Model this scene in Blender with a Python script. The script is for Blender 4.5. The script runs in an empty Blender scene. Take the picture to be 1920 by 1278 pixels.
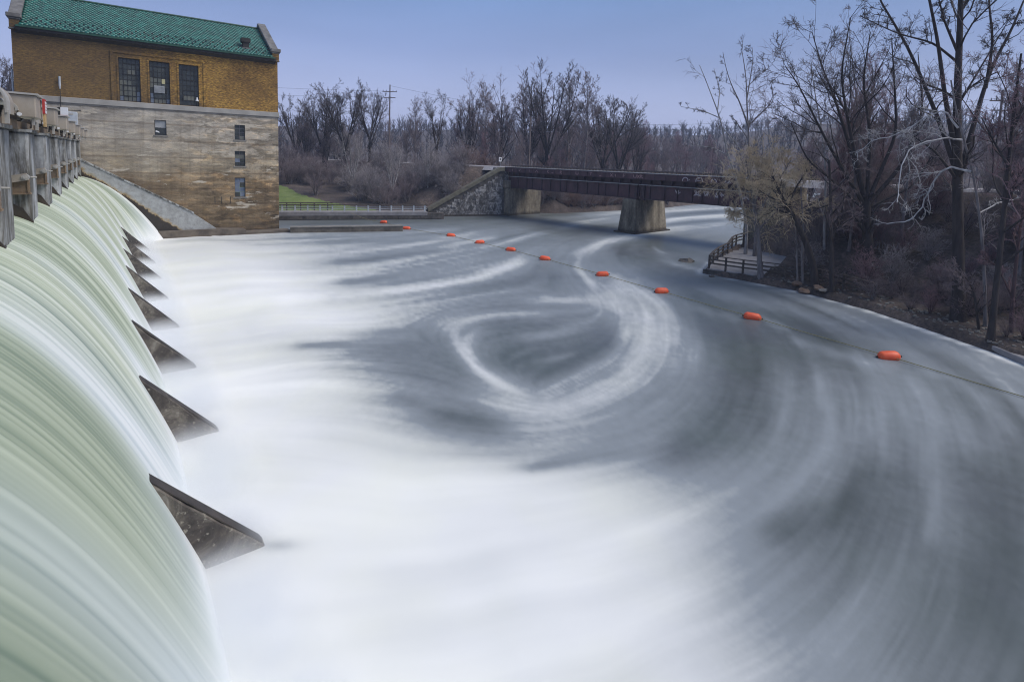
import bpy, bmesh, math, random
import numpy as np
from mathutils import Vector, Matrix

scene = bpy.context.scene
COL = scene.collection

# ------------------------------------------------------------------ camera
cam_data = bpy.data.cameras.new('camera')
cam = bpy.data.objects.new('camera', cam_data)
COL.objects.link(cam)
scene.camera = cam
cam_data.sensor_width = 36.0
cam_data.lens = 36.0 * 1017.88 / 1920.0
cam_data.shift_y = -(639.0 - 401.52) / 1920.0
cam_data.clip_start = 0.1
cam_data.clip_end = 4000.0
R_CAM = Matrix(((0.8060, -0.5911, 0.0318), (-0.0330, -0.0987, -0.9946), (0.5910, 0.8006, -0.0991)))
RIGHT, DOWN, FWD = [Vector(r).normalized() for r in R_CAM]
rot = Matrix((RIGHT, -DOWN, -FWD)).transposed()
cam.matrix_world = Matrix.Translation((0, 0, 9.6)) @ rot.to_4x4()

# ------------------------------------------------------------------ sky, sun, exposure
SUN_DIR = Vector((0.50, -0.42, 0.80)).normalized()      # towards the sun
SUN_EL = math.asin(SUN_DIR.z)
SUN_ROT = math.atan2(SUN_DIR.x, SUN_DIR.y)
world = bpy.data.worlds.new('World')
scene.world = world
world.use_nodes = True
wn, wl = world.node_tree.nodes, world.node_tree.links
wn.clear()
w_out = wn.new('ShaderNodeOutputWorld')
w_bg = wn.new('ShaderNodeBackground')
w_bg.inputs['Strength'].default_value = 0.10
w_sky = wn.new('ShaderNodeTexSky')
w_sky.sky_type = 'NISHITA'
w_sky.sun_disc = False
w_sky.sun_elevation = SUN_EL
w_sky.sun_rotation = SUN_ROT
w_geo = wn.new('ShaderNodeTexCoord')
w_sep = wn.new('ShaderNodeSeparateXYZ')
w_ramp = wn.new('ShaderNodeValToRGB')
e = w_ramp.color_ramp.elements
e[0].position = 0.0; e[0].color = (0.50, 0.515, 0.735, 1)
e[1].position = 1.0; e[1].color = (0.22, 0.30, 0.49, 1)
m_ = e.new(0.09); m_.color = (0.415, 0.455, 0.695, 1)
m_ = e.new(0.19); m_.color = (0.248, 0.322, 0.575, 1)
m_ = e.new(0.28); m_.color = (0.155, 0.255, 0.49, 1)
w_noise = wn.new('ShaderNodeTexNoise')
w_noise.inputs['Scale'].default_value = 1.3
w_noise.inputs['Detail'].default_value = 3.0
w_map = wn.new('ShaderNodeMapping')
w_map.inputs['Scale'].default_value = (1.0, 1.0, 4.0)
w_mr = wn.new('ShaderNodeMapRange')
w_mr.inputs[1].default_value = 0.3; w_mr.inputs[2].default_value = 0.7
w_mr.inputs[3].default_value = 4.7; w_mr.inputs[4].default_value = 6.3
w_mul = wn.new('ShaderNodeMixRGB'); w_mul.blend_type = 'MULTIPLY'; w_mul.inputs[0].default_value = 1.0
w_mix = wn.new('ShaderNodeMixRGB'); w_mix.inputs[0].default_value = 0.90
wl.new(w_geo.outputs['Generated'], w_sep.inputs[0])
wl.new(w_sep.outputs['Z'], w_ramp.inputs[0])
wl.new(w_geo.outputs['Generated'], w_map.inputs[0])
wl.new(w_map.outputs[0], w_noise.inputs['Vector'])
wl.new(w_noise.outputs[0], w_mr.inputs[0])
wl.new(w_ramp.outputs[0], w_mul.inputs[1])
wl.new(w_mr.outputs[0], w_mul.inputs[2])
wl.new(w_sky.outputs[0], w_mix.inputs[1])
wl.new(w_mul.outputs[0], w_mix.inputs[2])
wl.new(w_mix.outputs[0], w_bg.inputs['Color'])
wl.new(w_bg.outputs[0], w_out.inputs[0])

sun_data = bpy.data.lights.new('sun', 'SUN')
sun_data.energy = 1.5
sun_data.angle = math.radians(40)
sun_data.color = (1.0, 0.94, 0.85)
sun = bpy.data.objects.new('sun', sun_data)
COL.objects.link(sun)
sun.rotation_euler = SUN_DIR.to_track_quat('Z', 'Y').to_euler()

scene.view_settings.view_transform = 'Standard'
scene.view_settings.look = 'None'
scene.view_settings.exposure = 1.0
scene.view_settings.gamma = 1.0
scene.view_settings.use_curve_mapping = False
scene.render.engine = 'CYCLES'
scene.cycles.use_denoising = True
scene.cycles.filter_width = 1.1
scene.cycles.max_bounces = 8
scene.cycles.volume_bounces = 6
scene.cycles.diffuse_bounces = 3
scene.cycles.glossy_bounces = 3
scene.cycles.transparent_max_bounces = 4

# ------------------------------------------------------------------ helpers
def tag(o, label=None, cat=None, group=None, kind=None):
    if label: o['label'] = label
    if cat: o['category'] = cat
    if group: o['group'] = group
    if kind: o['kind'] = kind
    return o

def empty(name, loc=(0, 0, 0), label=None, cat=None, group=None):
    o = bpy.data.objects.new(name, None)
    o.empty_display_size = 0.3
    COL.objects.link(o)
    o.location = loc
    return tag(o, label, cat, group)

def link(name, mesh, material=None, parent=None, loc=None):
    o = bpy.data.objects.new(name, mesh)
    COL.objects.link(o)
    if material is not None and not mesh.materials:
        mesh.materials.append(material)
    if loc is not None: o.location = loc
    if parent is not None: o.parent = parent
    return o

def mesh_np(name, V, Q=None, T=None, smooth=False):
    """mesh from numpy vertices, quads and triangles"""
    V = np.asarray(V, np.float32).reshape(-1, 3)
    loops, starts, totals = [], [], []
    s = 0
    if Q is not None and len(Q):
        Q = np.asarray(Q, np.int32).reshape(-1, 4)
        loops.append(Q.ravel()); starts.append(np.arange(len(Q)) * 4); totals.append(np.full(len(Q), 4)); s = Q.size
    if T is not None and len(T):
        T = np.asarray(T, np.int32).reshape(-1, 3)
        loops.append(T.ravel()); starts.append(s + np.arange(len(T)) * 3); totals.append(np.full(len(T), 3))
    loops = np.concatenate(loops).astype(np.int32)
    starts = np.concatenate(starts).astype(np.int32); totals = np.concatenate(totals).astype(np.int32)
    me = bpy.data.meshes.new(name)
    me.vertices.add(len(V)); me.vertices.foreach_set('co', V.ravel())
    me.loops.add(len(loops)); me.loops.foreach_set('vertex_index', loops)
    me.polygons.add(len(starts)); me.polygons.foreach_set('loop_start', starts)
    try: me.polygons.foreach_set('loop_total', totals)
    except Exception: pass
    if smooth: me.polygons.foreach_set('use_smooth', np.ones(len(starts), bool))
    me.update(calc_edges=True)
    return me

def add_attr(me, name, data):
    a = me.attributes.new(name, 'FLOAT', 'POINT')
    a.data.foreach_set('value', np.asarray(data, np.float32).ravel())

class MB:
    """collects shapes into one mesh"""
    def __init__(s): s.v = []; s.f = []
    def add(s, verts, faces):
        n = len(s.v); s.v += [tuple(p) for p in verts]; s.f += [tuple(i + n for i in f) for f in faces]
        return s
    def hexa(s, p):
        return s.add(p, [(0, 3, 2, 1), (4, 5, 6, 7), (0, 1, 5, 4), (1, 2, 6, 5), (2, 3, 7, 6), (3, 0, 4, 7)])
    def box(s, x0, x1, y0, y1, z0, z1):
        return s.hexa([(x0, y0, z0), (x1, y0, z0), (x1, y1, z0), (x0, y1, z0), (x0, y0, z1), (x1, y0, z1), (x1, y1, z1), (x0, y1, z1)])
    def bar(s, a, b, w, h, up=(0, 0, 1)):
        a, b = Vector(a), Vector(b); d = (b - a).normalized(); u = Vector(up)
        r = d.cross(u)
        if r.length < 1e-4: r = d.cross(Vector((1, 0, 0)))
        r.normalize(); u = r.cross(d).normalized(); r *= w / 2; u *= h / 2
        return s.hexa([a - r - u, a + r - u, b + r - u, b - r - u, a - r + u, a + r + u, b + r + u, b - r + u])
    def prism(s, poly, axis, t0, t1):
        """poly = list of 2D points; axis 'y': (x,z) extruded in y; 'x': (y,z); 'z': (x,y)"""
        def P(p, t): return {'y': (p[0], t, p[1]), 'x': (t, p[0], p[1]), 'z': (p[0], p[1], t)}[axis]
        n = len(poly)
        v = [P(p, t0) for p in poly] + [P(p, t1) for p in poly]
        f = [tuple(range(n)), tuple(range(2 * n - 1, n - 1, -1))] + [(i, n + i, n + (i + 1) % n, (i + 1) % n) for i in range(n)]
        return s.add(v, f)
    def cyl(s, a, b, r0, r1=None, n=10, caps=True):
        r1 = r0 if r1 is None else r1
        a, b = Vector(a), Vector(b); d = (b - a).normalized()
        x = d.cross(Vector((0, 0, 1)))
        if x.length < 1e-3: x = Vector((1, 0, 0))
        x.normalize(); y = d.cross(x)
        v = []
        for c, r in ((a, r0), (b, r1)):
            v += [c + (x * math.cos(t) + y * math.sin(t)) * r for t in [2 * math.pi * i / n for i in range(n)]]
        f = [(i, (i + 1) % n, n + (i + 1) % n, n + i) for i in range(n)]
        if caps: f += [tuple(range(n - 1, -1, -1)), tuple(range(n, 2 * n))]
        return s.add(v, f)
    def tube(s, pts, r, n=6):
        for a, b in zip(pts[:-1], pts[1:]): s.cyl(a, b, r, r, n, True)
        return s
    def mesh(s, name, smooth=False, fix=True):
        me = bpy.data.meshes.new(name)
        me.from_pydata([tuple(v) for v in s.v], [], s.f)
        if fix:
            bm = bmesh.new(); bm.from_mesh(me); bmesh.ops.recalc_face_normals(bm, faces=bm.faces); bm.to_mesh(me); bm.free()
        if smooth: me.polygons.foreach_set('use_smooth', np.ones(len(me.polygons), bool))
        me.update()
        return me
    def build(s, name, material, parent=None, smooth=False, loc=None, bevel=0):
        o = link(name, s.mesh(name, smooth), material, parent, loc)
        if bevel:
            b = o.modifiers.new('bevel', 'BEVEL'); b.width = bevel; b.segments = 1; b.limit_method = 'ANGLE'
        return o

# ------------------------------------------------------------------ materials
def nodes_of(name):
    m = bpy.data.materials.new(name); m.use_nodes = True
    nt = m.node_tree; nt.nodes.clear()
    out = nt.nodes.new('ShaderNodeOutputMaterial'); b = nt.nodes.new('ShaderNodeBsdfPrincipled')
    nt.links.new(b.outputs[0], out.inputs[0])
    return m, nt, b

def N(nt, kind, **kw):
    n = nt.nodes.new(kind)
    for k, v in kw.items(): setattr(n, k, v)
    return n

def pos_map(nt, scale=(1, 1, 1), obj=False):
    if obj: g = N(nt, 'ShaderNodeTexCoord').outputs['Object']
    else: g = N(nt, 'ShaderNodeNewGeometry').outputs['Position']
    mp = N(nt, 'ShaderNodeMapping'); mp.inputs['Scale'].default_value = scale
    nt.links.new(g, mp.inputs[0]); return mp.outputs[0]

def noise(nt, vec, scale, detail=5, rough=0.6, dist=0.0):
    n = N(nt, 'ShaderNodeTexNoise'); n.inputs['Scale'].default_value = scale; n.inputs['Detail'].default_value = detail
    n.inputs['Roughness'].default_value = rough; n.inputs['Distortion'].default_value = dist
    nt.links.new(vec, n.inputs['Vector']); return n.outputs[0]

def ramp(nt, fac, stops, interp='LINEAR'):
    r = N(nt, 'ShaderNodeValToRGB'); r.color_ramp.interpolation = interp
    el = r.color_ramp.elements
    while len(el) < len(stops): el.new(0.5)
    for e_, (p, c) in zip(el, stops):
        e_.position = p; e_.color = (*c, 1) if len(c) == 3 else c
    nt.links.new(fac, r.inputs[0]); return r.outputs[0]

def mix(nt, fac, a, b, mode='MIX'):
    m = N(nt, 'ShaderNodeMixRGB', blend_type=mode)
    for i, x in ((0, fac), (1, a), (2, b)):
        if isinstance(x, (int, float)): m.inputs[i].default_value = x
        elif isinstance(x, tuple): m.inputs[i].default_value = (*x, 1)
        else: nt.links.new(x, m.inputs[i])
    return m.outputs[0]

def math_(nt, op, a, b=0.0, clamp=False):
    m = N(nt, 'ShaderNodeMath', operation=op, use_clamp=clamp)
    for i, x in ((0, a), (1, b)):
        if isinstance(x, (int, float)): m.inputs[i].default_value = x
        else: nt.links.new(x, m.inputs[i])
    return m.outputs[0]

def bump(nt, b, h, strength=0.3, dist=0.05):
    n = N(nt, 'ShaderNodeBump'); n.inputs['Strength'].default_value = strength; n.inputs['Distance'].default_value = dist
    nt.links.new(h, n.inputs['Height']); nt.links.new(n.outputs[0], b.inputs['Normal'])

def simple(name, c1, c2, scale=2.0, rough=0.8, stretch=(1, 1, 1), bmp=0.2, obj=False, metallic=0.0, contrast=(0.35, 0.65), c3=None):
    m, nt, b = nodes_of(name)
    v = pos_map(nt, stretch, obj)
    n1 = noise(nt, v, scale, 6)
    st = [(contrast[0], c1), (contrast[1], c2)]
    if c3: st.append((min(1.0, contrast[1] + 0.12), c3))
    c = ramp(nt, n1, st)
    nt.links.new(c, b.inputs['Base Color'])
    b.inputs['Roughness'].default_value = rough; b.inputs['Metallic'].default_value = metallic
    if bmp: bump(nt, b, noise(nt, v, scale * 5, 4), bmp, 0.03)
    return m

M = {}
M['steel_beige'] = simple('steel_beige', (0.30, 0.255, 0.205), (0.38, 0.33, 0.27), 1.5, 0.6, bmp=0.05, c3=(0.27, 0.19, 0.12))
M['steel_light'] = simple('steel_light', (0.34, 0.325, 0.295), (0.44, 0.42, 0.39), 2.0, 0.5, bmp=0.05)
M['steel_dark'] = simple('steel_dark', (0.018, 0.015, 0.013), (0.05, 0.04, 0.032), 2.0, 0.6, bmp=0.1)
M['steel_brown'] = simple('steel_brown', (0.17, 0.12, 0.08), (0.27, 0.19, 0.12), 3.0, 0.6, bmp=0.1, c3=(0.33, 0.28, 0.21))
M['galv'] = simple('galvanised', (0.40, 0.43, 0.46), (0.52, 0.55, 0.58), 3.0, 0.45, bmp=0.03)
M['dark_glass'] = simple('dark_glass', (0.025, 0.03, 0.03), (0.065, 0.07, 0.062), 0.8, 0.22, bmp=0)
M['glass_grey'] = simple('glass_grey', (0.10, 0.105, 0.09), (0.15, 0.15, 0.12), 1.0, 0.4, bmp=0)
M['glass_blue'] = simple('glass_blue', (0.10, 0.13, 0.19), (0.18, 0.21, 0.27), 1.0, 0.4, bmp=0)
M['white_paint'] = simple('white_paint', (0.62, 0.63, 0.65), (0.75, 0.75, 0.76), 2.0, 0.6, bmp=0)
M['frame_dark'] = simple('frame_dark', (0.006, 0.006, 0.006), (0.014, 0.013, 0.012), 2.0, 0.6, bmp=0)
M['stone_dark'] = simple('stone_dark', (0.05, 0.043, 0.038), (0.13, 0.115, 0.10), 1.5, 0.85)
M['stone_grey'] = simple('stone_grey', (0.15, 0.14, 0.127), (0.25, 0.23, 0.20), 1.2, 0.9)
M['stone_warm'] = simple('stone_warm', (0.16, 0.10, 0.07), (0.26, 0.18, 0.13), 2.0, 0.9)
M['wood_fence'] = simple('wood_fence', (0.045, 0.035, 0.03), (0.10, 0.08, 0.065), 3.0, 0.85, (1, 1, 3))
M['wood_grey'] = simple('wood_grey', (0.20, 0.19, 0.19), (0.30, 0.29, 0.285), 3.0, 0.85)
M['wood_tan'] = simple('wood_tan', (0.42, 0.28, 0.12), (0.55, 0.38, 0.18), 3.0, 0.7, (6, 6, 1))
M['buoy_orange'] = simple('buoy_orange', (0.80, 0.095, 0.028), (0.88, 0.13, 0.04), 3.0, 0.5, bmp=0)
M['rope_yellow'] = simple('rope_yellow', (0.30, 0.25, 0.11), (0.38, 0.32, 0.15), 8.0, 0.8, bmp=0)
M['pole_wood'] = simple('pole_wood', (0.14, 0.11, 0.10), (0.24, 0.19, 0.17), 2.0, 0.85, (3, 3, 0.5))
M['wire'] = simple('wire', (0.08, 0.08, 0.09), (0.12, 0.12, 0.13), 1.0, 0.6, bmp=0)
M['sign_red'] = simple('sign_red', (0.38, 0.03, 0.03), (0.46, 0.05, 0.045), 4.0, 0.5, bmp=0)
M['slab'] = simple('slab', (0.20, 0.19, 0.195), (0.30, 0.285, 0.29), 0.8, 0.9)
M['ballast'] = simple('ballast', (0.28, 0.26, 0.26), (0.45, 0.43, 0.43), 6.0, 0.95, bmp=0.6)
M['rail_steel'] = simple('rail_steel', (0.08, 0.06, 0.055), (0.14, 0.11, 0.10), 3.0, 0.5, bmp=0)
M['coping'] = simple('coping', (0.10, 0.095, 0.09), (0.20, 0.19, 0.18), 1.5, 0.85)
M['copper_dark'] = simple('copper_dark', (0.012, 0.05, 0.03), (0.02, 0.09, 0.055), 2.0, 0.5, bmp=0)
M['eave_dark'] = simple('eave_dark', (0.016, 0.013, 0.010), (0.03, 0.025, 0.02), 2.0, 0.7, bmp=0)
M['bark_dark'] = simple('bark_dark', (0.028, 0.022, 0.021), (0.06, 0.047, 0.044), 1.2, 0.9, (4, 4, 0.8), obj=True)
M['bark_grey'] = simple('bark_grey', (0.12, 0.105, 0.105), (0.25, 0.225, 0.225), 1.2, 0.9, (4, 4, 0.8), obj=True)
M['bark_pale'] = simple('bark_pale', (0.16, 0.15, 0.148), (0.44, 0.42, 0.41), 1.4, 0.85, (2, 2, 0.8), obj=True)
M['bark_red'] = simple('bark_red', (0.065, 0.038, 0.038), (0.12, 0.07, 0.068), 1.2, 0.9, (4, 4, 0.8), obj=True)
M['blind_grey'] = simple('blind_grey', (0.30, 0.31, 0.32), (0.38, 0.385, 0.39), 2.0, 0.6, bmp=0)
M['twig_dark'] = simple('twig_dark', (0.075, 0.064, 0.068), (0.14, 0.118, 0.124), 0.4, 0.9, bmp=0, obj=True)
M['twig_grey'] = simple('twig_grey', (0.19, 0.165, 0.17), (0.40, 0.36, 0.365), 0.4, 0.9, bmp=0, obj=True)
M['twig_brown'] = simple('twig_brown', (0.145, 0.115, 0.122), (0.27, 0.21, 0.215), 0.4, 0.9, bmp=0, obj=True)
M['twig_red'] = simple('twig_red', (0.18, 0.115, 0.13), (0.31, 0.195, 0.21), 0.4, 0.9, bmp=0, obj=True)
M['twig_rust'] = simple('twig_rust', (0.17, 0.11, 0.095), (0.27, 0.17, 0.14), 0.4, 0.9, bmp=0, obj=True)
M['twig_yellow'] = simple('twig_yellow', (0.48, 0.375, 0.24), (0.68, 0.55, 0.38), 0.4, 0.9, bmp=0, obj=True)
M['bark_white'] = simple('bark_white', (0.30, 0.285, 0.28), (0.62, 0.60, 0.59), 1.4, 0.85, (2, 2, 0.8), obj=True)
M['evergreen'] = simple('evergreen', (0.012, 0.02, 0.014), (0.03, 0.045, 0.03), 0.8, 0.9, bmp=0, obj=True)

def mat_brick():
    m, nt, b = nodes_of('yellow_brick')
    g = N(nt, 'ShaderNodeNewGeometry').outputs['Position']
    sep = N(nt, 'ShaderNodeSeparateXYZ'); nt.links.new(g, sep.inputs[0])
    cmb = N(nt, 'ShaderNodeCombineXYZ')
    nt.links.new(math_(nt, 'ADD', sep.outputs['X'], sep.outputs['Y']), cmb.inputs['X']); nt.links.new(sep.outputs['Z'], cmb.inputs['Y'])
    br = N(nt, 'ShaderNodeTexBrick'); br.inputs['Scale'].default_value = 1.0
    br.inputs['Brick Width'].default_value = 0.26; br.inputs['Row Height'].default_value = 0.085
    br.inputs['Mortar Size'].default_value = 0.012; br.inputs['Mortar Smooth'].default_value = 0.2; br.inputs['Bias'].default_value = -0.1
    br.inputs['Color1'].default_value = (0.44, 0.26, 0.05, 1); br.inputs['Color2'].default_value = (0.22, 0.115, 0.020, 1)
    br.inputs['Mortar'].default_value = (0.13, 0.09, 0.045, 1)
    nt.links.new(cmb.outputs[0], br.inputs['Vector'])
    v = pos_map(nt, (1, 1, 1.6))
    n1 = noise(nt, v, 0.22, 5)
    st = ramp(nt, n1, [(0.35, (0.55, 0.50, 0.50)), (0.6, (1.12, 1.08, 1.0))])
    n2 = noise(nt, pos_map(nt, (3.5, 3.5, 11)), 1.0, 2)
    st2 = ramp(nt, n2, [(0.36, (0.5, 0.5, 0.5)), (0.64, (1.45, 1.42, 1.3))])
    c = mix(nt, 1.0, mix(nt, 1.0, br.outputs['Color'], st, 'MULTIPLY'), st2, 'MULTIPLY')
    # vignette darkening towards the left, put into the brick colour
    mr = N(nt, 'ShaderNodeMapRange'); mr.inputs[1].default_value = 9.5; mr.inputs[2].default_value = 3.0
    mr.inputs[3].default_value = 0.0; mr.inputs[4].default_value = 1.0
    nz = noise(nt, pos_map(nt, (1, 1, 0.5)), 0.5, 5)
    nt.links.new(math_(nt, 'ADD', sep.outputs['X'], math_(nt, 'MULTIPLY', nz, 4.0)), mr.inputs[0])
    c = mix(nt, math_(nt, 'MULTIPLY', mr.outputs[0], 0.62), c, (0.085, 0.058, 0.03))
    nt.links.new(c, b.inputs['Base Color']); b.inputs['Roughness'].default_value = 0.85
    bump(nt, b, br.outputs['Fac'], -0.6, 0.03)
    return m
M['brick'] = mat_brick()

def mat_facade():
    m, nt, b = nodes_of('stained_concrete')
    g = N(nt, 'ShaderNodeNewGeometry').outputs['Position']
    sep = N(nt, 'ShaderNodeSeparateXYZ'); nt.links.new(g, sep.inputs[0])
    wob = noise(nt, pos_map(nt, (1, 1, 1)), 0.35, 4)
    hz = math_(nt, 'ADD', sep.outputs['Z'], math_(nt, 'MULTIPLY', math_(nt, 'SUBTRACT', wob, 0.5), 5.0))
    zf = math_(nt, 'DIVIDE', hz, 14.5)
    base = ramp(nt, zf, [(0.0, (0.10, 0.077, 0.05)), (0.12, (0.20, 0.15, 0.09)), (0.42, (0.245, 0.185, 0.117)), (0.52, (0.36, 0.31, 0.235)), (0.78, (0.41, 0.375, 0.325)), (1.0, (0.42, 0.39, 0.35))])
    # pour lines and eroded ledges: stretched along the wall
    n1 = noise(nt, pos_map(nt, (0.17, 1, 0.55)), 1.1, 10, 0.74, 0.4)
    l1 = ramp(nt, n1, [(0.34, (0.42, 0.39, 0.35)), (0.45, (0.80, 0.79, 0.78)), (0.55, (1.05, 1.04, 1.02)), (0.68, (1.75, 1.68, 1.55))])
    n2 = noise(nt, pos_map(nt, (0.42, 1, 1.2)), 1.3, 10, 0.76, 0.7)
    l2 = ramp(nt, n2, [(0.36, (0.50, 0.46, 0.40)), (0.47, (0.95, 0.95, 0.95)), (0.53, (1.05, 1.0, 0.95)), (0.62, (1.75, 1.55, 1.3))])
    # right half is more eroded
    mr = N(nt, 'ShaderNodeMapRange'); mr.inputs[1].default_value = 4.0; mr.inputs[2].default_value = 11.0; mr.inputs[3].default_value = 0.35; mr.inputs[4].default_value = 1.0
    nt.links.new(sep.outputs['X'], mr.inputs[0])
    c = mix(nt, 0.9, base, l1, 'MULTIPLY')
    c = mix(nt, mr.outputs[0], c, l2, 'MULTIPLY')
    n4 = noise(nt, pos_map(nt, (0.22, 1, 0.75)), 0.9, 10, 0.62, 0.3)
    l4 = ramp(nt, n4, [(0.485, (1.12, 1.10, 1.06)), (0.505, (0.60, 0.57, 0.50)), (0.60, (0.72, 0.68, 0.60))])
    c = mix(nt, math_(nt, 'MULTIPLY', mr.outputs[0], 0.85), c, l4, 'MULTIPLY')
    n5 = noise(nt, pos_map(nt, (0.30, 1, 1.3)), 0.7, 9, 0.66, 0.2)
    c = mix(nt, ramp(nt, n5, [(0.585, (0, 0, 0)), (0.60, (1, 1, 1))]), c, (0.50, 0.44, 0.35))
    # formwork seams
    wv = N(nt, 'ShaderNodeTexWave', wave_type='BANDS', bands_direction='Z'); wv.inputs['Scale'].default_value = 0.18; wv.inputs['Distortion'].default_value = 0.6; wv.inputs['Detail'].default_value = 2
    nt.links.new(pos_map(nt, (0.2, 0.2, 1)), wv.inputs['Vector'])
    seam = ramp(nt, wv.outputs['Fac'], [(0.0, (0.55, 0.5, 0.45)), (0.04, (1, 1, 1))])
    c = mix(nt, 0.6, c, seam, 'MULTIPLY')
    # vertical drips
    n3 = noise(nt, pos_map(nt, (2.2, 2.2, 0.12)), 1.0, 5)
    dr = ramp(nt, n3, [(0.36, (0.6, 0.56, 0.52)), (0.5, (1, 1, 1))])
    c = mix(nt, 0.45, c, dr, 'MULTIPLY')
    nt.links.new(c, b.inputs['Base Color']); b.inputs['Roughness'].default_value = 0.9
    hgt = math_(nt, 'ADD', n1, math_(nt, 'MULTIPLY', n2, 0.8))
    bump(nt, b, hgt, 0.75, 0.14)
    return m
M['facade'] = mat_facade()

def mat_pier():
    m, nt, b = nodes_of('pier_concrete')
    g = N(nt, 'ShaderNodeNewGeometry').outputs['Position']
    sep = N(nt, 'ShaderNodeSeparateXYZ'); nt.links.new(g, sep.inputs[0])
    n1 = noise(nt, pos_map(nt, (1.9, 0.8, 0.30)), 1.1, 7, 0.65, 0.6)
    c = ramp(nt, n1, [(0.33, (0.035, 0.033, 0.026)), (0.44, (0.13, 0.125, 0.11)), (0.54, (0.33, 0.335, 0.335)), (0.7, (0.52, 0.54, 0.55))])
    n2 = noise(nt, pos_map(nt, (1, 1, 1)), 5, 6)
    c = mix(nt, 0.8, c, ramp(nt, n2, [(0.3, (0.7, 0.7, 0.7)), (0.7, (1.2, 1.2, 1.2))]), 'MULTIPLY')
    nt.links.new(c, b.inputs['Base Color']); b.inputs['Roughness'].default_value = 0.85
    bump(nt, b, n2, 0.3, 0.03)
    return m
M['pier'] = mat_pier()

def mat_fin():
    m, nt, b = nodes_of('wet_concrete')
    n1 = noise(nt, pos_map(nt, (1, 1, 1)), 0.9, 8, 0.7, 0.8)
    c = ramp(nt, n1, [(0.40, (0.024, 0.02, 0.018)), (0.50, (0.066, 0.054, 0.046)), (0.59, (0.17, 0.15, 0.12)), (0.70, (0.36, 0.33, 0.29))])
    n2 = noise(nt, pos_map(nt, (1, 1, 1)), 9, 4)
    c = mix(nt, ramp(nt, n2, [(0.6, (0, 0, 0)), (0.68, (1, 1, 1))]), c, (0.34, 0.31, 0.25))
    c = mix(nt, 0.25, c, (0.075, 0.062, 0.053))
    nt.links.new(c, b.inputs['Base Color']); b.inputs['Roughness'].default_value = 0.6
    bump(nt, b, noise(nt, pos_map(nt), 6, 6), 0.6, 0.05)
    return m
M['fin'] = mat_fin()
M['fin_top'] = simple('fin_top', (0.022, 0.018, 0.016), (0.06, 0.048, 0.04), 2.0, 0.6)
M['wet_dark'] = simple('wet_dark', (0.022, 0.017, 0.012), (0.06, 0.045, 0.032), 0.8, 0.55, bmp=0.5)

def mat_training():
    m, nt, b = nodes_of('training_wall_concrete')
    g = N(nt, 'ShaderNodeNewGeometry').outputs['Position']
    sep = N(nt, 'ShaderNodeSeparateXYZ'); nt.links.new(g, sep.inputs[0])
    # height above the stain line, which falls with the chute
    n1 = noise(nt, pos_map(nt), 0.9, 7, 0.7)
    # stain line z = 6.9 at x=-2.2 down to 1.2 at x=5.3, bulging up in the middle
    line = math_(nt, 'ADD', math_(nt, 'MULTIPLY', sep.outputs['X'], -0.76), 5.3)
    d = math_(nt, 'ADD', math_(nt, 'SUBTRACT', sep.outputs['Z'], line), math_(nt, 'MULTIPLY', math_(nt, 'SUBTRACT', n1, 0.5), 1.8))
    f = ramp(nt, math_(nt, 'ADD', math_(nt, 'MULTIPLY', d, 0.5), 0.5), [(0.42, (0.035, 0.026, 0.018)), (0.5, (0.07, 0.05, 0.03)), (0.53, (0.34, 0.24, 0.11)), (0.62, (0.36, 0.33, 0.27)), (0.72, (0.36, 0.37, 0.37))])
    n2 = noise(nt, pos_map(nt), 2.5, 8, 0.7)
    c = mix(nt, 0.9, f, ramp(nt, n2, [(0.3, (0.6, 0.58, 0.55)), (0.65, (1.15, 1.15, 1.15))]), 'MULTIPLY')
    nt.links.new(c, b.inputs['Base Color']); b.inputs['Roughness'].default_value = 0.8
    bump(nt, b, n2, 0.5, 0.08)
    return m
M['training'] = mat_training()

def mat_plate():
    m, nt, b = nodes_of('bridge_red_steel')
    n1 = noise(nt, pos_map(nt, (1, 1, 0.5)), 0.8, 6)
    c = ramp(nt, n1, [(0.3, (0.05, 0.026, 0.03)), (0.55, (0.085, 0.042, 0.049)), (0.75, (0.14, 0.07, 0.07))])
    nt.links.new(c, b.inputs['Base Color']); b.inputs['Roughness'].default_value = 0.7
    return m
M['bridge_red'] = mat_plate()
M['bridge_dark'] = simple('bridge_dark', (0.035, 0.02, 0.024), (0.065, 0.036, 0.040), 0.8, 0.7, bmp=0)
M['flange'] = simple('flange', (0.27, 0.27, 0.28), (0.40, 0.40, 0.40), 1.0, 0.6, bmp=0)
M['graffiti'] = simple('graffiti', (0.50, 0.44, 0.46), (0.62, 0.56, 0.58), 2.0, 0.7, bmp=0)
M['graffiti_pink'] = simple('graffiti_pink', (0.34, 0.20, 0.20), (0.44, 0.27, 0.26), 2.0, 0.7, bmp=0)

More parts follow.
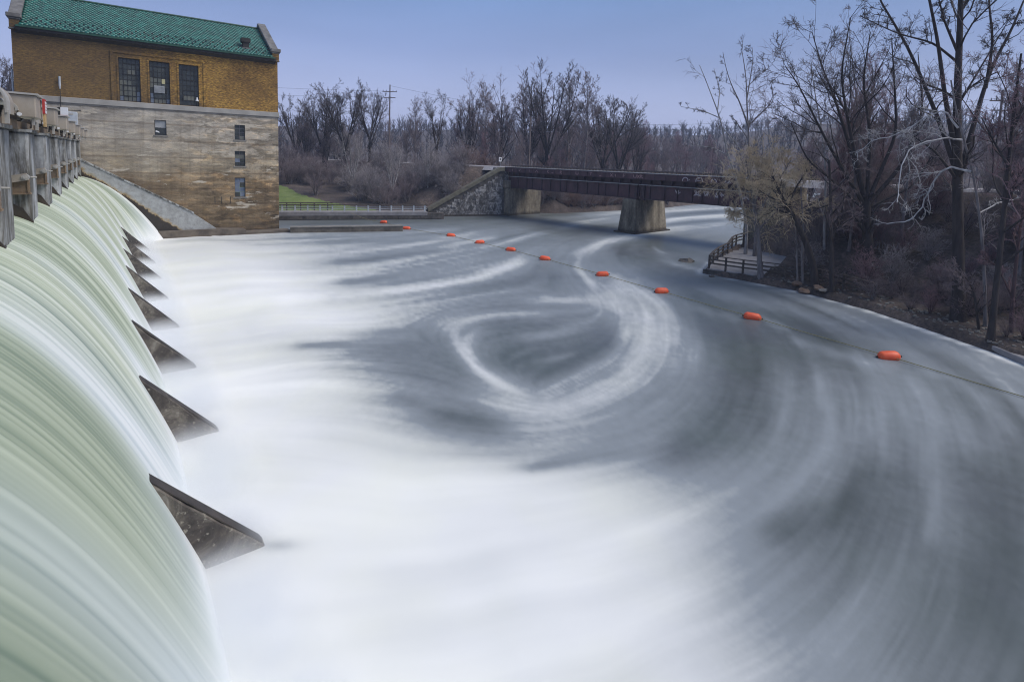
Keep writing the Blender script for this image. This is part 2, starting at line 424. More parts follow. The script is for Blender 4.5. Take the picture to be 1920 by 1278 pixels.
def mat_bridge_pier():
    m, nt, b = nodes_of('bridge_pier_concrete')
    n1 = noise(nt, pos_map(nt, (0.9, 0.9, 0.22)), 0.9, 7, 0.65)
    c = ramp(nt, n1, [(0.3, (0.06, 0.05, 0.036)), (0.5, (0.18, 0.155, 0.115)), (0.7, (0.34, 0.30, 0.24))])
    n2 = noise(nt, pos_map(nt), 3, 6)
    c = mix(nt, 0.8, c, ramp(nt, n2, [(0.3, (0.6, 0.58, 0.55)), (0.7, (1.2, 1.2, 1.2))]), 'MULTIPLY')
    g = N(nt, 'ShaderNodeNewGeometry').outputs['Position']
    sep = N(nt, 'ShaderNodeSeparateXYZ'); nt.links.new(g, sep.inputs[0])
    wet = ramp(nt, math_(nt, 'ADD', sep.outputs['Z'], math_(nt, 'MULTIPLY', n1, 0.6)), [(0.55, (0.3, 0.28, 0.26)), (0.95, (1, 1, 1))])
    c = mix(nt, 1.0, c, wet, 'MULTIPLY')
    nt.links.new(c, b.inputs['Base Color']); b.inputs['Roughness'].default_value = 0.9
    bump(nt, b, n2, 0.4, 0.05)
    return m
M['bridge_pier'] = mat_bridge_pier()

def mat_masonry():
    m, nt, b = nodes_of('abutment_stone')
    n1 = noise(nt, pos_map(nt), 1.25, 8, 0.75, 0.8)
    c = ramp(nt, n1, [(0.38, (0.06, 0.055, 0.053)), (0.50, (0.14, 0.132, 0.127)), (0.56, (0.34, 0.325, 0.315)), (0.72, (0.50, 0.48, 0.47))])
    nt.links.new(c, b.inputs['Base Color']); b.inputs['Roughness'].default_value = 0.95
    bump(nt, b, n1, 0.6, 0.06)
    return m
M['masonry'] = mat_masonry()

def mat_tiles():
    m, nt, b = nodes_of('green_tiles')
    at = N(nt, 'ShaderNodeAttribute', attribute_name='shade')
    n1 = noise(nt, pos_map(nt), 0.5, 4)
    f = math_(nt, 'ADD', math_(nt, 'MULTIPLY', at.outputs['Fac'], 0.6), math_(nt, 'MULTIPLY', n1, 0.5))
    c = ramp(nt, f, [(0.1, (0.004, 0.050, 0.040)), (0.5, (0.008, 0.095, 0.074)), (0.9, (0.018, 0.165, 0.13))])
    nt.links.new(c, b.inputs['Base Color']); b.inputs['Roughness'].default_value = 0.38
    return m
M['tiles'] = mat_tiles()

def mat_ground():
    m, nt, b = nodes_of('leaf_litter_ground')
    n1 = noise(nt, pos_map(nt), 0.35, 8, 0.7)
    c = ramp(nt, n1, [(0.3, (0.035, 0.028, 0.026)), (0.5, (0.075, 0.06, 0.055)), (0.68, (0.13, 0.105, 0.092))])
    n2 = noise(nt, pos_map(nt), 4.0, 6, 0.7)
    c = mix(nt, 1.0, c, ramp(nt, n2, [(0.3, (0.55, 0.55, 0.55)), (0.7, (1.6, 1.5, 1.4))]), 'MULTIPLY')
    nt.links.new(c, b.inputs['Base Color']); b.inputs['Roughness'].default_value = 0.95
    bump(nt, b, n2, 0.8, 0.15)
    return m
M['ground'] = mat_ground()

def mat_grass():
    m, nt, b = nodes_of('lawn_grass')
    n1 = noise(nt, pos_map(nt), 0.35, 7, 0.7)
    c = ramp(nt, n1, [(0.3, (0.075, 0.105, 0.028)), (0.5, (0.13, 0.175, 0.045)), (0.7, (0.19, 0.22, 0.075))])
    n2 = noise(nt, pos_map(nt), 7.0, 4, 0.7)
    c = mix(nt, 1.0, c, ramp(nt, n2, [(0.3, (0.7, 0.7, 0.7)), (0.7, (1.25, 1.25, 1.2))]), 'MULTIPLY')
    nt.links.new(c, b.inputs['Base Color']); b.inputs['Roughness'].default_value = 0.95
    bump(nt, b, n2, 0.6, 0.1)
    return m
M['grass'] = mat_grass()

def mat_water():
    m, nt, b = nodes_of('river_water_with_foam')
    at = N(nt, 'ShaderNodeAttribute', attribute_name='foam')
    tint = noise(nt, pos_map(nt), 0.16, 3)
    dark = ramp(nt, tint, [(0.35, (0.070, 0.085, 0.077)), (0.65, (0.077, 0.084, 0.088))])
    white = ramp(nt, tint, [(0.40, (0.88, 0.875, 0.85)), (0.62, (0.885, 0.88, 0.80))])
    midc = (0.260, 0.284, 0.303)
    lo = mix(nt, math_(nt, 'MULTIPLY', at.outputs['Fac'], 2.0, True), dark, midc)
    hi = mix(nt, math_(nt, 'SUBTRACT', math_(nt, 'MULTIPLY', at.outputs['Fac'], 2.0), 1.0, True), lo, white)
    nt.links.new(hi, b.inputs['Base Color'])
    r = N(nt, 'ShaderNodeMapRange'); r.inputs[1].default_value = 0.0; r.inputs[2].default_value = 0.9; r.inputs[3].default_value = 0.285; r.inputs[4].default_value = 0.8
    nt.links.new(at.outputs['Fac'], r.inputs[0]); nt.links.new(r.outputs[0], b.inputs['Roughness'])
    sp = N(nt, 'ShaderNodeMapRange'); sp.inputs[1].default_value = 0.2; sp.inputs[2].default_value = 0.9; sp.inputs[3].default_value = 0.5; sp.inputs[4].default_value = 0.05
    nt.links.new(at.outputs['Fac'], sp.inputs[0]); nt.links.new(sp.outputs[0], b.inputs['Specular IOR Level'])
    b.inputs['IOR'].default_value = 1.33
    return m
M['water'] = mat_water()

def mat_fall():
    m, nt, b = nodes_of('falling_water')
    a = N(nt, 'ShaderNodeAttribute', attribute_name='streak').outputs['Fac']
    w_ = N(nt, 'ShaderNodeAttribute', attribute_name='white').outputs['Fac']
    t_ = noise(nt, pos_map(nt, (0.1, 0.25, 0.1)), 1.0, 3)
    green = ramp(nt, a, [(0.0, (0.17, 0.225, 0.165)), (0.35, (0.335, 0.385, 0.28)), (0.7, (0.50, 0.55, 0.42)), (1.0, (0.68, 0.715, 0.62))])
    blue = ramp(nt, a, [(0.0, (0.32, 0.385, 0.41)), (0.5, (0.56, 0.62, 0.635)), (1.0, (0.86, 0.875, 0.87))])
    c = mix(nt, w_, green, blue)
    nt.links.new(c, b.inputs['Base Color']); b.inputs['Roughness'].default_value = 0.55
    b.inputs['Specular IOR Level'].default_value = 0.25
    return m
M['fall'] = mat_fall()
M['reservoir'] = simple('reservoir', (0.05, 0.065, 0.06), (0.07, 0.085, 0.08), 0.2, 0.15, bmp=0)

# ------------------------------------------------------------------ surveyed points (world metres)
FOAM_POINTS = [(71.4, 83.2, 0.4), (80.7, 80.5, 0.5), (90.5, 77.6, 0.55), (101.0, 74.5, 0.6), (112.2, 71.2, 0.6), (124.1, 67.6, 0.5), (42.1, 82.1, 0.12), (49.1, 79.8, 0.12), (56.4, 77.3, 0.15), (64.2, 74.8, 0.3), (72.3, 72.1, 0.45), (80.9, 69.2, 0.5), (90.0, 66.2, 0.6), (99.6, 63.1, 0.55), (109.7, 59.7, 0.5), (20.6, 79.3, 0.22), (26.0, 77.3, 0.22), (31.6, 75.2, 0.2), (37.5, 73.1, 0.15), (43.6, 70.8, 0.15), (50.0, 68.5, 0.3), (56.7, 66.0, 0.35), (63.7, 63.4, 0.35), (71.1, 60.7, 0.4), (78.8, 57.9, 0.45), (86.9, 54.9, 0.5), (28.2, 67.0, 0.3), (33.3, 64.9, 0.25), (38.7, 62.7, 0.3), (44.2, 60.5, 0.35), (50.0, 58.1, 0.3), (56.0, 55.7, 0.2), (62.3, 53.2, 0.1), (68.9, 50.5, 0.45), (75.7, 47.8, 0.55), (4.4, 67.2, 0.9), (8.2, 65.6, 0.75), (12.1, 63.8, 0.6), (16.1, 62.1, 0.55), (20.3, 60.2, 0.5), (24.5, 58.3, 0.5), (29.0, 56.4, 0.45), (33.6, 54.4, 0.4), (38.3, 52.3, 0.35), (43.2, 50.1, 0.3), (48.3, 47.9, 0.3), (53.5, 45.6, 0.2), (59.0, 43.2, 0.3), (64.6, 40.7, 0.45), (3.9, 60.1, 1), (7.3, 58.5, 0.95), (10.7, 56.9, 0.85), (14.3, 55.2, 0.7), (18.0, 53.5, 0.6), (21.7, 51.7, 0.5), (25.6, 49.9, 0.5), (29.6, 48.0, 0.5), (33.8, 46.0, 0.4), (38.0, 44.0, 0.35), (42.4, 42.0, 0.55), (46.9, 39.9, 0.15), (51.6, 37.7, 0.1), (56.4, 35.4, 0.5), (3.5, 54.3, 1), (6.5, 52.8, 1), (9.7, 51.2, 0.95), (12.9, 49.6, 0.8), (16.2, 48.0, 0.65), (19.5, 46.4, 0.5), (23.0, 44.6, 0.5), (26.5, 42.9, 0.5), (30.2, 41.1, 0.45), (33.9, 39.2, 0.35), (37.8, 37.3, 0.5), (41.7, 35.4, 0.2), (45.8, 33.4, 0.4), (50.0, 31.3, 0.45), (3.1, 48.4, 1), (5.8, 47.0, 1), (8.6, 45.6, 1), (11.4, 44.1, 0.9), (14.3, 42.6, 0.75), (17.3, 41.1, 0.65), (20.3, 39.5, 0.5), (23.4, 37.9, 0.5), (26.6, 36.2, 0.5), (29.9, 34.5, 0.3), (33.2, 32.8, 0.5), (36.7, 31.0, 0.25), (40.2, 29.2, 0.25), (43.8, 27.3, 0.2), (47.5, 25.4, 0.3), (2.8, 43.7, 1), (5.2, 42.4, 1), (7.7, 41.0, 1), (10.3, 39.6, 0.95), (12.9, 38.2, 0.85), (15.5, 36.8, 0.65), (18.2, 35.4, 0.5), (21.0, 33.9, 0.45), (23.8, 32.3, 0.35), (26.7, 30.8, 0.3), (29.7, 29.2, 0.4), (32.7, 27.6, 0.6), (35.8, 25.9, 0.22), (38.9, 24.2, 0.12), (42.1, 22.5, 0.3), (45.4, 20.7, 0.5), (4.6, 37.9, 1), (6.9, 36.6, 1), (9.1, 35.3, 1), (11.5, 34.1, 0.95), (13.8, 32.7, 0.8), (16.2, 31.4, 0.55), (18.7, 30.0, 0.4), (21.1, 28.6, 0.4), (23.7, 27.2, 0.35), (26.3, 25.8, 0.55), (28.9, 24.3, 0.6), (31.6, 22.8, 0.33), (34.3, 21.3, 0.12), (37.1, 19.7, 0.12), (40.0, 18.1, 0.28), (42.9, 16.5, 0.5), (4.2, 34.2, 1), (6.2, 33.0, 1), (8.2, 31.9, 1), (10.3, 30.7, 0.95), (12.4, 29.5, 0.75), (14.6, 28.2, 0.55), (16.8, 27.0, 0.65), (19.0, 25.7, 0.6), (21.3, 24.4, 0.4), (23.6, 23.1, 0.3), (25.9, 21.7, 0.65), (28.3, 20.3, 0.5), (30.7, 18.9, 0.12), (33.2, 17.5, 0.15), (35.7, 16.1, 0.18), (38.3, 14.6, 0.33), (40.9, 13.1, 0.45), (3.7, 30.3, 1), (5.5, 29.2, 1), (7.3, 28.1, 0.85), (9.1, 27.1, 0.7), (11.0, 26.0, 0.5), (12.9, 24.8, 0.28), (14.8, 23.7, 0.75), (16.7, 22.5, 0.2), (18.7, 21.4, 0.25), (20.7, 20.2, 0.2), (22.8, 19.0, 0.75), (24.8, 17.8, 0.6), (26.9, 16.5, 0.12), (29.1, 15.2, 0.1), (31.2, 14.0, 0.12), (33.4, 12.7, 0.2), (35.7, 11.3, 0.2), (38.0, 10.0, 0.4), (3.3, 27.1, 1), (4.9, 26.2, 1), (6.5, 25.2, 0.9), (8.1, 24.2, 0.65), (9.8, 23.2, 0.35), (11.5, 22.2, 0.25), (13.2, 21.1, 0.55), (14.9, 20.1, 0.15), (16.7, 19.0, 0.1), (18.5, 17.9, 0.2), (20.3, 16.8, 0.65), (22.1, 15.7, 0.45), (24.0, 14.6, 0.16), (25.8, 13.5, 0.12), (27.8, 12.3, 0.18), (29.7, 11.1, 0.3), (31.7, 10.0, 0.3), (33.6, 8.7, 0.25), (35.7, 7.5, 0.4), (37.7, 6.3, 0.5), (2.9, 24.6, 1), (4.4, 23.7, 1), (5.9, 22.8, 1), (7.4, 21.8, 0.8), (8.9, 20.9, 0.6), (10.4, 20.0, 0.4), (11.9, 19.0, 0.42), (13.5, 18.1, 0.65), (15.1, 17.1, 0.12), (16.7, 16.1, 0.55), (18.3, 15.1, 0.6), (19.9, 14.1, 0.35), (21.6, 13.1, 0.17), (23.3, 12.0, 0.15), (25.0, 11.0, 0.3), (26.7, 9.9, 0.3), (28.4, 8.9, 0.35), (30.2, 7.8, 0.22), (32.0, 6.7, 0.3), (33.8, 5.5, 0.35), (2.7, 22.4, 1), (4.0, 21.6, 1), (5.3, 20.8, 1), (6.7, 19.9, 0.87), (8.1, 19.1, 0.6), (9.5, 18.2, 0.38), (10.9, 17.3, 0.38), (12.3, 16.4, 0.7), (13.7, 15.5, 0.78), (15.2, 14.6, 0.62), (16.6, 13.7, 0.5), (18.1, 12.8, 0.3), (19.6, 11.8, 0.18), (21.1, 10.9, 0.18), (22.7, 9.9, 0.4), (24.2, 8.9, 0.33), (25.8, 8.0, 0.4), (27.4, 7.0, 0.28), (29.0, 6.0, 0.3), (30.6, 4.9, 0.35), (2.4, 20.6, 1), (3.7, 19.9, 1), (4.9, 19.1, 1), (6.2, 18.3, 0.95), (7.4, 17.5, 0.75), (8.7, 16.7, 0.42), (10.0, 15.9, 0.17), (11.3, 15.0, 0.42), (12.6, 14.2, 0.6), (13.9, 13.4, 0.5), (15.3, 12.5, 0.4), (16.6, 11.6, 0.3), (18.0, 10.8, 0.2), (19.4, 9.9, 0.22), (20.8, 9.0, 0.4), (22.2, 8.1, 0.33), (23.6, 7.2, 0.4), (25.1, 6.3, 0.28), (26.5, 5.4, 0.35), (28.0, 4.4, 0.22), (2.2, 18.7, 1), (3.3, 18.0, 1), (4.4, 17.3, 1), (5.6, 16.6, 1), (6.7, 15.8, 0.92), (7.9, 15.1, 0.8), (9.0, 14.3, 0.55), (10.2, 13.6, 0.45), (11.4, 12.8, 0.5), (12.6, 12.0, 0.45), (13.8, 11.3, 0.4), (15.0, 10.5, 0.33), (16.3, 9.7, 0.25), (17.5, 8.9, 0.28), (18.8, 8.1, 0.45), (20.1, 7.3, 0.28), (21.3, 6.4, 0.33), (22.6, 5.6, 0.33), (23.9, 4.8, 0.28), (25.3, 3.9, 0.22), (2.0, 17.1, 1), (3.0, 16.5, 1), (4.1, 15.8, 1), (5.1, 15.1, 1), (6.1, 14.4, 1), (7.2, 13.8, 0.96), (8.3, 13.1, 0.87), (9.3, 12.4, 0.86), (10.4, 11.7, 0.87), (11.5, 10.9, 0.82), (12.6, 10.2, 0.7), (13.7, 9.5, 0.5), (14.9, 8.8, 0.4), (16.0, 8.0, 0.45), (17.1, 7.3, 0.48), (18.3, 6.5, 0.28), (19.5, 5.8, 0.18), (20.6, 5.0, 0.33), (21.8, 4.3, 0.22), (23.0, 3.5, 0.18), (1.8, 15.8, 1), (2.8, 15.2, 1), (3.7, 14.5, 1), (4.7, 13.9, 1), (5.7, 13.3, 1), (6.6, 12.6, 1), (7.6, 12.0, 1), (8.6, 11.3, 1), (9.6, 10.7, 1), (10.6, 10.0, 0.97), (11.6, 9.4, 0.87), (12.6, 8.7, 0.62), (13.7, 8.0, 0.5), (14.7, 7.3, 0.58), (15.8, 6.6, 0.38), (16.8, 6.0, 0.22), (17.9, 5.3, 0.13), (19.0, 4.6, 0.33), (20.0, 3.8, 0.18), (21.1, 3.1, 0.12), (2.6, 14.0, 1), (3.4, 13.4, 1), (4.3, 12.9, 1), (5.2, 12.3, 1), (6.1, 11.7, 1), (7.0, 11.1, 1), (8.0, 10.5, 1), (8.9, 9.9, 1), (9.8, 9.2, 1), (10.8, 8.6, 0.92), (11.7, 8.0, 0.72), (12.7, 7.4, 0.65), (13.6, 6.7, 0.48), (14.6, 6.1, 0.28), (15.6, 5.4, 0.12), (16.5, 4.8, 0.12), (17.5, 4.1, 0.33), (18.5, 3.5, 0.18), (19.5, 2.8, 0.08), (1.5, 13.4, 1), (2.3, 12.9, 1), (3.1, 12.3, 1), (4.0, 11.8, 1), (4.8, 11.2, 1), (5.6, 10.7, 1), (6.5, 10.1, 1), (7.3, 9.6, 1), (8.2, 9.0, 1), (9.0, 8.4, 0.98), (9.9, 7.9, 0.93), (10.7, 7.3, 0.85), (11.6, 6.7, 0.65), (12.5, 6.1, 0.4), (13.4, 5.5, 0.18), (14.3, 4.9, 0.12), (15.2, 4.3, 0.18), (16.1, 3.7, 0.25), (17.0, 3.1, 0.12), (17.9, 2.5, 0.04), (1.4, 12.4, 1), (2.1, 11.9, 1), (2.9, 11.4, 1), (3.7, 10.9, 1), (4.4, 10.4, 1), (5.2, 9.8, 1), (6.0, 9.3, 1), (6.8, 8.8, 1), (7.5, 8.3, 1), (8.3, 7.7, 0.98), (9.1, 7.2, 0.94), (9.9, 6.7, 0.8), (10.7, 6.1, 0.55), (11.5, 5.6, 0.38), (12.4, 5.0, 0.22), (13.2, 4.5, 0.18), (14.0, 3.9, 0.28), (14.8, 3.4, 0.28), (15.7, 2.8, 0.08), (16.5, 2.2, 0.04), (1.3, 11.5, 1), (2.0, 11.0, 1), (2.7, 10.5, 1), (3.4, 10.1, 1), (4.1, 9.6, 1), (4.8, 9.1, 1), (5.5, 8.6, 1), (6.3, 8.1, 1), (7.0, 7.6, 1), (7.7, 7.1, 0.97), (8.5, 6.6, 0.91), (9.2, 6.1, 0.8), (10.0, 5.6, 0.6), (10.7, 5.1, 0.48), (11.5, 4.6, 0.38), (12.2, 4.1, 0.33), (13.0, 3.6, 0.38), (13.8, 3.1, 0.28), (14.5, 2.5, 0.08), (15.3, 2.0, 0.04), (1.2, 10.7, 1), (1.8, 10.3, 1), (2.5, 9.8, 1), (3.2, 9.4, 1), (3.8, 8.9, 1), (4.5, 8.5, 1), (5.2, 8.0, 1), (5.9, 7.5, 1), (6.5, 7.1, 1), (7.2, 6.6, 0.98), (7.9, 6.2, 0.93), (8.6, 5.7, 0.85), (9.3, 5.2, 0.7), (10.0, 4.7, 0.6), (10.7, 4.3, 0.52), (11.4, 3.8, 0.45), (12.1, 3.3, 0.35), (12.8, 2.8, 0.28), (13.6, 2.3, 0.08), (14.3, 1.8, 0.04), (1.1, 10.0, 1), (1.7, 9.6, 1), (2.3, 9.2, 1), (3.0, 8.8, 1), (3.6, 8.3, 1), (4.2, 7.9, 1), (4.8, 7.5, 1), (5.5, 7.0, 1), (6.1, 6.6, 1), (6.8, 6.2, 0.98), (7.4, 5.7, 0.93), (8.1, 5.3, 0.85), (8.7, 4.8, 0.7), (9.4, 4.4, 0.6), (10.0, 3.9, 0.52), (10.7, 3.5, 0.45), (11.4, 3.0, 0.35), (12.0, 2.6, 0.28), (12.7, 2.1, 0.08), (13.4, 1.7, 0.04), (1.0, 9.0, 1), (1.5, 8.7, 1), (2.1, 8.3, 1), (2.7, 7.9, 1), (3.2, 7.5, 1), (3.8, 7.1, 1), (4.4, 6.7, 1), (5.0, 6.3, 1), (5.5, 5.9, 1), (6.1, 5.5, 0.98), (6.7, 5.1, 0.93), (7.3, 4.7, 0.85), (7.9, 4.3, 0.7), (8.5, 3.9, 0.6), (9.1, 3.5, 0.52), (9.7, 3.1, 0.45), (10.3, 2.7, 0.35), (10.9, 2.2, 0.28), (11.5, 1.8, 0.08), (12.1, 1.4, 0.04)]
FOAM_STROKES = [([(15.41, 27.13), (14.56, 24.33), (13.75, 21.77), (13.21, 19.97), (13.12, 18.16), (13.35, 16.78), (13.91, 16.08)], 0.0128, 0.78, 1.0), ([(15.58, 26.79), (16.91, 26.88), (18.52, 26.98)], 0.0108, 0.72, 1.0), ([(13.54, 16.31), (15.58, 16.64), (17.09, 16.88), (17.52, 16.98), (19.91, 17.89)], 0.0147, 0.6, 1.0), ([(31.84, 28.01), (27.99, 23.28), (24.64, 20.02), (21.14, 17.59), (18.01, 15.96), (15.51, 15.26), (13.66, 15.45), (12.28, 16.42)], 0.0374, 0.66, 1.0), ([(33.76, 29.06), (30.0, 22.91), (26.59, 18.88), (23.21, 15.91)], 0.0197, 0.54, 1.0), ([(22.84, 28.48), (25.75, 27.35), (27.65, 26.63), (27.06, 24.56)], 0.0108, 0.66, 1.0), ([(18.79, 27.09), (20.54, 26.37), (21.56, 25.25)], 0.0079, 0.65, 1.0), ([(18.15, 22.52), (20.44, 22.47), (22.88, 22.82), (24.71, 23.73)], 0.0088, 0.5, 1.0), ([(15.78, 21.24), (15.21, 18.39), (16.47, 18.36), (19.05, 19.28), (21.55, 20.2)], 0.0334, 0.07, 1.0), ([(17.02, 25.03), (18.79, 24.34), (20.84, 23.4)], 0.0128, 0.18, 1.0), ([(16.56, 19.25), (17.72, 19.21)], 0.0079, 0.36, 1.0), ([(15.88, 20.49), (16.95, 20.99)], 0.0069, 0.32, 1.0), ([(10.2, 25.47), (12.38, 25.12), (13.18, 23.7), (12.44, 20.81)], 0.0275, 0.22, 1.0), ([(10.51, 21.26), (11.26, 18.81)], 0.0236, 0.28, 1.0), ([(9.46, 16.89), (10.18, 16.19), (10.79, 15.34)], 0.0265, 0.12, 1.0), ([(8.75, 19.07), (9.39, 18.5)], 0.0138, 0.22, 1.0), ([(34.66, 22.76), (28.99, 17.48), (24.67, 14.18), (20.95, 12.18), (17.64, 10.99), (15.34, 10.69)], 0.0433, 0.12, 1.0), ([(33.51, 17.34), (31.51, 13.8), (30.55, 11.49)], 0.0236, 0.11, 1.0), ([(11.28, 35.68), (14.26, 35.7), (18.23, 35.35), (22.1, 35.67), (26.03, 37.72), (30.87, 40.75)], 0.0098, 0.75, 1.0), ([(13.16, 44.35), (18.02, 45.15), (23.31, 47.56), (29.49, 51.08), (37.76, 54.93)], 0.0079, 0.68, 1.0), ([(16.58, 52.42), (23.38, 52.74), (30.68, 55.65), (37.73, 58.56)], 0.0049, 0.62, 1.0), ([(21.2, 63.03), (28.39, 62.48), (36.09, 62.59)], 0.0039, 0.6, 1.0), ([(13.75, 39.69), (18.43, 40.46), (24.54, 42.44)], 0.0079, 0.36, 1.0), ([(16.15, 48.02), (22.64, 48.53), (27.94, 49.5)], 0.0049, 0.33, 1.0), ([(17.61, 59.3), (26.74, 57.38)], 0.0049, 0.33, 1.0), ([(20.22, 33.34), (24.87, 33.78), (30.0, 33.27)], 0.0138, 0.28, 1.0), ([(71.77, 50.74), (57.6, 49.1), (45.74, 44.47), (38.55, 40.2), (33.8, 35.03), (29.86, 30.09)], 0.0088, 0.66, 1.0), ([(45.76, 40.39), (44.25, 34.13), (42.1, 29.46)], 0.0138, 0.16, 1.0), ([(68.69, 65.84), (50.02, 58.15), (37.05, 50.58), (29.78, 46.12)], 0.0059, 0.55, 1.0), ([(48.22, 60.76), (50.97, 54.74), (59.83, 56.16)], 0.0079, 0.12, 1.0), ([(75.36, 59.17), (86.61, 61.37), (100.05, 61.84)], 0.0039, 0.78, 1.0), ([(90.43, 70.47), (115.52, 71.52)], 0.0029, 0.7, 1.0), ([(66.39, 51.55), (76.36, 51.04), (84.77, 51.59)], 0.0049, 0.62, 1.0), ([(83.8, 65.25), (105.57, 65.67)], 0.0029, 0.2, 1.0), ([(72.67, 55.43), (89.68, 55.67)], 0.0039, 0.22, 1.0), ([(30.69, 14.28), (30.68, 12.32), (30.41, 10.45), (31.02, 9.51)], 0.0059, 0.62, 1.0), ([(31.8, 18.32), (31.78, 20.41), (31.94, 22.61)], 0.0049, 0.5, 1.0), ([(31.96, 25.67), (31.61, 27.16)], 0.0039, 0.6, 1.0), ([(32.73, 17.27), (32.37, 15.74)], 0.0049, 0.55, 1.0), ([(36.91, 24.29), (37.5, 19.5), (36.32, 14.43), (34.08, 10.28), (30.75, 6.74), (27.62, 4.67)], 0.0118, 0.45, 1.0), ([(39.85, 16.59), (38.08, 11.59), (35.67, 7.96), (32.85, 5.44)], 0.0118, 0.52, 1.0), ([(25.5, 10.66), (21.94, 8.77), (19.26, 7.77), (16.57, 7.34), (14.36, 7.29)], 0.0197, 0.48, 1.0), ([(29.54, 8.17), (25.06, 6.29), (20.71, 4.98), (17.53, 4.14)], 0.0157, 0.4, 1.0), ([(14.1, 6.41), (16.29, 6.02), (19.03, 6.08)], 0.0374, 0.12, 1.0), ([(21.97, 4.16), (17.92, 2.71), (14.78, 2.08)], 0.0393, 0.04, 1.0), ([(10.24, 12.46), (12.56, 11.99), (15.1, 11.18)], 0.0147, 0.42, 1.0), ([(6.92, 26.81), (9.8, 25.89), (12.68, 25.73)], 0.0108, 0.45, 1.0), ([(2.74, 13.45), (3.18, 13.2)], 0.0118, 0.55, 1.0), ([(4.8, 66.23), (10.28, 62.58), (15.81, 60.93)], 0.0039, 0.62, 1.0), ([(18.4, 70.88), (23.02, 68.46), (31.17, 66.92)], 0.0039, 0.3, 1.0), ([(19.47, 77.71), (29.95, 75.16), (37.7, 75.26)], 0.0069, 0.1, 1.0), ([(46.4, 72.13), (57.95, 73.12), (70.24, 72.77)], 0.0049, 0.12, 1.0), ([(9.57, 26.78), (10.5, 24.84)], 0.0118, 0.5, 1.0), ([(46.85, 34.81), (46.31, 33.11)], 0.0088, 0.1, 1.0), ([(49.21, 38.76), (43.89, 33.07), (43.64, 30.56)], 0.0049, 0.6, 1.0)]
FLOW_POINTS = [(16.6, 64.1, -0.18), (23.5, 58.8, 0.1), (28.1, 48.7, 0.31), (40.7, 51.2, 0.44), (59.3, 61.3, 0.38), (84.9, 60.1, 0.12), (93.6, 73.0, 0.14), (37.9, 42.2, 0.55), (48.5, 45.4, 0.51), (37.4, 39.1, -2.29), (31.1, 31.6, -2.23), (31.2, 27.4, -2.01), (29.0, 21.3, -2.36), (24.6, 16.9, -2.52), (21.0, 14.9, -2.63), (17.4, 13.8, -2.95), (14.2, 13.6, 3.07), (11.2, 13.7, -0.38), (13.6, 16.7, -1.28), (13.3, 19.5, -1.7), (14.1, 23.1, -1.94), (15.2, 26.1, -1.97), (16.3, 16.4, 0.21), (20.7, 18.3, 0.55), (25.8, 21.8, 0.69), (19.7, 26.6, -0.45), (23.2, 26.7, -0.51), (16.9, 27.2, 0.26), (17.4, 21.2, -0.27), (18.8, 23.4, -0.24), (16.7, 18.2, 0.17), (8.1, 49.4, -0.3), (12.6, 42.4, -0.09), (13.7, 34.3, -0.03), (19.0, 36.9, 0.11), (24.2, 37.4, 0.34), (7.9, 26.8, -0.38), (11.3, 24.8, -0.39), (10.2, 22.2, -0.8), (6.9, 19.8, -0.77), (9.5, 18.2, -0.87), (10.3, 15.6, -0.77), (6.4, 16.0, -1.04), (4.2, 14.2, -0.73), (8.5, 12.9, -0.49), (11.9, 11.8, -0.33), (9.0, 10.8, -0.29), (12.6, 10.2, -0.16), (10.2, 9.0, -0.21), (14.0, 9.3, -0.05), (12.9, 7.7, -0.07), (9.9, 7.1, -0.18), (13.7, 6.6, 0.03), (16.7, 8.3, 0.09), (18.7, 10.3, 0.32), (22.4, 12.6, 0.47), (26.4, 15.8, 0.56), (31.2, 20.0, 0.69), (17.6, 7.0, 0.23), (21.3, 8.7, 0.37), (25.0, 11.0, 0.47), (29.2, 14.1, 0.61), (33.2, 17.5, 0.8), (16.2, 5.0, 0.23), (21.7, 6.2, 0.32), (25.8, 8.0, 0.39), (30.2, 10.8, 0.54), (34.2, 14.4, 0.81), (38.3, 19.9, 1.05), (39.4, 25.0, 1.35), (37.9, 29.1, 1.4), (21.2, 4.6, 0.25), (26.9, 6.1, 0.37), (31.6, 8.4, 0.57), (36.0, 12.2, 0.85), (29.8, 5.4, 0.43), (35.7, 6.7, 0.67), (22.7, 3.7, 0.26), (17.9, 2.7, 0.2), (15.1, 3.6, 0.16), (12.7, 4.3, 0.07), (11.2, 5.3, -0.07), (13.8, 2.3, 0.09), (12.2, 3.1, 0.01), (8.9, 5.6, -0.17), (6.9, 8.2, -0.42), (4.1, 10.1, -0.47), (2.1, 10.6, -0.54), (49.6, 34.8, -1.07), (42.0, 24.2, -1.76), (40.8, 17.4, -1.86), (50.4, 38.2, -2.16), (59.1, 48.5, 0.26), (25.0, 74.3, -0.36), (34.5, 74.2, -0.18), (45.2, 70.3, 0.26), (58.5, 73.8, 0.18)]
BUOY_SPOTS = [(31.22, 73.3), (32.04, 67.79), (33.42, 57.8), (33.68, 51.66), (33.91, 45.96), (33.85, 40.2), (33.54, 32.13), (33.14, 25.57), (32.71, 18.07), (32.14, 10.26)]
